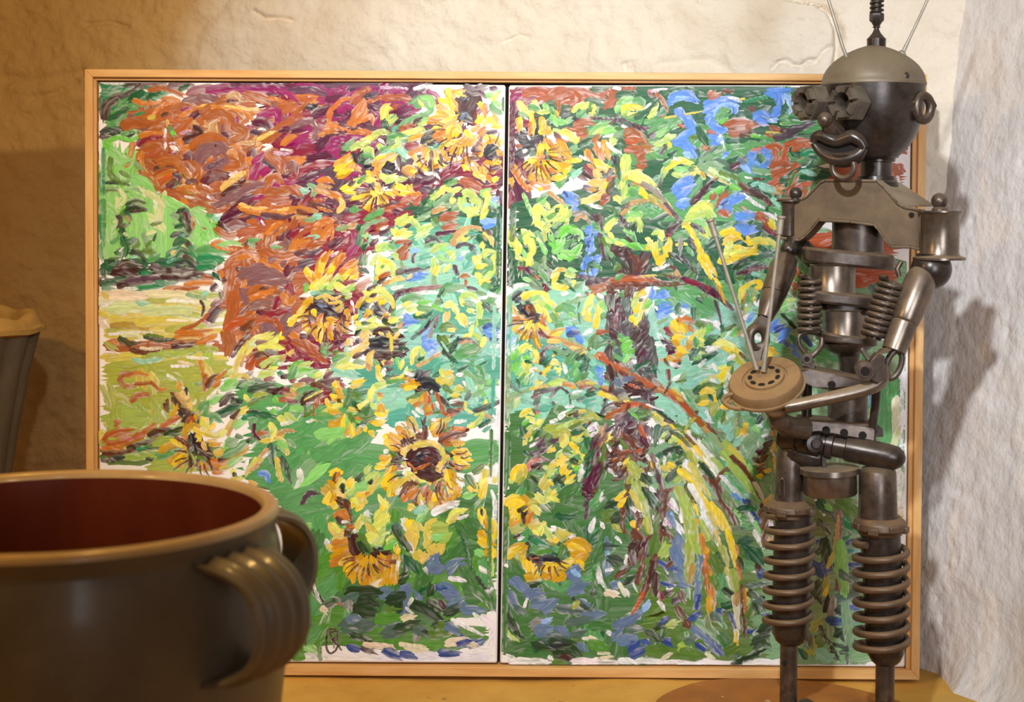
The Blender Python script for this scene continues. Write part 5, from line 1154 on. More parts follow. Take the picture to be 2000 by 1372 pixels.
block(560, 650, 2.186, '''
a 6 58,20 66,14 72,8; B 8 72,18 82,20 98,18; k 8 76,12 86,12; B 8 80,24 92,22; B 6 84,30 90,24; a 7 74,30 74,22 77,18; H 5 72,28 74,34; a 5 86,26 92,28 94,24; v 5 88,28 94,27; M 6 90,34 94,32; w 5 86,34 89,32; g 5 82,32 78,24; B 5 60,22 68,18; h 3 94,16 93,4; N 3 98,22 100,32; l 4 102,32 104,24
r 8 6,8 18,14 26,18; W 8 22,26 32,30; r 6 28,22 36,26; N 8 6,30 12,26; L 7 12,32 20,28; N 8 6,38 14,34 22,34; g 8 4,42 8,32; n 6 20,40 28,36; s 6 40,30 50,26; g 7 42,24 52,20; L 6 46,30 56,22; l 5 38,36 48,31 58,28; l 6 46,34 56,30 68,30; L 6 24,40 32,38; l 4 26,38 32,36; N 4 30,42 33,44; H 4 36,38 37,33; T 7 40,34 52,38; w 4 0,28 6,26; W 5 4,24 14,22; T 8 54,36 64,40; s 5 60,26 70,26
M 8 28,46 38,44 46,42; W 7 30,54 40,52; b 6 22,46 34,48; r 7 28,62 36,58; M 5 34,40 40,36; v 6 12,44 22,42; l 4 4,52 10,48 16,46; H 5 6,48 16,46; H 6 8,56 4,52; a 4 16,62 24,57 31,53; B 4 13,62 16,56 24,52; B 4 14,64 22,60 32,54; W 8 34,62 42,56; r 5 26,66 28,60; W 4 48,46 52,48; M 5 14,70 16,66; p 4 18,64 24,62; v 4 2,62 10,62; W 4 4,44 8,42; p 3 14,74 15,70; o 4 24,74 24,66; h 4 26,78 32,72 38,68; L 4 32,72 44,70; n 7 4,68 14,68; f 5 16,74 24,70; w 4 18,80 24,78; g 9 28,76 44,76
Y 7 44,48 48,54; y 6 42,46 46,46; y 6 40,56 46,60 52,62; Y 5 44,60 50,58; y 5 36,60 38,66 44,68; l 5 42,66 48,64 53,61; Y 5 38,71 48,72; Y 7 38,82 46,80 50,74; y 4 50,84 52,72; G 7 56,52 64,54 72,52; f 7 54,58 60,56 66,58; 2 8 54,66 56,58; G 5 60,62 62,68 70,70; F 5 62,64 64,70 74,68; l 6 64,66 70,64 76,58; l 6 74,58 78,50 86,46; L 6 80,48 88,46 94,45; f 9 60,76 68,78 76,74; 2 8 70,72 76,64; G 6 64,82 70,80; N 3 62,78 66,80; O 4 62,76 66,78; f 4 56,72 58,80; h 5 56,68 62,70; Y 7 54,92 56,84; y 6 59,92 58,82; Y 5 64,90 66,84; y 4 70,88 70,84; y 5 74,88 78,92; Y 5 76,80 84,82; y 6 78,82 84,80 88,78; y 5 80,72 86,74 90,70; Y 5 82,70 84,64 87,70; y 5 82,58 84,60; O 4 82,55 86,56; L 5 76,64 80,68; y 5 58,46 64,44 69,42; h 5 58,49 66,46; k 4 46,60 48,62; w 3 54,93 58,92; w 4 66,84 70,83
y 5 82,30 82,40 88,42; l 4 83,36 86,42; w 5 86,34 88,40; G 5 88,40 94,40 102,38; h 4 94,42 104,40; l 4 100,42 106,36 107,32; L 4 106,36 111,34; Y 6 105,41 109,41; O 4 110,42 114,44; d 4 106,38 120,33; H 4 116,30 128,24 138,18; g 4 90,44 104,42; w 5 106,36 114,38; s 5 100,48 112,46
l 5 113,22 114,16 118,14; L 6 120,16 122,22; g 5 116,26 118,20; l 4 112,28 112,20; L 5 122,20 126,24; G 4 118,24 122,22; T 5 124,22 130,18; u 7 124,12 132,14; J 4 126,20 132,16; f 8 138,4 144,10; G 8 142,18 150,10; F 5 140,16 146,22 150,26; T 2 138,8 144,16 150,18; F 4 146,18 152,10; G 5 148,24 151,26; t 6 130,26 140,24; G 4 132,34 138,26; t 5 132,38 134,30 142,26; T 5 138,32 146,28; G 4 136,36 130,40
k 6 118,40 120,34; V 5 122,38 128,34; k 10 118,46 126,44 132,44; k 11 118,50 128,48 134,50; B 7 116,52 132,54; k 4 114,44 120,42; Y 5 104,48 112,46 119,46; y 5 106,50 116,48; Y 4 112,44 114,42; h 8 136,42 142,44; l 6 138,34 142,40; h 6 142,36 148,36; h 7 144,46 148,42; L 7 150,52 154,52; h 5 152,48 157,50; f 6 140,48 146,52; G 4 144,60 154,58; h 5 148,56 154,56; w 5 152,38 157,37; h 4 134,42 140,46
f 5 108,60 118,56 124,54; h 5 110,62 120,60; O 5 114,66 120,62 122,56; Y 4 120,60 124,54; O 6 124,68 126,60 124,54; Y 5 126,70 130,64; R 4 128,62 127,56; R 3 130,64 132,70; O 5 136,60 134,54; r 5 138,66 136,58 134,54; r 6 140,72 138,64; R 5 142,74 150,72 156,68; b 5 144,70 152,70; b 5 148,64 158,64; O 5 124,74 130,72; f 5 132,74 136,72; w 4 134,62 136,68; w 6 116,68 122,72; w 4 129,52 130,54; B 4 138,58 144,66; w 5 146,62 154,60; O 4 142,78 146,74; t 8 110,66 112,76; w 4 112,70 118,76; T 5 122,78 134,74; w 7 98,82 108,82; w 5 150,80 160,79; w 4 130,78 138,78; B 3 122,82 124,76; w 6 160,58 166,54; w 6 158,44 164,48; T 8 162,40 166,50
g 8 166,26 172,32 176,40; g 8 168,40 176,46 184,46; s 6 164,20 172,14; g 8 154,18 168,14; G 3 172,28 178,26; T 4 168,28 176,24; s 4 162,36 170,42 178,44; G 4 154,34 162,30; e 5 182,44 188,46; N 5 176,56 172,50 174,48; n 5 180,44 188,44; t 5 176,60 172,62; s 5 166,56 174,52; d 5 160,60 164,54; l 3 160,62 160,68 166,72; L 4 168,74 174,70; l 5 176,68 178,64 179,60; t 6 166,68 172,66; T 6 164,64 170,64; V 5 168,70 180,66 190,62; d 4 176,68 188,62; l 4 174,76 176,70; L 5 166,84 172,78 175,74; l 5 162,86 168,80; M 4 158,88 162,86; H 4 178,74 182,76; w 4 184,74 188,76; w 5 183,80 188,76; G 4 172,84 182,78; t 4 176,88 182,84; w 4 188,68 189,100
''')
# the big sunflower of the left panel
block(560, 650, 2.186, '''
Y 7 108,78 114,84 118,88; f 5 108,76 112,80; h 5 110,76 116,84; Y 7 98,85 106,90; O 6 104,90 112,94; b 6 114,96 118,92; Y 6 100,92 108,96; y 6 87,92 96,96 103,100; Y 8 92,92 98,96 102,98; O 5 90,100 98,102; y 6 89,98 96,104 102,106; Y 5 96,104 102,104; h 5 108,88 116,94; b 7 118,92 124,94; B 4 124,84 125,94; b 6 122,96 124,86; Y 6 130,88 134,82 138,78; y 5 128,86 134,80; Y 6 132,92 136,86; h 5 138,82 146,76; O 6 136,92 142,84; o 7 138,94 146,88 156,88; b 7 138,98 148,92 158,90; o 8 142,100 150,96; f 4 140,88 148,84; O 4 150,86 158,86; y 6 150,100 156,100; Y 5 148,98 156,98; y 6 149,107 158,106 163,110; y 6 150,112 158,113 164,114; Y 5 150,108 160,109; Y 6 148,116 156,119 162,120; O 5 148,120 156,122; y 5 152,116 162,118; w 4 153,118 156,120; y 6 82,120 88,116 93,110; Y 6 84,112 92,112; y 5 80,121 88,120; w 6 87,106 92,106; B 7 96,110 104,108; k 4 94,108 100,109; f 5 92,106 98,110; B 7 94,116 102,114; b 6 92,124 100,120; B 6 104,100 112,96; B 6 104,96 108,102
B 12 112,112 122,104 132,102; B 14 114,118 124,112 136,112; B 12 116,122 130,118 138,120; k 9 116,112 124,110; M 7 130,106 138,112; k 8 124,124 136,126; B 8 122,130 134,130; M 7 136,128 142,122; V 3 120,112 126,111; b 4 124,114 130,112; B 7 140,112 146,118; B 6 142,122 148,126
a 5 113,104 116,100 122,98; h 6 116,100 124,99 132,99; a 5 130,98 136,102 140,106; h 5 138,104 141,112 138,118; a 5 138,116 136,122 135,127; l 4 104,104 106,110; a 4 103,108 108,102; O 2 108,116 112,120 116,124; o 3 114,124 120,120 128,117; O 2 118,124 124,119; b 4 128,118 134,122; a 4 144,110 144,116; a 4 105,116 106,120; a 5 108,126 110,130; l 4 118,132 122,133; a 4 114,128 115,132; l 4 127,132 127,136; l 4 134,130 136,133; a 4 142,122 142,126; w 5 105,126 107,127; h 3 111,100 108,106
Y 6 92,136 94,128 96,122; y 6 90,134 92,126 97,122; Y 6 96,136 100,130; Y 5 100,134 110,130; b 6 112,134 118,136; O 5 104,134 110,136; y 6 144,126 148,132 152,136; Y 5 140,128 144,134; Y 6 146,124 152,130; w 4 156,132 158,136; O 6 132,136 140,136
''')
block(560, 900, 2.989, '''
Y 6 64,18 66,10 70,4; y 5 63,16 68,6; y 6 68,22 71,14; Y 5 70,22 72,16; w 4 76,8 79,8; l 5 79,8 81,11; h 5 71,20 76,14 80,11; b 6 74,22 80,16; O 5 76,26 82,18; b 5 84,28 87,20; O 5 80,24 86,18; Y 5 86,28 92,22; h 5 88,26 90,18; o 5 90,22 92,16; O 6 94,30 94,20; h 4 92,32 96,26; Y 5 98,30 99,20; y 4 96,26 100,18; O 5 102,30 102,20; b 4 98,20 100,14; Y 5 104,32 104,24; y 5 108,24 107,16 104,9; Y 5 112,22 110,14 107,8; O 5 107,28 109,22; Y 4 110,22 113,20; l 4 88,12 92,13; a 4 85,8 84,12; a 3 93,13 94,15; l 4 98,12 100,10; a 3 103,6 104,8; B 7 86,8 94,10 100,10; w 4 72,22 74,18; w 5 112,12 115,18
w 7 96,34 104,30 112,28; w 6 108,38 112,34; w 6 90,34 88,28; T 5 84,34 92,30; w 5 76,38 78,46; l 5 106,40 110,34 118,33; h 4 107,40 112,35; f 5 117,37 120,33; w 3 112,38 118,36; 2 9 118,40 124,44; y 5 80,30 82,31; n 5 86,40 90,34
y 7 30,10 32,8 35,8; Y 6 24,18 26,20 30,26; y 6 26,28 29,22; Y 5 30,28 32,22 29,14; b 4 31,14 33,8; O 3 34,8 33,16; l 6 34,20 36,13; a 6 36,24 35,18; Y 4 28,14 32,18; y 5 30,30 34,28; k 4 36,20 38,15; F 4 36,16 37,20; l 6 40,18 42,12; y 5 40,16 44,12; L 4 40,22 44,18; y 6 42,30 46,24; l 6 44,26 50,27; a 5 47,22 51,28; y 4 46,32 50,28; y 4 48,23 54,21 58,16; h 5 54,20 58,14 60,10; O 3 52,22 54,21; L 4 51,8 54,4; L 4 52,12 58,8; F 4 46,13 49,9; k 3 54,15 56,12
B 7 36,26 40,32; B 6 34,26 38,28; M 5 40,34 42,40; b 5 38,28 41,34; O 6 32,36 38,34 40,36; O 5 34,34 40,40; M 5 33,38 38,42; w 3 36,40 40,40; R 4 40,44 42,42; O 4 38,46 44,44 47,40; B 6 38,48 42,47; a 7 28,42 32,46 36,48; a 6 31,52 36,50; l 4 30,42 34,46; w 5 26,52 28,60; a 4 27,56 30,58; w 4 44,46 46,46; l 5 46,44 48,40 51,36; L 5 50,36 54,40; l 6 58,38 62,34 66,30; l 7 62,40 66,36; y 4 62,32 64,26; l 4 66,30 62,26 61,24; l 8 56,44 60,44 64,40; h 5 52,42 58,48; l 7 54,50 60,52; L 6 58,56 62,50; l 5 66,54 70,50; L 6 62,48 66,44; N 5 68,54 72,52; N 4 50,54 54,56; g 5 56,58 62,58; w 6 51,34 55,35; g 6 66,44 70,42; N 5 64,58 70,56
Y 7 32,58 38,54 42,53; O 6 31,55 38,53; Y 7 30,65 36,62 42,60; O 6 30,68 38,62 42,58; a 4 35,68 40,63; B 8 44,50 45,58 48,62; B 8 46,56 52,62 58,60; f 7 48,50 50,56 54,60; F 5 48,54 52,60; B 5 58,62 66,60; k 3 60,58 63,57; O 7 40,74 41,68 44,64; Y 7 43,78 42,70; y 4 38,72 42,66; Y 6 46,70 50,62; w 4 46,72 49,70; Y 7 50,80 50,70 52,64; Y 7 52,84 52,76; O 5 54,76 55,66; b 4 54,72 56,64; Y 7 60,82 58,70 56,64; Y 6 62,80 62,70; O 5 62,72 60,64; Y 6 66,80 66,68 62,62; Y 6 70,80 70,70; O 5 66,68 68,62; Y 6 71,72 72,62; y 5 72,60 72,56; b 3 68,66 72,66; c 5 54,84 60,80; l 3 60,82 63,84; w 3 73,66 72,72
y 7 80,40 82,46 84,50; h 8 81,46 82,58; h 7 84,60 88,64; a 5 88,66 92,60; h 6 84,42 88,46; h 7 92,48 94,42 98,40; 3 8 96,44 104,44; h 7 94,56 98,60 102,54; 3 7 100,52 106,48; h 5 90,56 94,50; n 5 96,50 102,50; w 4 80,54 82,60; h 4 92,54 91,46
F 5 70,44 74,50 80,58; d 4 71,42 75,44; F 4 74,80 77,72 77,62; F 5 74,80 80,74; G 6 78,64 84,72; F 3 12,24 16,20 20,22; V 4 10,28 14,22 20,21; w 6 8,6 10,14; w 4 6,18 9,12; F 6 12,78 13,64; F 4 14,80 20,88 24,93; F 6 24,96 32,92 36,94; w 3 17,80 20,88 22,92; c 4 23,96 26,99; d 5 6,82 14,82; c 3 8,70 9,76; R 2 34,93 35,94
j 8 94,72 98,62; j 7 95,72 102,70; j 6 104,70 110,67 114,66; j 5 106,74 110,68; j 4 92,70 96,62; w 4 90,70 92,74; w 5 106,77 116,78; j 8 100,82 108,86; j 7 104,88 112,88; j 7 110,94 118,96; j 6 116,98 128,98; j 6 106,94 114,90; U 4 98,83 104,84; j 8 60,86 70,88; j 8 74,90 80,82; j 7 76,100 78,92; j 6 88,90 84,86
F 9 40,88 50,86 60,86; F 9 42,96 52,92 58,94; F 9 48,98 58,100; d 7 38,92 46,88; F 8 66,92 76,88; F 7 70,100 74,94; z 5 40,92 41,97; F 7 82,94 92,98 100,104; F 6 92,92 100,96 106,98; B 5 100,92 104,98; F 6 104,100 112,96; F 6 96,108 104,106; f 6 66,98 72,98; c 6 76,104 82,102; w 3 78,96 82,100; w 4 82,90 80,94; G 5 88,86 92,82; F 5 94,88 95,80
d 8 36,108 46,104; j 6 40,104 50,104; d 8 46,110 56,106; d 6 38,112 50,112; j 6 60,106 72,106; d 8 64,114 76,110; z 5 84,118 86,110; d 7 80,108 90,112; F 6 72,110 86,106; 1 8 60,104 72,102; F 5 42,114 50,116 56,120; F 4 54,118 58,124; F 5 90,112 98,116; 1 8 84,122 100,120; f 7 100,108 114,114; f 6 94,114 108,112; w 4 108,104 120,110 128,114; w 4 122,100 134,110; j 6 104,108 112,112; U 6 114,116 122,120 128,118; j 5 112,120 124,118; c 6 104,120 116,118 124,122; w 6 128,102 134,108 134,120; w 6 132,118 128,126; w 8 122,126 134,126; w 10 24,126 40,127 60,127; w 10 60,130 90,130 130,130; U 5 40,122 48,124; B 5 50,122 58,126; c 4 50,120 70,122; U 6 64,124 74,128; U 5 74,126 84,128; c 5 78,122 92,124; U 5 100,126 112,126; U 4 112,120 120,118; w 7 10,128 24,129; n 5 12,122 20,124; f 3 21,120 22,132; 1 7 4,128 10,128; U 5 10,98 14,106; B 3 10,114 12,120; c 3 74,120 90,122
2 7 112,42 118,50; G 2 113,46 118,60 121,72; 2 8 120,48 132,50; F 3 124,76 130,84 134,90; w 5 126,70 132,74; L 3 134,66 134,76; w 5 128,88 134,84; w 4 134,20 136,30 134,60; 2 6 120,82 130,90 136,98; n 5 124,60 130,62; G 4 130,62 136,62
y 6 127,32 128,38 132,44; y 6 134,40 136,46 135,52; Y 6 126,47 130,52 136,55; y 6 126,52 132,56; Y 6 130,60 136,60; y 5 134,58 136,64; k 2 127,32 128,36; Y 5 130,40 134,46
f 5 122,8 128,4; y 6 120,16 124,20; l 6 128,18 129,10; y 5 127,24 129,16; h 6 130,10 132,4; w 4 130,4 132,6; l 4 136,14 138,6; 2 5 118,10 122,16; h 4 140,18 140,8; n 5 116,24 122,22; w 5 136,10 137,2
B 1.5 26,116 26,122 28,126 32,124 35,117; B 1.5 26,116 27,111 31,110 35,113; B 1.5 28,112 30,118 31,122; B 1.5 30,117 34,114; B 1.5 30,117 33,120 36,124; B 1.5 29,112 33,112 33,116 30,118
''')
# --- right panel --------------------------------------------------------
block(970, 130, 2.186, '''
w 5 12,19 24,18 36,19; W 9 16,24 24,20; m 7 12,32 20,26 28,22; W 8 14,38 22,34 30,30; M 8 12,48 18,44 22,40; r 8 24,24 34,22 44,23; r 7 46,28 54,22 66,20; r 9 44,30 56,26 68,22; r 7 64,22 76,22 90,26; R 6 88,30 80,28; G 7 46,34 54,32; r 8 60,32 70,28; r 7 56,36 66,32; r 8 66,38 74,30 72,26; r 9 98,36 104,28 102,22; w 4 104,19 112,20; r 4 112,20 124,20; o 5 136,24 138,22; r 4 142,24 148,30 152,40; r 4 150,44 146,46; G 8 86,20 98,19; G 8 108,26 124,24; w 3 140,21 152,20; G 5 150,24 166,20 180,22; G 5 160,26 176,24 190,26; r 6 190,26 194,22; G 7 80,30 94,32; o 4 52,46 56,38 54,32; v 4 136,24 140,28; p 4 138,22 144,22
l 7 20,31 23,37 28,42; l 6 26,43 34,40; l 5 34,31 36,38 40,41; L 6 40,41 46,39 49,38; n 5 42,34 46,38; p 4 38,33 42,31; g 6 30,36 38,38; g 6 48,46 56,50; n 6 50,44 54,52; s 5 20,42 28,46; h 4 52,40 55,44; n 6 56,50 64,48; g 5 48,38 52,42; x 9 60,44 64,40; G 6 58,38 64,36; L 5 68,40 74,35 84,33; l 4 76,38 84,34; g 8 72,46 78,40; g 7 84,34 88,40; l 5 86,38 88,34; l 5 84,42 88,38; h 3 85,44 86,40; k 6 70,48 74,46; W 3 72,49 75,48; G 5 82,40 84,38
n 9 108,36 116,31 124,30; n 6 106,40 114,34; g 8 124,30 130,32 128,38; y 6 112,38 118,36 128,37; L 5 112,42 120,40; l 5 118,44 126,42; g 8 108,46 116,48 126,46; G 6 124,46 132,42; w 3 132,38 138,33 144,32; l 5 136,46 140,40 144,34; L 5 138,44 142,40; G 6 140,34 144,30; V 5 106,49 110,43; z 4 110,50 118,54; V 5 110,48 120,52 130,55; M 4 120,53 132,56 138,54; V 3 84,46 106,47; M 3 100,52 106,48; w 4 112,53 118,56; d 4 114,50 120,54; g 6 132,50 144,48
r 8 70,54 78,50 86,50; r 7 72,60 80,56; o 4 60,56 70,57; r 6 74,64 82,60; n 7 84,60 92,54 100,50; L 6 88,62 96,56; n 7 96,58 106,56; L 5 102,66 106,62; L 6 102,70 106,66; g 5 84,64 92,62; G 7 74,70 82,66; l 6 58,58 64,60 68,62; l 6 66,64 70,66; l 5 70,68 72,64; L 4 50,57 56,58; s 6 106,62 116,58; G 6 106,72 112,72; r 9 116,58 126,62 134,70; R 8 116,66 128,66; R 7 116,74 128,74 138,74; r 8 124,78 132,76; r 8 128,84 132,78; r 9 126,90 132,88; L 3 138,76 142,80; o 4 114,62 120,58
g 7 138,60 146,50 158,46; g 7 148,58 156,52; V 3 136,62 142,58; z 4 138,64 146,58; n 6 144,62 152,56; L 6 142,70 152,66; L 6 150,64 158,62; n 6 150,72 156,70; y 3 154,68 155,72; M 3 150,70 152,74; V 4 146,80 150,72; G 5 154,80 160,76; g 6 138,78 148,82
u 7 156,32 162,26 170,24; u 8 166,26 172,26 178,30; u 5 154,34 158,30; J 3 160,30 170,28; u 5 160,40 164,39 168,44; u 7 168,44 174,50 177,56; u 7 177,56 170,60 164,64; u 6 158,68 164,66 168,68; u 8 166,68 174,74 178,78; J 6 168,78 174,80; U 4 172,72 178,76; z 4 178,74 182,76
r 3 162,52 168,54; h 2 150,46 184,40; f 4 172,62 184,64; G 8 180,56 188,70; o 5 184,72 190,74
k 8 18,60 24,62 30,60; k 9 20,66 28,68 36,64; k 9 16,80 24,76 30,72; k 8 26,72 34,70; V 6 36,66 38,72; B 7 12,70 14,84; r 6 10,60 14,54; W 6 12,58 18,56; B 6 16,64 14,74; w 4 14,64 20,70; w 5 24,76 28,74; w 3 28,62 30,66; r 4 18,72 22,70; V 6 40,78 44,82; M 6 40,84 46,86; W 6 20,88 24,94 28,100; M 6 28,96 34,90; M 5 28,104 32,100
Y 6 19,46 21,58; y 4 21,46 22,56; Y 6 32,48 32,58; y 4 31,44 33,60; O 4 30,50 30,60; Y 7 40,47 42,58; y 4 39,60 41,50; h 4 43,48 42,62; Y 6 46,60 47,54; b 5 52,60 58,66; w 4 10,46 16,50; O 4 11,44 10,56; O 5 54,66 62,68
Y 6 41,70 38,78 36,84; y 6 40,70 38,76; O 4 36,84 42,80; Y 7 26,90 30,84 36,84; y 5 26,86 34,84; Y 7 44,66 50,74 56,80; y 6 44,70 52,80; O 5 46,66 52,74; Y 7 54,72 60,76 66,81; y 5 56,70 64,78; Y 6 56,68 66,80; y 5 64,84 60,92 56,90; Y 7 50,82 58,88 66,88; Y 8 42,86 50,90 58,94; y 5 42,88 52,88 56,92; O 5 42,92 52,94; Y 7 36,88 42,96 48,102; y 4 36,92 44,100; Y 8 30,98 38,102 46,104; O 6 32,104 42,108 48,106; Y 6 50,100 58,98; y 6 54,100 60,98; Y 7 14,88 18,96 24,104; O 5 16,92 22,104 28,110; Y 6 12,100 14,106; O 5 30,110 26,106; y 4 60,96 66,90; y 5 68,84 74,84; w 4 74,80 82,84; w 4 34,106 40,108; y 4 38,110 40,109
Y 6 80,76 84,82; O 5 82,76 86,86; O 6 88,72 92,78 96,84; Y 6 92,68 96,76; Y 6 96,66 98,74 100,82; O 5 88,66 92,74; w 5 91,68 93,72; w 5 98,68 104,74 112,78; r 5 86,66 92,62; y 7 88,84 96,90 104,92; a 5 92,90 100,94; a 6 90,92 98,94; k 7 104,82 108,90; x 5 106,80 110,90; G 6 108,88 110,100; V 4 102,92 98,100; z 3 98,102 104,92; k 3 94,94 98,96; W 7 80,90 86,96 90,98; M 6 76,94 82,98; B 4 78,96 88,102; v 4 74,98 80,102; H 4 82,88 88,92; a 7 88,94 92,100; a 7 84,104 92,104 96,102; a 6 92,110 98,106; y 5 96,108 100,104; M 6 78,108 86,110; Y 4 84,110 88,110; B 5 88,114 94,112; a 7 76,122 86,118 98,112; a 5 88,118 98,112; r 6 100,102 106,98; r 6 94,122 100,116; W 5 94,118 100,114; B 6 100,112 104,102; w 6 66,100 72,106; w 4 72,102 73,108; T 5 68,98 76,92; g 4 56,108 60,104; w 5 82,124 94,126
L 7 114,80 116,92 114,100; l 6 112,84 114,94; L 6 118,80 116,92; l 5 116,96 124,94 130,94; L 7 112,104 112,112; L 8 114,118 116,108; l 5 104,118 108,118 112,122; h 5 114,100 124,98 132,102; l 5 122,96 134,100 142,106; H 5 122,104 136,108 146,114; l 5 118,98 132,104 144,112; h 4 140,112 150,120 158,130; z 5 130,104 142,112 152,122; H 5 140,120 150,126 158,134; V 4 150,122 160,132; y 6 128,110 132,114 136,118; Y 4 136,118 142,120; N 8 118,114 126,108; g 7 120,112 128,116; s 4 112,122 120,118 130,120; H 5 114,128 122,122 136,120; V 4 112,130 118,122; q 5 136,116 146,122
L 6 148,98 152,90 160,86; l 6 154,88 164,84 174,87; y 4 152,92 160,86 168,85; n 6 160,92 172,92; L 5 158,96 168,98 174,95; l 6 176,90 182,94 185,98; Y 3 183,94 186,99; y 4 170,97 178,96; s 4 146,104 148,96; V 3 145,108 147,100; G 5 172,92 176,91; w 4 158,82 164,84; g 4 150,88 156,84
u 8 158,110 166,104 174,98; u 9 160,114 168,108 176,104; u 8 162,118 170,112; u 8 162,124 170,120; u 7 160,108 174,104; u 7 164,126 170,124; J 3 164,120 170,118; u 7 60,114 66,116 72,118; u 8 62,118 70,122 74,126; U 3 60,112 64,116; u 6 68,128 74,128; j 4 70,116 74,120
B 5 174,122 180,116 186,110; M 4 182,112 192,104; l 7 176,130 182,124 188,122; L 8 170,136 178,132; n 8 182,132 190,130; h 5 190,122 193,130; N 5 186,118 194,112; w 3 188,96 196,102; s 5 180,88 192,92; r 5 192,118 196,114
l 5 34,136 36,128 40,126; L 5 34,126 42,122 48,128; L 5 50,136 52,128 58,124; l 5 58,132 62,128 60,124; n 5 54,126 64,124; n 4 24,114 28,124 31,132; s 4 40,116 50,112; H 4 46,112 54,118 62,124; g 5 36,120 42,118; M 5 10,108 14,116; W 5 12,126 13,112; z 5 68,132 76,130 82,134; B 4 88,136 92,132; n 6 116,132 120,128; L 5 120,134 128,132; G 6 74,126 84,126; n 4 40,122 44,119
''')
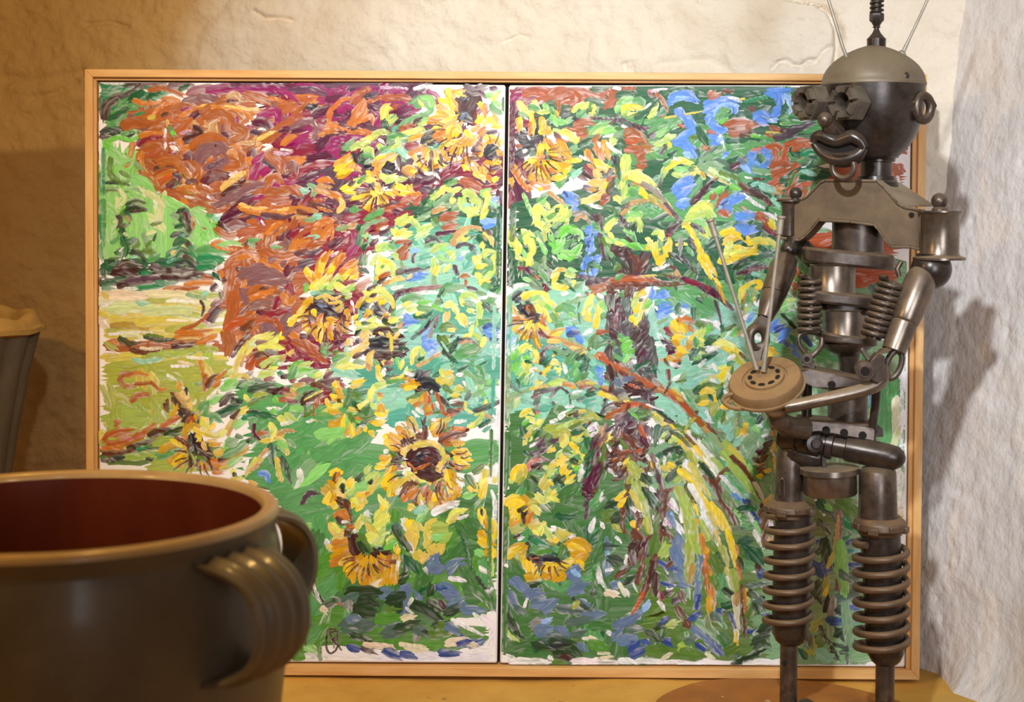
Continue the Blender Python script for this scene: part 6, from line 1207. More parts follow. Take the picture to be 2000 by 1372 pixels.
block(970, 400, 2.186, '''
l 7 34,4 36,12 34,18; l 6 36,2 44,8 50,6; l 7 36,16 42,20 46,24; L 6 44,14 54,10 58,2; l 6 54,2 60,6 60,12; l 5 52,16 60,12; L 6 42,6 50,14; G 4 53,6 55,4; L 5 56,14 64,10 66,4; L 4 60,22 64,14; g 4 46,12 52,8; s 5 50,20 56,16; L 4 42,26 44,20 50,18; s 5 36,24 40,30 40,36; L 4 44,32 42,24; n 5 44,44 40,34; s 5 44,56 42,46; i 3 36,30 40,34; G 6 48,28 50,38; n 5 50,32 48,26
L 5 10,30 12,22 16,18; l 5 10,26 18,22; L 5 14,36 10,28; l 7 14,28 16,36 20,38; l 7 16,42 22,44; l 5 18,34 22,40; p 3 18,26 20,29; l 7 26,34 28,26 31,28; L 5 22,24 28,24; l 7 30,32 32,40 30,46; l 7 26,50 30,44; l 7 28,54 31,48; L 4 16,46 24,50; n 4 22,40 26,46; y 3 20,38 21,43; s 4 12,40 16,46
N 8 56,28 62,22 70,22; n 7 66,22 74,26 75,32; N 7 54,34 52,38; n 8 52,42 56,36 58,30; N 7 60,44 66,46; N 7 64,48 70,42 74,36; n 5 58,42 68,44; G 5 64,32 68,28; g 7 62,36 70,32; x 4 70,30 73,28; N 4 47,34 52,38; n 6 56,46 62,48; G 4 66,38 68,34; s 4 52,28 56,24; w 3 50,46 54,50
u 7 80,24 84,22 86,20; u 8 82,34 84,28; u 8 84,42 84,34; u 8 80,50 84,46; u 6 78,58 78,52; u 5 76,62 80,64; u 6 90,52 88,58 86,64; J 4 92,46 90,54; u 5 88,48 92,46; u 4 88,28 90,24; U 3 82,38 83,30; G 6 84,54 88,54; J 3 83,60 84,64; g 4 88,54 94,58
V 5 86,10 90,14 93,18; B 6 88,12 93,12 94,20; H 4 70,14 76,10 82,14; z 4 82,14 84,18; V 4 92,26 94,40; B 5 93,36 96,48; f 5 94,30 100,38 104,44; s 4 98,38 106,50 110,56; G 5 104,48 106,56; f 6 106,58 110,52; B 7 104,42 110,36 116,40; B 9 110,44 116,44; B 8 116,42 122,50 124,58; b 10 120,46 124,54 122,62; B 9 118,50 120,62; V 7 130,54 134,46 136,42; V 6 126,62 130,54; b 7 126,58 134,48; V 4 114,50 117,60; F 6 108,48 116,56; k 4 120,36 118,32; B 4 116,30 122,34
L 5 98,24 102,18 108,14; l 6 98,22 104,14; L 6 98,30 104,34; n 6 104,32 110,34; l 4 104,30 100,24; N 5 112,32 118,36 122,38; N 6 120,36 130,38 136,40; l 4 106,34 114,36; l 5 124,14 128,10; L 5 118,14 124,12 130,18; L 5 128,16 128,24; n 4 114,22 122,26; V 5 110,10 114,18 118,22; B 4 114,14 117,22; H 5 112,8 118,4; G 6 120,20 124,16; w 4 118,6 121,10; n 6 120,8 128,8; F 5 122,22 124,16
L 5 140,26 144,24 148,26; l 6 146,24 148,30; y 7 142,36 142,44 144,50; y 7 144,52 150,46; y 7 152,44 154,36 154,30; L 5 146,40 144,34; s 5 146,34 148,40; y 5 134,40 138,34; l 4 134,30 138,34; y 5 150,38 152,46; G 6 138,50 142,54; B 7 152,26 158,20 164,16; B 5 154,22 160,18; W 3 152,28 156,26; V 4 158,8 164,14; w 5 140,58 148,56 154,53; y 3 160,36 164,35; l 4 168,36 170,34; F 5 154,44 164,48; k 3 160,46 166,52
l 6 168,20 174,10 180,4; h 4 166,18 172,12 178,6; L 8 176,10 184,8 190,4; n 9 178,14 186,20; l 7 184,24 190,28; L 6 188,8 194,16; L 5 186,20 190,26; V 4 174,18 180,20 186,26; y 6 170,20 174,24 178,32; y 6 178,32 182,42 188,50; y 6 186,46 190,54 195,62; y 4 180,46 186,56 192,66; z 4 164,30 164,44; V 3 166,46 172,54 180,62; g 4 170,38 176,46; V 3 172,30 178,40
F 6 46,52 50,54; w 6 12,76 20,72 28,72; n 4 24,66 30,68; W 4 20,57 28,57; M 5 26,58 32,62; M 4 42,72 46,76; s 5 34,52 40,60 46,66; r 3 34,64 38,66; W 4 44,78 44,72; g 5 40,62 46,70
l 6 50,66 54,60 58,58; y 5 50,70 54,64; l 6 50,72 58,74 64,72; y 5 58,76 64,74; L 6 62,62 70,64; s 6 60,68 68,70; l 4 69,68 70,74; h 4 54,58 62,58; n 5 64,58 70,60; w 6 58,80 64,78; w 5 74,80 70,84; w 6 78,74 80,76; w 4 88,66 80,66; V 4 72,64 88,66; s 5 70,74 76,70
r 7 84,74 94,70 106,66; o 6 86,80 92,76 102,72; r 7 104,68 116,66 130,68; o 7 112,70 126,70 142,68; R 6 116,68 132,66 146,68; b 6 100,74 116,72 130,72; b 5 140,70 154,71 168,70; V 5 80,70 90,68 100,66; g 5 106,66 114,62; h 2 130,64 142,63 158,62; b 5 156,56 162,62; H 4 160,60 164,64; V 4 166,66 170,68 180,72; W 4 168,68 178,72; M 5 180,72 190,78 198,84; M 4 190,74 197,79; v 5 80,78 82,82; b 3 150,64 170,66; G 6 144,62 156,60; b 4 126,78 132,72 138,70
k 8 16,84 20,80 24,79; k 6 18,86 22,84; k 7 28,88 30,86; l 6 22,82 28,80 36,78; l 6 34,80 42,80 46,86; y 4 24,84 34,78; l 6 46,86 52,92 56,98; l 6 48,104 54,96; L 5 32,86 38,84; l 6 34,94 40,88 46,92; l 6 36,92 42,96; L 6 40,88 46,92; N 4 44,90 50,94; l 6 42,94 46,102; n 4 32,84 38,82; k 8 20,92 24,92; B 8 26,92 32,96; O 5 28,92 32,97; b 5 30,90 34,98; k 8 24,96 30,102; B 8 30,100 36,98; k 7 32,104 38,102; b 5 26,104 34,102; y 4 54,94 52,104; p 3 51,90 52,94
Y 7 10,84 12,92 18,96; y 5 9,86 14,94; Y 7 12,106 18,103 24,102; O 6 12,104 18,102; y 6 16,112 22,108 26,106; Y 6 18,114 24,112; w 3 20,112 24,108; y 6 26,120 28,110 30,106; Y 6 26,120 28,114; y 5 32,118 33,108; O 4 31,118 31,110; w 3 30,116 31,112; Y 6 36,108 42,112 50,116; y 5 38,106 46,112; Y 6 48,116 54,114 58,112; y 4 50,118 58,114; r 5 40,104 44,108; O 6 40,104 42,100; W 4 38,114 42,118; Y 6 35,118 36,124; O 4 34,122 37,126; Y 6 36,126 40,126; y 4 36,120 38,126
g 8 54,94 62,90 68,86; g 8 60,90 68,94; s 7 70,86 78,84; n 6 64,98 70,100; g 8 52,106 62,104 70,106; f 4 75,88 74,98 75,106; T 7 76,96 80,86; g 7 50,98 54,104; l 6 80,90 84,84 86,80; l 6 78,98 80,92; y 6 82,104 80,98; l 5 84,98 86,90; y 6 88,106 90,100 93,90; l 5 90,98 92,88; y 5 88,110 90,106; T 4 86,96 87,92; s 6 90,84 96,82; w 5 90,80 96,84; n 6 94,88 98,94; g 6 94,100 98,98
B 9 100,82 102,92; B 8 102,96 102,104; V 6 100,100 104,98; M 6 108,92 112,88; B 8 110,100 112,92; M 8 112,110 112,100; p 4 106,104 108,96; v 5 106,110 106,100; V 8 114,112 118,104; d 7 114,90 116,80; d 6 118,100 118,90; s 5 113,80 116,76; b 5 100,78 106,78; B 5 122,84 124,76; B 6 102,112 108,116; b 6 104,76 100,72; g 4 110,82 112,78; z 4 106,84 108,80; b 5 116,82 118,74
L 6 122,92 124,84 128,78; y 6 124,96 128,90; l 6 126,104 130,98 132,88; l 5 120,104 122,98; h 5 126,82 132,77; y 4 130,78 133,80; L 6 132,92 134,84; N 5 134,92 138,86; y 5 120,100 126,106; V 3 128,86 130,84; l 5 124,106 128,106; b 3 121,108 124,110; z 5 126,114 130,106; B 8 132,110 134,100; B 8 122,120 126,112; B 10 128,124 134,116; V 5 128,108 131,104; B 9 126,134 134,128; M 8 130,134 136,132
u 6 138,84 140,76; u 9 144,82 150,80; t 5 142,88 150,86; u 8 146,92 154,90; u 8 144,98 154,94; J 6 146,100 152,100; T 8 138,104 140,92; T 8 140,116 142,104; u 4 148,76 154,82; t 5 164,87 170,86 174,88; u 6 166,90 172,89; w 6 164,94 172,96; w 6 156,98 162,102; g 8 160,80 170,78; g 9 176,84 184,88; g 10 178,96 188,94; G 6 162,90 162,96; G 5 176,92 176,104; g 8 184,100 192,98; f 4 182,80 190,86; w 6 184,108 192,104; T 5 138,112 146,108 152,104; s 4 144,106 152,102
u 7 64,112 70,110; U 6 64,116 74,114; u 7 72,118 76,122; u 4 76,124 75,118; T 6 60,106 68,106; T 6 80,116 84,110; w 5 84,112 78,116; J 8 8,112 12,108; J 7 10,124 16,118; j 4 8,98 9,102; T 6 14,130 18,126; l 5 22,120 24,116; u 5 8,116 10,126
H 4 46,120 56,120 66,124; a 5 46,122 56,122; H 5 60,124 70,126 80,130; a 4 66,128 78,130; h 4 74,134 80,132; v 3 40,134 44,128 50,125; B 3 38,136 42,130; z 4 46,128 56,127; V 5 60,130 62,134; o 3 44,118 50,118; l 5 18,134 24,128 30,127; N 6 16,134 22,130; n 5 20,132 28,128; w 4 10,134 16,130; s 5 56,134 64,132; L 5 34,136 32,130
f 7 84,126 88,118 94,114; f 8 90,128 98,122; G 6 94,116 102,120; f 7 100,130 106,122; r 5 90,114 98,113; B 6 102,116 110,122; f 5 82,130 86,124; T 5 90,132 96,128; w 2 84,128 85,130; N 6 110,120 116,120; N 7 114,128 120,124; n 6 114,132 120,128; d 8 108,132 110,126; g 5 108,118 114,118; B 6 98,132 102,126; V 5 122,132 126,128; R 6 90,134 98,134
W 5 150,110 156,113 160,112; W 5 152,114 158,118; M 5 148,121 154,124 160,126; B 5 152,130 158,128; M 6 154,132 160,130; W 4 156,120 160,121; Y 6 156,108 160,114 166,118; y 6 158,104 164,110; y 6 156,106 162,112; b 3 162,104 168,108 172,113; Y 6 164,106 170,112; y 5 164,108 168,114; o 5 168,100 176,106; O 5 162,102 172,102; O 4 172,108 176,114; y 7 158,118 164,122; Y 6 158,122 164,128 170,128; y 5 160,118 168,118; y 5 172,122 176,118; Y 6 170,124 176,126; Y 6 172,128 176,130; a 5 162,128 168,128; Y 6 162,132 168,134; w 6 144,116 148,120; w 6 142,124 148,126; w 4 164,100 168,98; w 5 150,126 154,128
l 5 178,116 182,114 186,114; L 6 182,122 186,118; n 5 184,110 188,108; g 6 186,118 192,124; L 6 178,122 184,126; G 6 176,130 182,128; f 5 182,108 194,112; l 5 184,132 192,128; h 6 192,122 197,126; w 4 186,128 194,126
''')
block(970, 650, 2.186, '''
Y 5 152,22 160,24 166,20; Y 6 160,20 168,16; y 5 162,14 170,18; M 4 152,12 160,14; O 4 158,26 164,24; B 3 160,32 164,26; H 4 147,24 152,26; b 3 150,24 154,30; b 5 153,34 154,42; b 3 153,50 154,44; w 6 156,28 162,30; w 5 172,22 178,28; G 7 174,22 178,16; L 5 178,10 184,16 182,20; l 4 180,4 186,8; s 5 168,38 178,34; G 5 176,28 186,24; s 6 180,34 190,30; T 8 168,48 180,42; T 8 178,46 190,40; f 3 160,44 170,42 178,38; w 5 182,34 192,30; w 6 158,42 166,38; N 3 176,24 184,20; w 5 182,14 190,14; G 5 186,24 196,18; h 5 190,42 196,38; T 8 156,50 164,56; f 4 176,54 184,48 192,48; G 4 176,52 186,46 196,46
l 6 22,16 26,12 32,14; l 5 34,16 36,22 34,26; h 3 36,26 39,28; N 8 14,22 18,18; N 8 16,34 18,26; n 8 18,36 24,30 24,22; N 6 26,22 30,24; G 5 26,26 30,28; l 5 24,28 28,34; L 6 22,40 28,34 30,28; g 6 20,44 24,38; G 4 18,42 20,48; G 5 8,32 10,26; G 6 10,40 8,34; w 6 30,34 36,32; h 2 33,33 39,35; b 3 39,36 41,36; V 3 40,26 42,20 41,16; B 4 39,27 42,22; l 6 44,30 50,26 56,28; l 7 54,32 56,36; l 6 46,34 42,40 36,46; y 4 42,36 48,30; y 3 51,20 51,22; G 7 42,28 46,24; t 6 46,38 54,38; t 5 48,36 52,34; n 4 26,46 28,40; T 5 38,40 44,42; G 6 52,16 54,20; s 4 50,14 56,16; w 5 10,18 16,12
G 8 66,22 74,18; g 9 64,28 68,22; N 5 70,34 72,28; G 8 78,22 82,28; g 9 66,38 70,32; n 4 70,40 72,32; G 8 76,34 80,28; f 6 76,40 80,36; g 7 70,44 74,38; F 4 72,24 78,20; T 5 84,28 88,26; u 8 90,32 94,34; u 7 91,40 95,38; u 5 92,46 94,42; w 5 62,36 60,28; w 4 96,36 98,38; s 6 82,20 86,22; g 5 62,40 60,44
H 5 8,62 16,56 26,52; s 5 8,58 20,54 32,50; L 5 14,66 22,58; h 4 30,50 42,48 54,45; L 6 48,46 58,44 66,47; H 5 60,46 68,47 70,50; Y 4 67,49 70,49; Y 3 8,60 10,62; s 5 12,68 14,60; V 5 34,54 42,52 52,50; v 4 32,58 38,55; z 5 36,68 36,62 40,56; d 5 34,64 38,58; V 4 34,72 38,70; 6 3 36,71 38,73; V 3 50,54 56,49 62,52; V 3 62,52 66,58 66,64; z 3 48,58 52,52; d 4 50,62 52,68; s 3 54,64 52,70 57,74; V 3 58,74 60,76; d 3 12,42 14,48 22,54; V 3 8,40 12,48; T 7 40,60 48,60; t 7 40,68 48,66; t 5 22,60 30,62; w 5 62,66 70,66; w 6 56,76 64,70; w 4 68,54 76,52; w 5 48,80 54,78; T 5 60,64 64,56; t 7 78,62 86,60; t 8 80,68 88,64; w 4 104,62 98,64; w 5 102,66 108,64; d 5 72,60 78,58; s 5 66,58 74,56; T 6 90,64 94,58
H 5 72,46 80,44 86,45; r 4 74,49 84,47; h 3 80,45 90,46; b 6 82,54 88,50 94,49; R 3 96,50 100,54; b 5 94,49 102,52 106,56; H 3 94,48 104,52; y 5 92,54 100,57 108,60; h 5 104,58 110,62 116,66; q 6 110,56 118,60; y 3 110,58 118,62; b 3 106,54 112,62; V 3 96,62 98,60; d 7 97,66 97,62; k 4 97,60 98,60; G 5 80,56 86,54; s 4 88,48 92,48
O 5 88,20 92,22 96,23; r 6 92,22 100,26 108,31; R 5 94,22 104,30 114,36; r 7 106,30 118,37 128,43; R 6 112,34 124,42 136,48; o 5 114,32 126,40 140,46; r 6 126,42 138,48 148,52; R 6 136,46 146,51 154,56; r 6 148,52 158,58 166,66; R 6 156,56 166,64 174,72; o 5 144,46 150,52; b 4 110,35 122,42 134,49; R 5 170,68 178,76 186,84; r 4 178,76 188,86 196,96; o 4 184,80 194,92 199,98; b 3 168,64 180,78 190,88; H 4 158,56 168,62; H 3 144,50 154,54; z 5 140,42 144,46; s 5 172,64 182,72; b 3 178,70 186,78; 3 5 182,80 192,92; q 4 170,82 176,76; b 2 150,54 156,44
b 8 98,38 108,42; B 7 101,30 104,44; z 6 112,44 116,48; z 7 104,46 108,50; j 5 114,42 122,40; d 6 122,34 120,28; G 7 124,32 130,28 136,26; x 8 130,36 138,34; G 6 140,30 142,36; V 6 128,34 132,36; B 7 122,46 130,46; B 10 116,48 124,52; B 10 120,56 130,54; R 3 118,46 128,50; V 7 106,54 114,52; z 6 110,58 118,56; d 5 120,60 132,62; V 6 134,54 136,62; B 6 136,54 140,50; B 5 138,60 142,58; B 4 138,62 141,64; B 5 102,52 103,44; v 5 112,26 120,24; g 5 104,20 112,24; N 7 112,14 118,10; N 6 116,20 122,16; n 5 114,26 118,20; B 8 126,18 130,10; M 7 128,26 132,16; V 5 134,24 138,16; B 7 100,14 102,24; j 6 110,46 106,42; w 3 120,58 128,57
V 5 94,72 100,66 108,63; z 4 98,68 106,66; b 4 106,64 114,63; o 6 98,76 106,71 114,68; r 6 112,68 120,64 130,66; R 5 116,66 126,64 136,67; b 5 128,66 136,68 142,68; o 3 132,66 142,67; b 4 118,64 116,72; v 8 108,78 114,74; V 9 110,86 114,78; V 8 120,78 126,72; M 8 118,84 124,80; B 9 116,92 124,86; b 8 128,84 134,80; R 5 128,84 132,92; R 4 130,90 133,94; V 6 134,84 136,92; B 8 122,94 130,98; r 6 112,90 118,96 126,102; b 7 114,94 122,100 130,108; B 9 126,104 132,112; r 6 126,106 132,106; B 6 130,118 134,112; b 6 132,106 136,98; M 6 130,94 134,100; V 4 114,90 116,84
G 6 120,72 126,70 134,72; s 4 118,70 126,68; f 8 126,74 134,76; F 5 132,78 138,74; s 2 124,80 128,76 134,74; N 3 120,72 126,76; y 5 138,72 144,76 150,80; q 6 142,76 148,82; y 4 148,82 154,83; d 4 144,70 152,76 160,82; V 3 150,78 158,82; F 3 140,66 150,74 158,80; w 3 134,64 144,68 150,70; f 5 132,70 140,74
F 8 140,86 142,96; G 7 144,84 142,98; G 6 148,94 150,86 158,84; L 4 150,90 148,96 154,88; F 6 152,96 158,88; l 6 158,94 162,90 166,94; y 6 160,98 166,96; L 5 154,98 160,94; f 6 166,90 174,98; F 5 168,86 178,92 184,100; V 5 176,92 184,100 188,106; f 5 158,84 168,86 178,92; y 5 176,102 182,108 186,116; q 5 180,98 190,110; h 4 168,88 176,90; G 6 142,112 152,106 162,104; F 6 150,108 160,103 166,106; G 5 166,108 168,116; F 5 162,116 166,120; 2 6 158,112 164,108; f 6 146,118 152,114; w 4 154,108 156,112; w 5 142,112 146,122; w 4 150,118 150,110; q 6 170,104 176,116 182,130; q 6 176,108 182,124 186,134; w 6 168,122 172,130; w 5 186,118 194,126; w 7 180,96 190,112 198,126; h 4 174,98 186,112 196,128; 3 5 164,120 172,130 176,136; y 4 154,118 158,120; h 4 152,122 158,116; f 4 182,122 190,132; F 3 182,118 196,134; w 4 166,112 170,118
f 8 64,74 74,72 82,74; h 4 64,74 72,71 80,70; F 3 64,74 72,70; V 5 71,74 71,70; q 6 76,78 84,76; q 8 44,86 54,86 64,82; L 6 54,86 62,84 68,78; q 5 70,80 84,78; f 7 66,88 74,82; s 4 80,68 88,74; q 5 84,72 92,78; b 3 84,80 82,82; w 7 82,88 88,82 92,88; w 6 84,92 90,90; p 3 86,84 88,92; c 3 92,92 96,98; V 5 88,96 91,90; l 5 99,92 104,94; y 4 100,90 98,96; v 6 96,96 98,82; H 4 94,84 92,98; v 5 92,100 96,92; H 4 90,104 94,98; V 4 98,88 104,84; B 5 104,92 108,86; b 4 102,98 108,92 110,84; B 4 106,100 110,96; V 4 86,98 92,92
l 6 22,74 28,70 32,72; l 6 28,76 34,80; y 4 24,72 30,68; l 6 36,82 40,78; N 4 24,82 28,78; L 5 28,86 36,84; F 4 22,86 26,88; G 6 22,84 26,94; L 4 36,88 30,96; h 4 26,94 32,86; f 4 32,92 40,86; l 4 24,100 27,96; N 4 35,75 38,74; G 4 38,88 34,94; g 5 16,88 20,92
V 7 38,102 42,96; V 6 42,106 44,100; V 5 30,108 38,107 44,104; v 4 36,98 38,94; M 4 50,98 56,95; V 4 48,97 57,94; w 4 30,102 36,98; v 6 30,116 36,113 46,114; 6 4 26,122 32,115 40,113; 6 4 28,124 30,118; B 4 32,120 38,118; B 3 38,122 41,118; W 2 26,120 27,126; b 2 32,128 40,133; G 4 24,106 28,110
q 6 52,92 60,88 66,90; h 6 58,100 60,92 64,92; l 5 58,102 62,98 62,92; y 5 68,94 76,92; L 5 70,97 76,95; q 5 76,86 82,92; G 6 68,90 76,88; G 6 80,94 82,102; f 7 66,100 74,102; h 5 46,106 50,102; y 4 48,106 52,104; L 5 54,110 60,106; y 7 56,118 60,112 64,112; y 7 58,124 62,118; L 5 64,110 72,106; y 5 66,98 74,108; l 4 76,112 78,108; f 6 60,106 66,108; q 6 70,118 76,114; l 5 68,118 72,120; N 5 70,122 74,120; y 6 58,130 64,124; y 6 62,133 68,128; F 6 66,114 72,116; h 5 46,124 50,118 54,112; L 4 42,120 48,122; h 6 48,120 54,116; L 5 46,128 52,122; l 4 47,134 48,132
y 5 14,128 18,122 24,119; h 6 16,132 22,124; L 5 12,134 16,128; y 4 24,118 26,124; q 5 22,130 26,126; f 7 28,128 36,130; l 5 62,134 68,132; F 6 52,132 56,128; F 6 56,134 60,130; w 4 76,118 78,130; q 3 74,132 76,126
M 6 88,104 91,96; V 7 88,112 90,104; M 7 84,126 89,118 90,108; V 6 82,132 86,124; G 7 80,114 84,108; F 6 80,122 82,114; f 8 94,124 94,112; 2 8 92,130 94,122; B 5 103,108 107,100; b 6 104,104 108,108; R 5 112,108 118,106; b 8 110,112 118,108; B 8 100,112 104,110; B 7 100,118 104,114; B 6 98,120 102,122; o 4 104,114 112,112; b 5 106,122 108,112; w 4 110,101 112,105; w 5 100,122 104,126; w 4 108,118 112,116; y 5 114,118 118,114; y 5 114,126 120,118; b 3 112,124 118,119 123,118; q 6 118,118 124,124; 3 5 120,116 126,122; B 3 107,128 107,124; w 3 105,128 109,128; b 3 104,132 112,130; w 4 102,106 99,100
s 4 126,116 134,120; f 7 120,132 126,126; F 6 128,132 134,128; b 5 136,112 140,122 146,132; v 4 138,108 142,116; y 3 138,116 140,120; w 5 134,110 137,114; q 5 128,124 132,122; G 5 134,130 138,134; w 4 142,126 146,122; L 5 144,130 152,126
''')
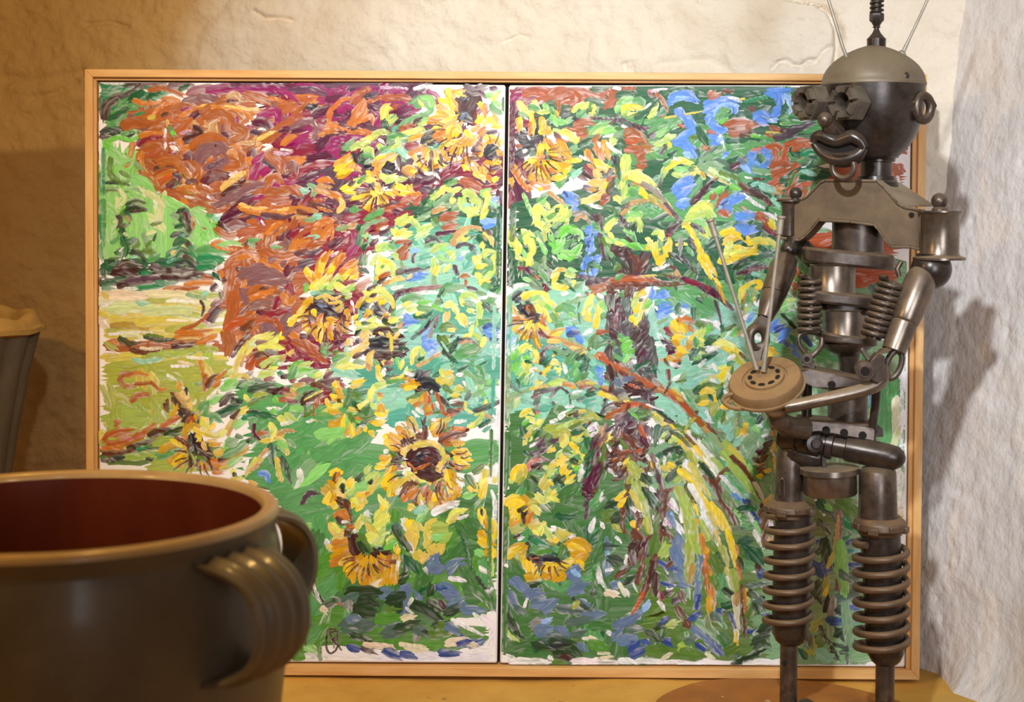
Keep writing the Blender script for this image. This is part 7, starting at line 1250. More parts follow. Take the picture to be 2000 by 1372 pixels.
block(970, 900, 2.989, '''
y 7 6,32 8,26 14,24; Y 8 6,38 10,34; Y 8 16,26 20,28 22,34; y 7 10,28 16,28; y 5 12,32 10,38; y 8 14,36 18,30; Y 7 18,40 22,36; Y 6 8,42 14,40; O 3 20,40 24,32; k 3 14,33 19,30; B 3 17,34 18,40; k 2 18,36 20,33; h 5 22,28 28,26; l 5 26,22 30,26 38,23; l 5 24,30 28,34; h 5 22,44 26,40; q 5 10,46 18,44; l 4 34,24 40,26; y 4 36,22 38,20; L 6 34,18 32,24; y 4 35,15 36,16; h 6 30,18 32,10; y 4 10,12 12,6 18,3; q 5 14,14 18,10; h 4 18,4 18,10; F 3 26,14 22,10
h 5 24,44 30,42; l 5 28,48 30,42; l 5 34,54 38,48; y 4 36,54 42,50; L 5 32,44 36,50; w 5 36,44 42,46; q 6 40,46 44,52; h 6 42,48 48,48; l 4 24,46 26,48; w 4 48,50 52,49; G 8 40,36 50,36; 2 7 42,32 52,32
G 5 22,50 30,54 38,56; e 4 24,52 34,56; g 6 24,58 34,60; 1 5 26,60 34,58; g 5 38,58 44,58; f 5 44,54 42,62; k 4 20,54 21,60; B 4 22,62 26,64; k 5 24,64 30,65 36,66; k 5 32,64 40,64; k 4 38,66 44,68; B 3 12,50 16,48; w 3 14,52 18,50
Y 7 8,62 12,58 18,56; y 6 8,62 14,58; Y 6 14,66 18,60; y 6 16,64 20,70; y 6 20,66 22,74; Y 6 20,76 28,76; y 4 24,68 26,76; Y 6 30,70 32,74; y 6 34,72 38,76; Y 7 38,78 44,74; y 6 32,70 40,69; Y 5 30,76 36,76; Y 6 42,70 48,66; y 5 44,68 52,64; Y 7 46,54 54,54 60,58; y 6 48,56 58,60; Y 7 50,62 58,62; Y 6 52,68 58,62; y 5 54,66 56,70; q 5 14,68 14,62; W 5 4,44 4,54; W 4 3,56 4,58
j 7 10,78 16,82 20,84; j 8 20,88 28,84; j 6 22,86 30,86; j 8 24,94 32,92; j 8 30,98 38,92; j 8 48,76 53,70; J 4 50,72 54,76; j 7 50,86 54,78; j 7 48,86 60,82; j 6 8,86 14,98; F 5 22,82 28,80; 2 8 14,72 10,66; d 5 12,96 20,100; j 6 54,92 58,94; d 6 40,96 54,98 66,100; j 7 56,102 70,100; d 6 46,106 60,104; F 3 50,90 58,96 62,98; q 4 50,96 54,92; w 3 18,96 20,90; 2 7 60,84 68,88; F 4 62,88 64,84
z 8 24,108 30,106; J 5 30,106 35,104; j 8 26,112 36,110; j 7 40,110 46,114; d 8 30,118 44,116; F 9 36,120 48,122 54,126; k 6 36,122 46,120; F 6 24,120 34,122; F 7 38,126 50,128; B 5 42,128 50,130; F 5 6,98 10,106; F 6 8,104 14,112; F 3 12,112 18,116; L 3 4,108 8,114 14,118; w 2 4,108 6,113 10,117; w 6 6,128 10,130; w 4 34,128 36,130; w 8 10,132 34,132; w 8 50,132 80,132; w 6 80,131 108,131; d 6 50,114 58,112; w 3 56,116 68,118; c 3 60,115 66,118; w 4 72,112 78,115; c 2 66,126 74,126; c 2 68,129 76,128; 1 7 60,120 72,122; 2 8 62,108 74,106; j 5 54,120 58,124
j 8 80,118 90,116; j 7 78,108 90,104; j 6 84,106 96,98; J 4 96,98 100,92; U 8 88,124 92,120; U 6 88,128 98,122; U 5 96,118 100,120; F 6 98,112 108,118; U 6 110,118 118,120; F 5 104,110 112,104; U 4 108,106 112,102; f 8 100,124 112,126; c 3 108,130 114,126; f 8 116,116 124,124; 3 6 112,108 118,106; f 7 120,110 128,104; j 5 76,116 82,110; d 6 86,110 94,110; d 5 124,118 132,114; U 4 128,102 134,100; j 4 130,124 140,128; f 6 124,128 138,124; w 3 112,131 130,132; 3 6 120,122 130,128
b 5 118,96 120,100 124,104; b 7 124,106 126,108; V 5 116,92 122,88; b 5 120,86 122,92; w 4 106,92 110,98; w 5 112,84 116,80; B 5 110,88 114,86; W 4 106,86 108,92; U 4 108,80 116,82; d 4 110,72 116,80; w 3 108,66 112,74; U 4 106,66 112,70
M 8 60,16 62,10 66,6; B 7 58,22 64,18; M 8 58,18 62,20; M 6 60,26 64,24; V 5 58,30 62,26; V 3 58,38 60,30; b 3 66,18 62,22; M 6 64,14 68,2; G 5 58,10 60,4; w 5 56,6 54,12; 2 7 66,28 70,18; g 6 62,30 68,22; w 4 68,26 70,20; 2 8 72,22 80,18; F 6 72,30 80,26; f 8 70,38 78,34; F 7 76,40 84,34; w 5 61,46 64,38; w 4 70,44 68,40; G 6 62,54 66,48; j 3 72,50 72,58 73,66; J 2 72,54 73,64; w 4 65,64 64,56; w 5 68,80 66,70; j 6 72,74 72,66; w 3 71,72 76,71; 2 8 64,64 68,56; F 6 70,56 78,56; w 3 78,50 82,54; F 7 74,64 80,66; q 4 76,42 82,46; b 3 84,48 82,40 84,30; w 4 66,76 72,84; c 5 72,86 80,88; j 6 76,82 80,80; c 3 80,80 84,88; w 4 84,84 86,88
b 5 84,30 86,16 86,8; b 4 82,34 84,24; B 4 80,10 84,4; q 4 86,14 92,4; y 3 78,26 84,20; y 4 80,30 84,24; q 6 88,6 94,12 98,22; 3 6 90,14 96,28 98,38; h 4 88,20 94,32; F 6 96,10 100,14; F 5 96,18 100,24 102,30; G 4 100,22 106,30; F 6 86,26 88,36; w 4 100,18 104,20; w 4 92,34 88,30; y 4 88,40 92,44; b 4 92,34 94,42; b 4 94,38 92,44; y 3 96,40 100,46; q 5 98,38 100,48; w 3 104,40 102,36; f 5 104,46 106,34
b 6 90,48 94,50 94,56; B 7 88,56 94,56; B 6 92,62 94,54; b 5 88,60 86,70; b 5 94,66 96,58; B 5 90,68 88,58; M 4 96,56 100,50; b 3 98,52 104,48; V 4 98,62 100,54; b 5 94,74 96,66; b 4 92,80 94,70; w 3 85,62 84,68; F 6 80,74 86,70; b 4 78,76 84,72; w 2 88,78 92,86; F 5 84,80 90,76
b 4 108,44 106,54 104,62; b 5 104,62 100,76 96,86; b 5 98,82 94,92; R 3 96,86 92,94 88,100; B 4 102,66 100,80; B 5 104,74 104,88; b 6 110,40 110,30 112,20; b 4 110,24 106,10 103,2; V 4 106,14 104,6; b 4 108,46 114,50 116,56; b 6 116,54 114,62; B 5 114,66 116,60; b 4 112,70 115,66; B 3 108,40 110,46; w 4 110,42 110,38; b 3 110,20 118,18 122,20; F 6 112,12 118,6; y 3 112,2 116,4; h 4 108,4 112,6; 3 8 112,56 108,62; f 8 102,60 104,50
j 7 118,50 118,60; j 8 116,58 120,68; j 8 118,72 124,78; j 6 120,80 126,82; j 5 112,34 116,44; J 2 114,34 118,46; w 6 114,26 118,34; w 5 116,40 122,48; p 3 112,28 116,32; p 3 112,40 114,44; j 2 114,36 117,44; w 6 122,40 120,34; U 4 114,70 118,72; j 5 132,54 133,58; j 5 130,80 132,68; j 5 130,92 132,80; U 4 132,88 130,98; j 4 132,60 134,70
q 6 118,18 122,26 124,36; q 6 124,32 126,46 126,58; 3 6 122,24 128,40 128,54; q 6 126,54 126,68 126,80; 5 5 128,68 126,80; y 3 124,16 128,26 132,36; h 5 122,8 128,18 134,28; 3 7 128,48 132,60; w 8 126,14 132,26 138,38; F 6 126,16 130,26; G 4 124,10 128,18; w 4 130,4 138,12; h 4 122,4 130,12 140,24; y 4 130,18 138,30 144,42; Y 4 130,39 134,42 137,45; w 5 134,36 140,50; 3 5 134,40 140,54 144,62; w 5 132,2 136,8
Y 4 134,48 135,54 136,60; O 5 136,56 138,66; O 6 137,66 138,78; Y 6 138,74 140,88; O 6 140,80 141,96; Y 5 139,90 140,102; Y 4 136,60 140,55 144,60; O 4 134,50 135,58; f 6 142,62 144,76; g 6 146,76 146,90; o 4 136,70 138,84
''')
block(1300, 150, 2.041, '''
u 9 4,22 10,18 18,16; u 9 16,18 24,20 29,22; u 6 4,24 10,20; J 3 10,20 22,20; u 6 10,33 16,38 22,44; u 8 20,42 25,50; u 7 24,52 18,56 12,60; u 7 8,64 18,62 24,66; u 8 18,66 26,72 28,74; J 6 18,74 26,76; G 4 30,70 32,76
u 9 38,28 48,24 56,22; u 8 50,24 60,22 68,24; u 8 38,34 44,30; u 7 40,40 48,34; u 7 58,26 66,30 66,34; J 3 46,34 52,28 60,26 70,28; w 4 60,20 68,21 72,24; w 2 50,40 56,35; u 8 40,42 46,46 50,50; u 8 46,50 54,52 58,52; u 5 42,46 44,38; J 2 46,38 48,30; g 6 52,40 60,36; N 4 52,44 60,40; h 2 70,22 80,20; u 8 42,56 50,58; u 8 44,62 54,62; w 5 52,56 55,66; J 4 50,62 54,58; R 4 40,52 48,54; o 3 38,70 42,67
r 7 44,20 52,16; b 5 54,14 64,14; b 8 82,30 88,34; f 5 84,20 92,24; G 7 76,18 90,16; e 4 76,24 92,20 110,15; G 8 88,32 98,28; g 4 56,34 62,30
u 10 98,15 106,16 116,14; u 9 108,18 110,26; u 10 108,30 106,36; u 8 104,38 108,30; J 6 114,18 118,22 120,28; J 4 118,34 121,30; w 2 116,24 121,32; w 2 116,38 121,33; G 7 114,28 112,34; g 5 110,40 118,38; u 8 84,38 94,36 100,40; u 8 88,42 98,44; J 5 100,42 106,42; w 2 100,40 104,44; p 3 87,48 91,46 95,47
r 9 58,46 70,44 84,44; r 9 62,54 76,52; o 7 78,48 86,46; b 6 72,56 84,54; r 5 100,48 112,52; o 5 96,54 104,58; h 2 96,53 114,54; V 8 104,60 114,56 124,50; V 8 116,56 130,48 140,44; M 4 110,52 118,50; L 3 110,45 120,46; w 3 112,45 118,46; g 6 112,44 128,43; G 5 82,58 92,60; N 4 82,56 94,58; g 5 92,58 102,62; G 6 58,62 80,60; g 7 40,78 50,73 60,69; g 6 58,68 74,66; s 5 32,80 44,76; u 5 56,76 60,72; J 3 54,78 58,76; G 5 60,82 68,78; R 6 82,72 90,70 100,68; R 7 96,68 106,66 112,70; R 6 104,70 106,78 102,84; R 6 112,82 114,72 118,64; R 7 114,66 126,62 140,61; R 6 122,70 132,66 141,66; r 4 116,76 118,82; r 8 100,86 112,84; r 9 100,92 112,90 122,86; R 7 104,96 112,92; r 8 112,84 120,84; R 6 124,86 128,82 134,76; R 8 100,104 110,98 116,94; O 7 104,108 112,106; r 8 118,112 124,96; 6 8 124,110 130,104; r 8 126,116 136,108; R 4 122,94 126,90; O 5 104,110 112,112; f 4 118,104 123,92; G 7 110,100 118,96; G 6 130,96 140,98; g 5 128,82 136,76; e 6 130,74 142,72; w 2 130,87 140,85; T 4 130,90 144,94; G 5 136,86 142,80; f 3 128,70 132,70
u 9 80,76 86,74; u 9 80,80 88,84; u 7 92,72 98,72; u 7 98,76 100,80; u 6 92,86 98,84; u 7 78,86 84,92; J 6 72,84 80,90; J 3 86,82 90,84; v 5 72,80 76,78; B 7 62,86 68,84; M 7 64,88 70,84; j 4 70,78 75,84; w 3 76,96 84,98; G 5 88,76 92,82; b 3 84,98 96,98; s 6 84,90 100,92
s 9 34,86 48,92 58,98; s 8 40,84 54,86; i 5 42,88 52,94 60,98; w 4 42,94 54,100 62,104; w 4 62,102 70,110 78,116; w 5 74,112 84,120 94,126; h 2 40,92 62,104; f 6 52,92 66,96 72,104; b 7 72,104 82,110 92,116; B 7 82,110 94,116 100,122; b 5 96,118 100,124; T 7 90,104 100,108 106,110; T 4 82,104 88,102; N 6 62,104 70,108; N 7 48,110 56,106; g 6 60,110 66,112; M 6 26,120 32,114 38,108; B 4 34,110 44,100 50,97; B 4 24,122 30,118; w 4 94,130 104,136; T 5 102,116 108,124; g 5 100,126 108,128
r 10 52,124 58,114; r 9 54,130 62,128; u 9 54,124 62,118 70,114; u 8 62,120 72,116; U 4 52,126 58,120; J 4 52,124 54,128; g 6 66,124 72,126; H 6 72,126 78,130; u 9 68,134 78,132 86,134; R 6 88,132 96,136; l 8 24,132 30,126 36,122; L 8 20,136 30,132; l 7 36,124 44,130; L 6 40,128 47,134
''')
block(1300, 400, 2.186, '''
y 7 50,26 58,24 66,24; y 7 52,34 60,30 70,28; L 7 54,40 64,36; y 7 64,26 70,28 74,32; y 8 62,40 72,42 78,40; y 7 60,46 70,44 80,42; l 6 48,52 54,44 58,34; y 6 48,51 58,50 66,48; y 6 74,34 84,32 94,34; l 5 78,32 92,32 98,37; l 5 64,42 73,42; G 3 69,27 71,31; G 5 82,38 94,42; y 5 78,42 80,38
G 8 68,52 84,48; d 5 78,56 90,54; V 4 64,62 72,58 82,55; v 4 72,60 82,57 92,56; M 4 66,62 74,60; F 8 62,56 70,50; d 6 84,46 96,44; l 4 58,44 63,42; V 6 88,20 96,26; W 4 90,20 98,28; r 7 80,10 92,14; r 7 90,16 94,20; u 8 64,12 78,10; u 9 64,20 74,22; u 8 70,24 80,22; l 5 94,14 98,20; y 4 92,16 97,22; w 5 90,8 98,12; w 4 100,14 98,8; R 6 48,6 56,10; R 5 82,8 90,10; u 5 56,2 58,6; g 6 62,2 66,4
y 5 67,84 68,76 72,72; y 4 70,76 76,70 82,68; y 5 82,68 85,72 80,76; L 4 68,88 67,80; y 4 79,80 80,76; y 3 76,88 80,82; O 4 70,86 72,80; H 3 69,104 70,92; f 4 68,94 69,86; l 3 68,82 72,74; L 4 72,94 75,92; s 6 76,76 82,80; f 5 66,66 69,64; G 5 72,66 80,64; T 5 78,62 86,62; s 6 86,64 92,66; g 6 72,84 78,90
M 4 16,66 28,70 40,76; W 4 18,67 32,72 46,80; M 5 40,76 50,84 60,94; V 3 30,72 36,78; Y 3 46,70 50,80 53,88; y 3 44,66 50,74; g 9 12,80 24,88; g 9 30,92 40,96; G 5 28,84 46,92; g 10 36,86 46,92; w 8 32,104 40,106 50,108; w 7 44,104 50,112; V 3 44,86 48,98 50,108; G 4 50,108 52,120; f 6 28,106 42,108; N 6 36,114 40,108; L 6 30,118 34,112; w 6 50,120 58,112; T 5 52,106 56,102; N 8 60,116 66,110; s 4 64,118 70,104; h 3 60,122 68,112; T 7 58,124 64,120; f 5 54,112 60,108; l 6 44,122 50,122 56,124; y 6 56,124 62,130 70,136; G 5 40,118 50,118; g 5 40,124 46,118; w 4 40,128 48,126; G 4 30,128 42,132; w 4 36,130 46,130; L 5 30,124 34,126; e 6 26,120 28,126; n 4 50,118 54,114
w 6 70,102 74,98; u 5 74,104 78,98; w 4 88,100 92,96; J 5 94,108 98,104; u 6 94,112 100,104; U 8 98,112 106,108; u 8 102,120 110,112; U 8 102,124 110,126; g 8 92,120 98,124; T 4 94,116 96,122; g 10 96,128 108,130; u 6 112,124 118,130; u 5 114,132 120,136; e 6 112,118 116,124; g 6 104,100 112,98; F 4 104,98 110,104 118,112; s 8 108,88 116,94; n 8 104,92 112,88; R 6 114,74 120,70; L 4 108,86 116,84; r 4 114,70 118,74; Y 6 92,128 98,132; y 5 90,132 96,136; L 4 88,126 92,130; N 5 118,64 124,60; f 5 118,70 126,66
R 7 140,36 150,32; R 8 130,72 142,68; R 6 144,62 152,60; T 8 122,116 134,112; s 6 124,124 134,120; T 6 126,114 130,132; d 5 124,122 132,132; U 7 140,128 150,124; j 8 142,136 150,130; h 4 154,124 160,130; g 8 134,136 142,132; N 3 136,134 142,130
''')
block(1300, 650, 2.186, '''
h 6 44,10 54,14 62,20; y 5 52,12 62,20 70,28; l 6 42,8 52,10 60,14; q 6 60,18 68,28 72,32; G 7 36,10 42,6; w 5 38,18 48,12; G 5 34,22 46,18; T 8 46,24 54,20; L 5 54,32 62,26; y 5 52,34 60,28; l 4 48,32 54,30; e 5 56,28 62,26; y 6 48,40 54,36; l 5 50,44 54,36; y 5 49,40 52,34; w 6 42,28 46,34; w 6 62,20 56,24; w 5 40,42 46,46; f 3 58,38 60,30; w 5 56,36 58,42; b 3 66,18 72,24; s 6 14,40 24,34 36,32; T 8 20,44 30,40; L 5 32,46 38,42; T 9 20,36 30,32; w 5 30,30 36,24; L 3 40,52 50,46; f 4 30,50 38,46 48,48; f 4 50,46 58,50; G 4 28,54 36,48; y 8 32,56 38,52 44,54; q 8 30,62 36,58; y 7 42,62 46,56; q 8 38,64 46,68; q 7 42,72 46,66; G 4 39,56 42,60; y 5 30,64 36,62; f 5 28,62 30,58; G 7 48,58 50,50; G 7 50,76 52,66; g 6 46,76 50,70; f 4 52,72 50,80; d 3 26,54 30,52; w 4 52,52 56,56; y 4 50,66 54,68; y 3 58,68 60,69; w 5 52,48 56,46
T 9 6,66 14,72; T 9 12,76 20,80; w 5 14,54 18,60; b 3 2,52 10,58 20,66; r 5 4,54 14,62 22,70; O 6 4,52 14,58; R 4 18,66 24,74 30,80; r 4 24,74 34,84 42,94; o 4 28,76 38,88 46,98; b 2 30,72 40,84 50,98; q 3 18,86 22,80 26,76; s 6 22,82 28,88; T 7 32,72 38,78; h 3 10,58 16,62; h 3 6,50 14,56; b 3 36,84 44,94 54,106; R 2 44,96 52,106; H 4 34,84 44,96 52,104; s 9 36,96 46,108; s 9 40,92 50,106; w 5 20,88 28,100; w 5 36,78 42,80; w 4 36,70 40,78; f 4 24,90 32,94; T 6 24,84 30,90; 3 7 52,98 60,104 68,114; h 5 56,102 66,112 74,124; 3 8 52,106 62,118 72,132; b 5 58,110 64,116 70,120; b 4 60,112 66,116; b 2 68,118 76,130; b 4 58,119 54,124 50,126; b 2 50,126 47,132; H 3 60,120 68,130; f 4 64,124 72,134; w 3 32,100 42,112; w 5 22,104 32,114; w 5 34,112 44,122; 3 5 42,112 54,126
s 9 60,76 60,90; 4 4 65,72 65,88; T 7 54,88 58,82; T 6 58,96 56,88; y 5 71,82 72,84; Y 6 70,86 69,92; y 5 66,96 68,90; q 4 65,86 64,94; b 4 65,104 65,98; s 9 72,76 80,74; G 5 76,72 82,74; x 6 82,80 86,74; w 4 78,70 82,72; g 7 76,78 80,82; w 4 82,84 86,82; G 5 83,88 86,86; g 7 90,84 92,76; w 4 86,92 90,94; G 4 82,64 86,68; T 6 56,74 60,70; T 6 62,100 68,94; s 10 72,100 80,92; s 10 74,112 80,104; n 5 78,84 84,88
B 6 90,96 93,92; B 7 88,102 94,98; B 6 86,108 92,104; M 6 82,108 86,104; b 5 84,116 90,110; B 4 78,112 84,116; b 4 82,122 88,118; b 6 84,126 88,122; B 4 86,128 88,124; y 5 82,128 86,128; y 4 88,124 94,123; H 4 96,92 98,80; a 4 96,104 98,98; w 4 94,104 98,112; h 4 98,106 102,104; a 3 97,112 98,124; w 4 88,92 92,90; b 3 95,86 102,82
f 6 8,100 14,94; L 6 8,96 16,92; y 5 12,98 18,96; h 5 14,98 22,108 26,118; q 6 20,106 26,120; F 4 4,88 12,92 20,100; b 3 18,92 26,100 32,108; F 5 10,106 16,108; f 5 12,114 18,108; w 5 18,114 22,122; w 4 28,104 34,112; y 5 26,102 32,110; y 3 4,82 8,86; h 5 12,124 18,128 26,132; q 6 8,134 14,128; f 5 30,120 40,128; F 3 30,116 44,134; b 4 34,128 40,134; w 4 40,122 46,130
''')
block(1300, 900, 2.989, '''
w 5 12,2 18,8; y 4 8,6 16,12 22,20; h 4 16,2 22,12; F 5 14,16 18,24 20,28; w 6 16,16 22,26 26,34; b 6 30,12 34,18 38,28; b 4 36,26 42,34 46,42; 4 6 38,22 44,30; b 3 34,14 36,8 42,4; F 3 24,2 32,12; w 4 36,10 44,18 52,26; 3 5 42,2 50,12 56,20; b 3 48,2 56,12 62,24; w 4 58,14 64,26; u 3 44,22 50,26; U 6 52,26 54,30; U 4 54,30 58,36; U 6 59,38 60,44; G 6 48,32 54,30; g 6 50,38 56,38; e 5 56,32 58,30; U 3 50,44 52,42; g 6 52,44 56,42; w 3 54,34 60,46; w 5 58,46 64,58; n 3 58,40 62,48; b 5 62,36 66,30; b 6 64,44 66,36; b 5 65,56 65,46; p 4 68,44 69,40; w 4 69,42 70,46; H 4 68,54 69,50; M 3 62,30 66,26; a 3 64,28 70,22
y 4 30,28 34,36 38,46; y 4 34,32 40,44 44,56; y 4 40,46 44,60 46,70; h 4 28,34 34,48; w 5 24,34 32,48 36,58; a 2 32,46 36,56; q 6 36,56 40,70; h 3 36,62 40,72 44,84; w 3 40,76 44,86 48,96; O 3 46,56 47,68; O 3 47,68 49,78; 5 4 46,80 50,94; y 3 42,50 46,64; f 7 30,64 36,72; 3 6 44,72 46,86; q 5 18,40 20,54; f 5 28,54 34,60; G 3 34,60 38,68; f 5 30,76 34,84; g 6 34,90 42,92; F 4 38,84 44,88; G 6 38,96 44,94; w 5 46,104 48,90; w 5 46,118 47,104; c 3 44,88 48,110; b 4 50,82 51,96; b 4 51,96 52,108 52,114; O 2 51,84 52,100; h 3 53,84 54,92; f 6 54,102 58,92; H 4 46,94 46,88; y 3 46,124 46,112
G 8 50,54 56,52; 2 8 52,62 60,58; G 9 54,58 62,66; g 7 50,68 58,70; F 5 48,64 50,70; B 4 60,68 62,76; U 4 61,76 63,72; d 4 54,82 68,80; F 5 54,86 60,90; U 3 62,102 68,100; d 8 60,92 64,96; F 5 58,94 62,100; U 4 54,112 57,111; f 6 54,106 60,108; s 7 58,104 66,106; F 8 58,120 66,114; F 8 62,112 68,108; F 6 64,118 68,122; F 5 48,132 56,128 64,124; G 5 46,126 50,134; F 4 44,134 50,130; w 8 52,134 70,132; w 3 8,133 40,134; U 6 30,120 36,126; j 5 26,116 32,122; U 4 20,120 26,124; c 3 26,126 32,130; f 8 10,126 24,128; 2 7 36,114 42,122; f 7 40,126 46,122; U 5 34,98 38,100; U 3 42,100 46,110; d 6 30,100 34,104; U 4 16,104 22,100; j 5 18,110 26,116; b 4 12,106 14,108
F 6 92,120 96,116; q 7 94,126 98,118; G 5 88,124 92,130; F 6 92,112 94,122; q 6 96,110 102,104; f 7 100,120 104,112
F 3 101,108 104,116 110,121; F 3 110,120 118,122 124,118; F 7 112,110 114,114; F 6 112,114 118,110; x 6 116,114 122,118; e 6 120,110 126,108; F 4 108,126 114,130; F 3 108,122 112,128; x 3 118,122 119,134; F 3 114,126 118,124; T 9 100,126 108,130; s 10 122,128 134,126; U 5 106,104 112,103; U 5 108,106 124,104; U 4 118,96 126,96; x 6 110,98 118,94; d 8 112,90 124,86; d 8 114,80 124,76; e 4 116,52 120,50; U 3 116,56 122,52; u 3 118,58 126,60; e 4 116,60 122,58; U 4 110,68 120,68; U 4 114,70 128,68; U 9 98,72 106,70; U 7 96,68 104,76; U 5 99,54 104,52; F 6 98,60 104,54; F 5 100,40 106,46; F 7 104,52 106,66; F 4 100,90 104,96; F 8 96,88 100,80; k 5 104,98 106,90; q 5 104,84 106,76; F 3 106,30 112,42 110,54; v 4 112,26 114,38 114,52; H 3 110,60 112,48 113,36; v 4 114,54 114,66; v 4 112,84 114,70; z 5 108,100 110,90; h 3 106,70 110,60; w 3 98,26 104,36; F 4 96,22 98,24; U 5 96,22 102,22; G 7 100,26 104,32; e 5 116,38 120,40; e 5 118,42 124,46; w 3 122,34 123,42; f 7 116,24 122,30; n 8 148,12 152,22; w 7 154,8 155,20; a 4 150,28 154,36; T 4 124,60 128,62; x 5 112,98 118,100; y 3 104,88 106,82; n 4 108,32 104,28
''')
# --- behind the robot's figure -----------------------------------------
block(0, 0, 1, '''
R 16 1740,250 1752,262; w 12 1764,300 1770,330; R 12 1758,290 1768,300; R 12 1756,322 1764,332; w 10 1752,345 1768,400; R 30 1726,340 1744,358; R 20 1700,500 1740,520; R 18 1640,540 1700,545; d 14 1700,560 1730,590; v 14 1720,545 1750,580; R 20 1545,520 1560,545; f 20 1560,540 1580,560; T 16 1560,655 1600,690; u 20 1640,690 1660,720; g 24 1690,690 1680,720; H 8 1710,700 1700,728; n 10 1640,712 1656,728; s 24 1720,720 1760,900; g 40 1730,760 1730,860; g 26 1744,740 1748,820; c 18 1750,780 1752,860; w 12 1764,660 1760,900; w 14 1752,880 1758,1000; i 14 1755,840 1745,870; f 26 1640,980 1690,1020; n 24 1640,1060 1650,1160; s 20 1650,1180 1660,1260; d 16 1640,1120 1670,1140; w 10 1750,1010 1755,1050
T 10 1700,760 1704,800; t 12 1600,770 1620,800; g 8 1574,778 1580,800; u 10 1704,770 1700,790; L 8 1704,800 1700,826; g 26 1588,690 1640,700; U 14 1560,640 1580,670; t 10 1600,660 1630,690
n 30 1740,1040 1740,1290; w 8 1764,1040 1758,1290
''')
block(0, 0, 1, '''
2 13 991,846 988,960; 2 13 988,990 986,1100; 2 13 986,1110 984,1270; t 10 996,580 994,690; s 10 993,700 991,830; G 12 1002,400 1000,470; G 12 1000,490 998,560; M 10 1001,200 1000,330; G 9 974,420 972,560; T 8 966,600 964,720; t 8 964,740 962,800; 2 8 960,840 958,930; 2 8 956,1010 956,1150; e 9 202,290 202,380; g 9 203,390 203,480
''')
# dark lines drawn between the petals of the sunflower heads
for cx_, cy_, r1_, r2_, a1_, a2_, n_ in ((838, 900, 58, 84, 0, 360, 30), (905, 250, 40, 78, 60, 200, 12), (636, 612, 34, 66, 10, 180, 13), (716, 1084, 24, 52, 10, 175, 12), (1050, 300, 24, 60, -30, 150, 12),
                                         (735, 372, 14, 40, 20, 170, 8), (845, 300, 18, 36, 20, 160, 6), (960, 300, 22, 42, 0, 360, 9), (388, 886, 24, 54, 30, 240, 10), (1040, 628, 20, 46, 40, 190, 9), (1072, 1084, 24, 44, 20, 170, 9)):
    for k_ in range(n_):
        w_ = math.radians(a1_ + (a2_ - a1_) * (k_ + rng.uniform(0.1, 0.9)) / n_)
        q1_, q2_ = r1_ * rng.uniform(0.85, 1.1), r2_ * rng.uniform(0.75, 1.1)
        STROKES.append(('b5bBo'[rng.integers(5)], 3.4, [(cx_ + q1_ * math.cos(w_), cy_ + q1_ * math.sin(w_)), (cx_ + (q1_ + q2_) / 2 * math.cos(w_ + 0.04), cy_ + (q1_ + q2_) / 2 * math.sin(w_ + 0.04)), (cx_ + q2_ * math.cos(w_), cy_ + q2_ * math.sin(w_))]))


GX, GY, GC = 700, 480, 2.9                    # raster of paint height and colour, for wet paint over wet paint
Hmap = np.zeros((GY, GX), np.float32)
Cmap = np.tile(np.array(lin((238, 236, 238)), np.float32), (GY, GX, 1))
P00, P10, P01 = at(0, 0, CAN_Y), at(2000, 0, CAN_Y), at(0, 1372, CAN_Y)
_A = np.array(CAM)


def on_canvas(px, py):
    """numpy version of at(px, py, CAN_Y)"""
    d = np.array(_f)[None] + np.outer((px - 1000.0) / F, np.array(_r)) + np.outer(-(py - 686.0) / F + SHY, np.array(_u))
    return _A[None] + d * ((CAN_Y - CAM.y) / d[:, 1])[:, None]


def resample(pts, step):
    p = np.array(smooth_path(pts, 8) if len(pts) > 2 else [np.array(a, float) for a in pts])
    seg = np.hypot(*np.diff(p, axis=0).T)
    cum = np.concatenate([[0], np.cumsum(seg)])
    n = max(4, int(cum[-1] / step) + 1)
    t = np.linspace(0, cum[-1], n)
    return np.stack([np.interp(t, cum, p[:, 0]), np.interp(t, cum, p[:, 1])], 1), cum[-1]


layers = [dict(v=[], f=[], c=[], uv=[], n=0) for _ in PANELS]
BND = [(192.5, 162, 983, 1292), (992, 168.5, 1775, 1299)]
SPLIT = 983.0


def split_x(y):
    return 991 - (y - 165) * 0.0152


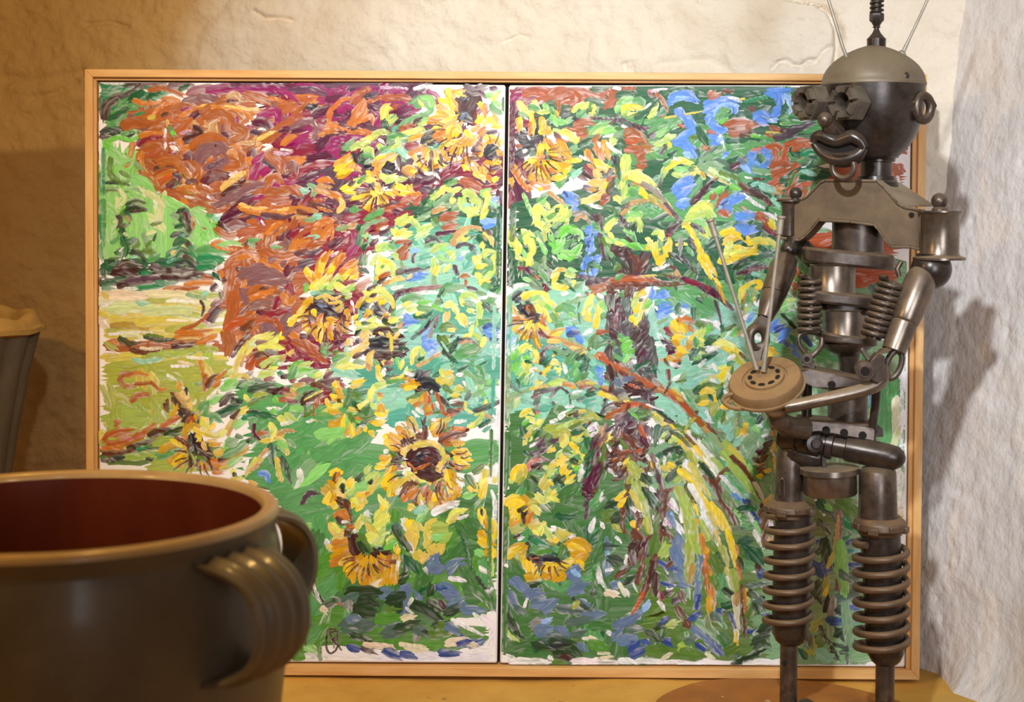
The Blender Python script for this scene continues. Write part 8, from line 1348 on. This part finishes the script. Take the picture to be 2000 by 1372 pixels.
for code, w, pts in STROKES:
    if code not in PAL:
        continue
    w = max(w * (1.06 if w < 22 else 1.08), 3.6)
    dry = code in 'wp' and w < 26
    if dry:
        w *= 0.72
    mx_ = sum(p[0] for p in pts) / len(pts)
    my_ = sum(p[1] for p in pts) / len(pts)
    side = 0 if mx_ < split_x(my_) else 1
    path, length = resample(pts, max(3.0, min(7.0, w * 0.4)))
    n = len(path)
    K = int(np.clip(round(w / 3.2), 4, 22)) + 1
    tan = np.gradient(path, axis=0)
    tan /= np.linalg.norm(tan, axis=1)[:, None] + 1e-9
    nor = np.stack([-tan[:, 1], tan[:, 0]], 1)
    u = np.linspace(-1, 1, K)
    t = np.linspace(0, 1, n)
    # the brush's footprint: rounded ends, bristles lifting at different places
    ragg = rng.uniform(-1, 1, K) * 0.20 * w
    ragg2 = rng.uniform(-1, 1, K) * (0.42 if w < 22 else 0.16) * w
    cap = 0.36 * w * np.sqrt(np.clip(1 - u ** 2 * 0.9, 0, 1))
    ext = np.zeros((n, K))
    a_ = np.clip(1 - t / 0.35, 0, 1)[:, None]
    b_ = np.clip((t - 0.65) / 0.35, 0, 1)[:, None]
    ext = -a_ * (cap + ragg - 0.12 * w)[None] + b_ * (cap + ragg2 - 0.12 * w)[None]
    kn = np.linspace(0, 1, max(4, int(length / (0.55 * w)) + 3))
    wa = 1 + 0.11 * np.interp(t, kn, rng.normal(0, 1, len(kn)))
    wb_ = 1 + 0.11 * np.interp(t, kn, rng.normal(0, 1, len(kn)))
    tp = np.interp(t, [0, 0.15, 0.7, 1], [rng.uniform(0.65, 1.0), 1, 1, rng.uniform(0.45, 0.95)])
    wl = 0.5 * w * tp[:, None] * np.where(u[None] < 0, wa[:, None], wb_[:, None])
    XY = path[:, None, :] + nor[:, None, :] * (u[None] * wl)[..., None] + tan[:, None, :] * ext[..., None]
    x0, y0, x1, y1 = BND[side]
    X_ = XY[..., 0]
    Y_ = np.clip(XY[..., 1], y0, y1)
    sx = split_x(Y_)
    if side == 0:
        X_ = np.clip(X_, x0, sx - 6.0)
    else:
        X_ = np.clip(X_, sx + 5.0, x1 - (Y_ - 165) * 0.011)
    iy = np.clip((Y_ / GC).astype(int), 1, GY - 2)
    ix = np.clip((X_ / GC).astype(int), 1, GX - 2)
    base_h = Hmap[iy, ix]
    for dy_ in (-1, 0, 1):
        for dx_ in (-1, 0, 1):
            base_h = np.maximum(base_h, Hmap[iy + dy_, ix + dx_])
    thick = np.clip(0.08 + 2.6 / w, 0.10, 0.42) * (0.4 if dry else 1.0)
    groove = rng.uniform(0.15, 1.0, K)
    groove[0] = groove[-1] = 0.0
    if K > 5:
        groove[1] = max(groove[1], 0.8)
        groove[-2] = max(groove[-2], 0.8)
    body_ = np.interp(t, [0, 0.1, 0.8, 1], [0.5, 1, 0.8, 0.35])
    h = base_h + 0.05 + thick * groove[None] * body_[:, None] * (1 + 0.12 * rng.normal(0, 1, (n, K)))
    h[:, 0] = base_h[:, 0] + 0.02
    h[:, -1] = base_h[:, -1] + 0.02
    h[0] = base_h[0] + 0.04
    h[-1] = base_h[-1] + 0.03
    # pigment: the load of the brush plus what it drags along from below
    colr = np.array(lin(PAL[code])) ** 1.13 * 1.0
    under = Cmap[iy, ix]
    pick = np.clip(rng.normal(0.15, 0.12, K) + 0.36 * np.abs(u) ** 3 + (0.30 if dry else 0), 0, 0.8)[None] * np.interp(t, [0, 0.3, 1], [0.35, 0.75, 1.3])[:, None]
    if w > 21:
        pick = pick * (0.25 if side == 0 or w > 40 else 0.5)
    lum = np.exp(rng.normal(0, 0.065, K))[None] * np.exp(rng.normal(0, 0.03, (n, K)))
    tint = 1 + rng.normal(0, 0.035, 3)
    Cc = (colr * tint)[None, None] * lum[..., None] * (1 - pick[..., None]) + under * pick[..., None]
    Cc = np.clip(Cc, 0.004, 0.9)
    for dy_ in (-1, 0, 1):
        for dx_ in (-1, 0, 1):
            np.maximum.at(Hmap, (iy + dy_, ix + dx_), (h * (1.0 if dx_ == 0 and dy_ == 0 else 0.92)).astype(np.float32))
    Cmap[iy, ix] = Cc
    L = layers[side]
    P = on_canvas(X_.reshape(-1), Y_.reshape(-1))
    P[:, 1] -= h.reshape(-1) * 0.001
    idx = np.arange(n * K).reshape(n, K) + L['n']
    q4 = np.stack([idx[:-1, :-1], idx[:-1, 1:], idx[1:, 1:], idx[1:, :-1]], -1).reshape(-1, 4)
    L['v'].append(P)
    L['f'].append(q4)
    L['c'].append(Cc.reshape(-1, 3))
    so = rng.uniform(0, 50)
    uu = np.broadcast_to(u[None] * w * 0.5 + so * 10, (n, K))
    vv = np.broadcast_to(t[:, None] * length + so * 7, (n, K))
    L['uv'].append(np.stack([uu, vv], -1).reshape(-1, 2))
    L['n'] += n * K

mp_ = bpy.data.materials.new('oil_paint')
mp_.use_nodes = True
nt = mp_.node_tree
N, LK = nt.nodes, nt.links
bs = N['Principled BSDF']
bs.inputs['Roughness'].default_value = 0.40
bs.inputs['Specular IOR Level'].default_value = 0.22
at_ = N.new('ShaderNodeAttribute')
at_.attribute_name = 'pigment'
uvn = N.new('ShaderNodeAttribute')
uvn.attribute_name = 'bristle'
mpn = N.new('ShaderNodeMapping')
mpn.inputs['Scale'].default_value = (0.42, 0.05, 1)
LK.new(uvn.outputs['Vector'], mpn.inputs[0])
nzn = N.new('ShaderNodeTexNoise')
nzn.inputs['Scale'].default_value = 1.0
nzn.inputs['Detail'].default_value = 5
LK.new(mpn.outputs[0], nzn.inputs['Vector'])
mr = N.new('ShaderNodeMapRange')
mr.inputs[1].default_value = 0.3
mr.inputs[2].default_value = 0.7
mr.inputs[3].default_value = 0.84
mr.inputs[4].default_value = 1.14
LK.new(nzn.outputs[0], mr.inputs[0])
vm = N.new('ShaderNodeVectorMath')
vm.operation = 'SCALE'
LK.new(at_.outputs['Color'], vm.inputs[0])
LK.new(mr.outputs[0], vm.inputs['Scale'])
LK.new(vm.outputs[0], bs.inputs['Base Color'])
bpn = N.new('ShaderNodeBump')
bpn.inputs['Strength'].default_value = 0.4
bpn.inputs['Distance'].default_value = 0.0012
LK.new(nzn.outputs[0], bpn.inputs['Height'])
LK.new(bpn.outputs[0], bs.inputs['Normal'])

for side, L in enumerate(layers):
    vs = np.concatenate(L['v'])
    fs = np.concatenate(L['f'])
    par = canvases[side]
    off = np.array(origin_of(par))
    me = bpy.data.meshes.new('paint_strokes')
    me.vertices.add(len(vs))
    me.vertices.foreach_set('co', (vs - off).astype(np.float32).reshape(-1))
    me.loops.add(fs.size)
    me.loops.foreach_set('vertex_index', fs.reshape(-1).astype(np.int32))
    me.polygons.add(len(fs))
    me.polygons.foreach_set('loop_start', (np.arange(len(fs)) * 4).astype(np.int32))
    me.update(calc_edges=True)
    ca = me.attributes.new('pigment', 'FLOAT_COLOR', 'POINT')
    cc = np.concatenate(L['c'])
    ca.data.foreach_set('color', np.concatenate([cc, np.ones((len(cc), 1))], 1).astype(np.float32).reshape(-1))
    ua_ = me.attributes.new('bristle', 'FLOAT_VECTOR', 'POINT')
    uv = np.concatenate(L['uv'])
    ua_.data.foreach_set('vector', np.concatenate([uv, np.zeros((len(uv), 1))], 1).astype(np.float32).reshape(-1))
    o = link('paint_strokes', me, mp_, par, smooth=0)
    me.shade_smooth()
    o['kind'] = 'stuff'
    o['label'] = 'thick oil brush strokes of the %s canvas' % ('left', 'right')[side]
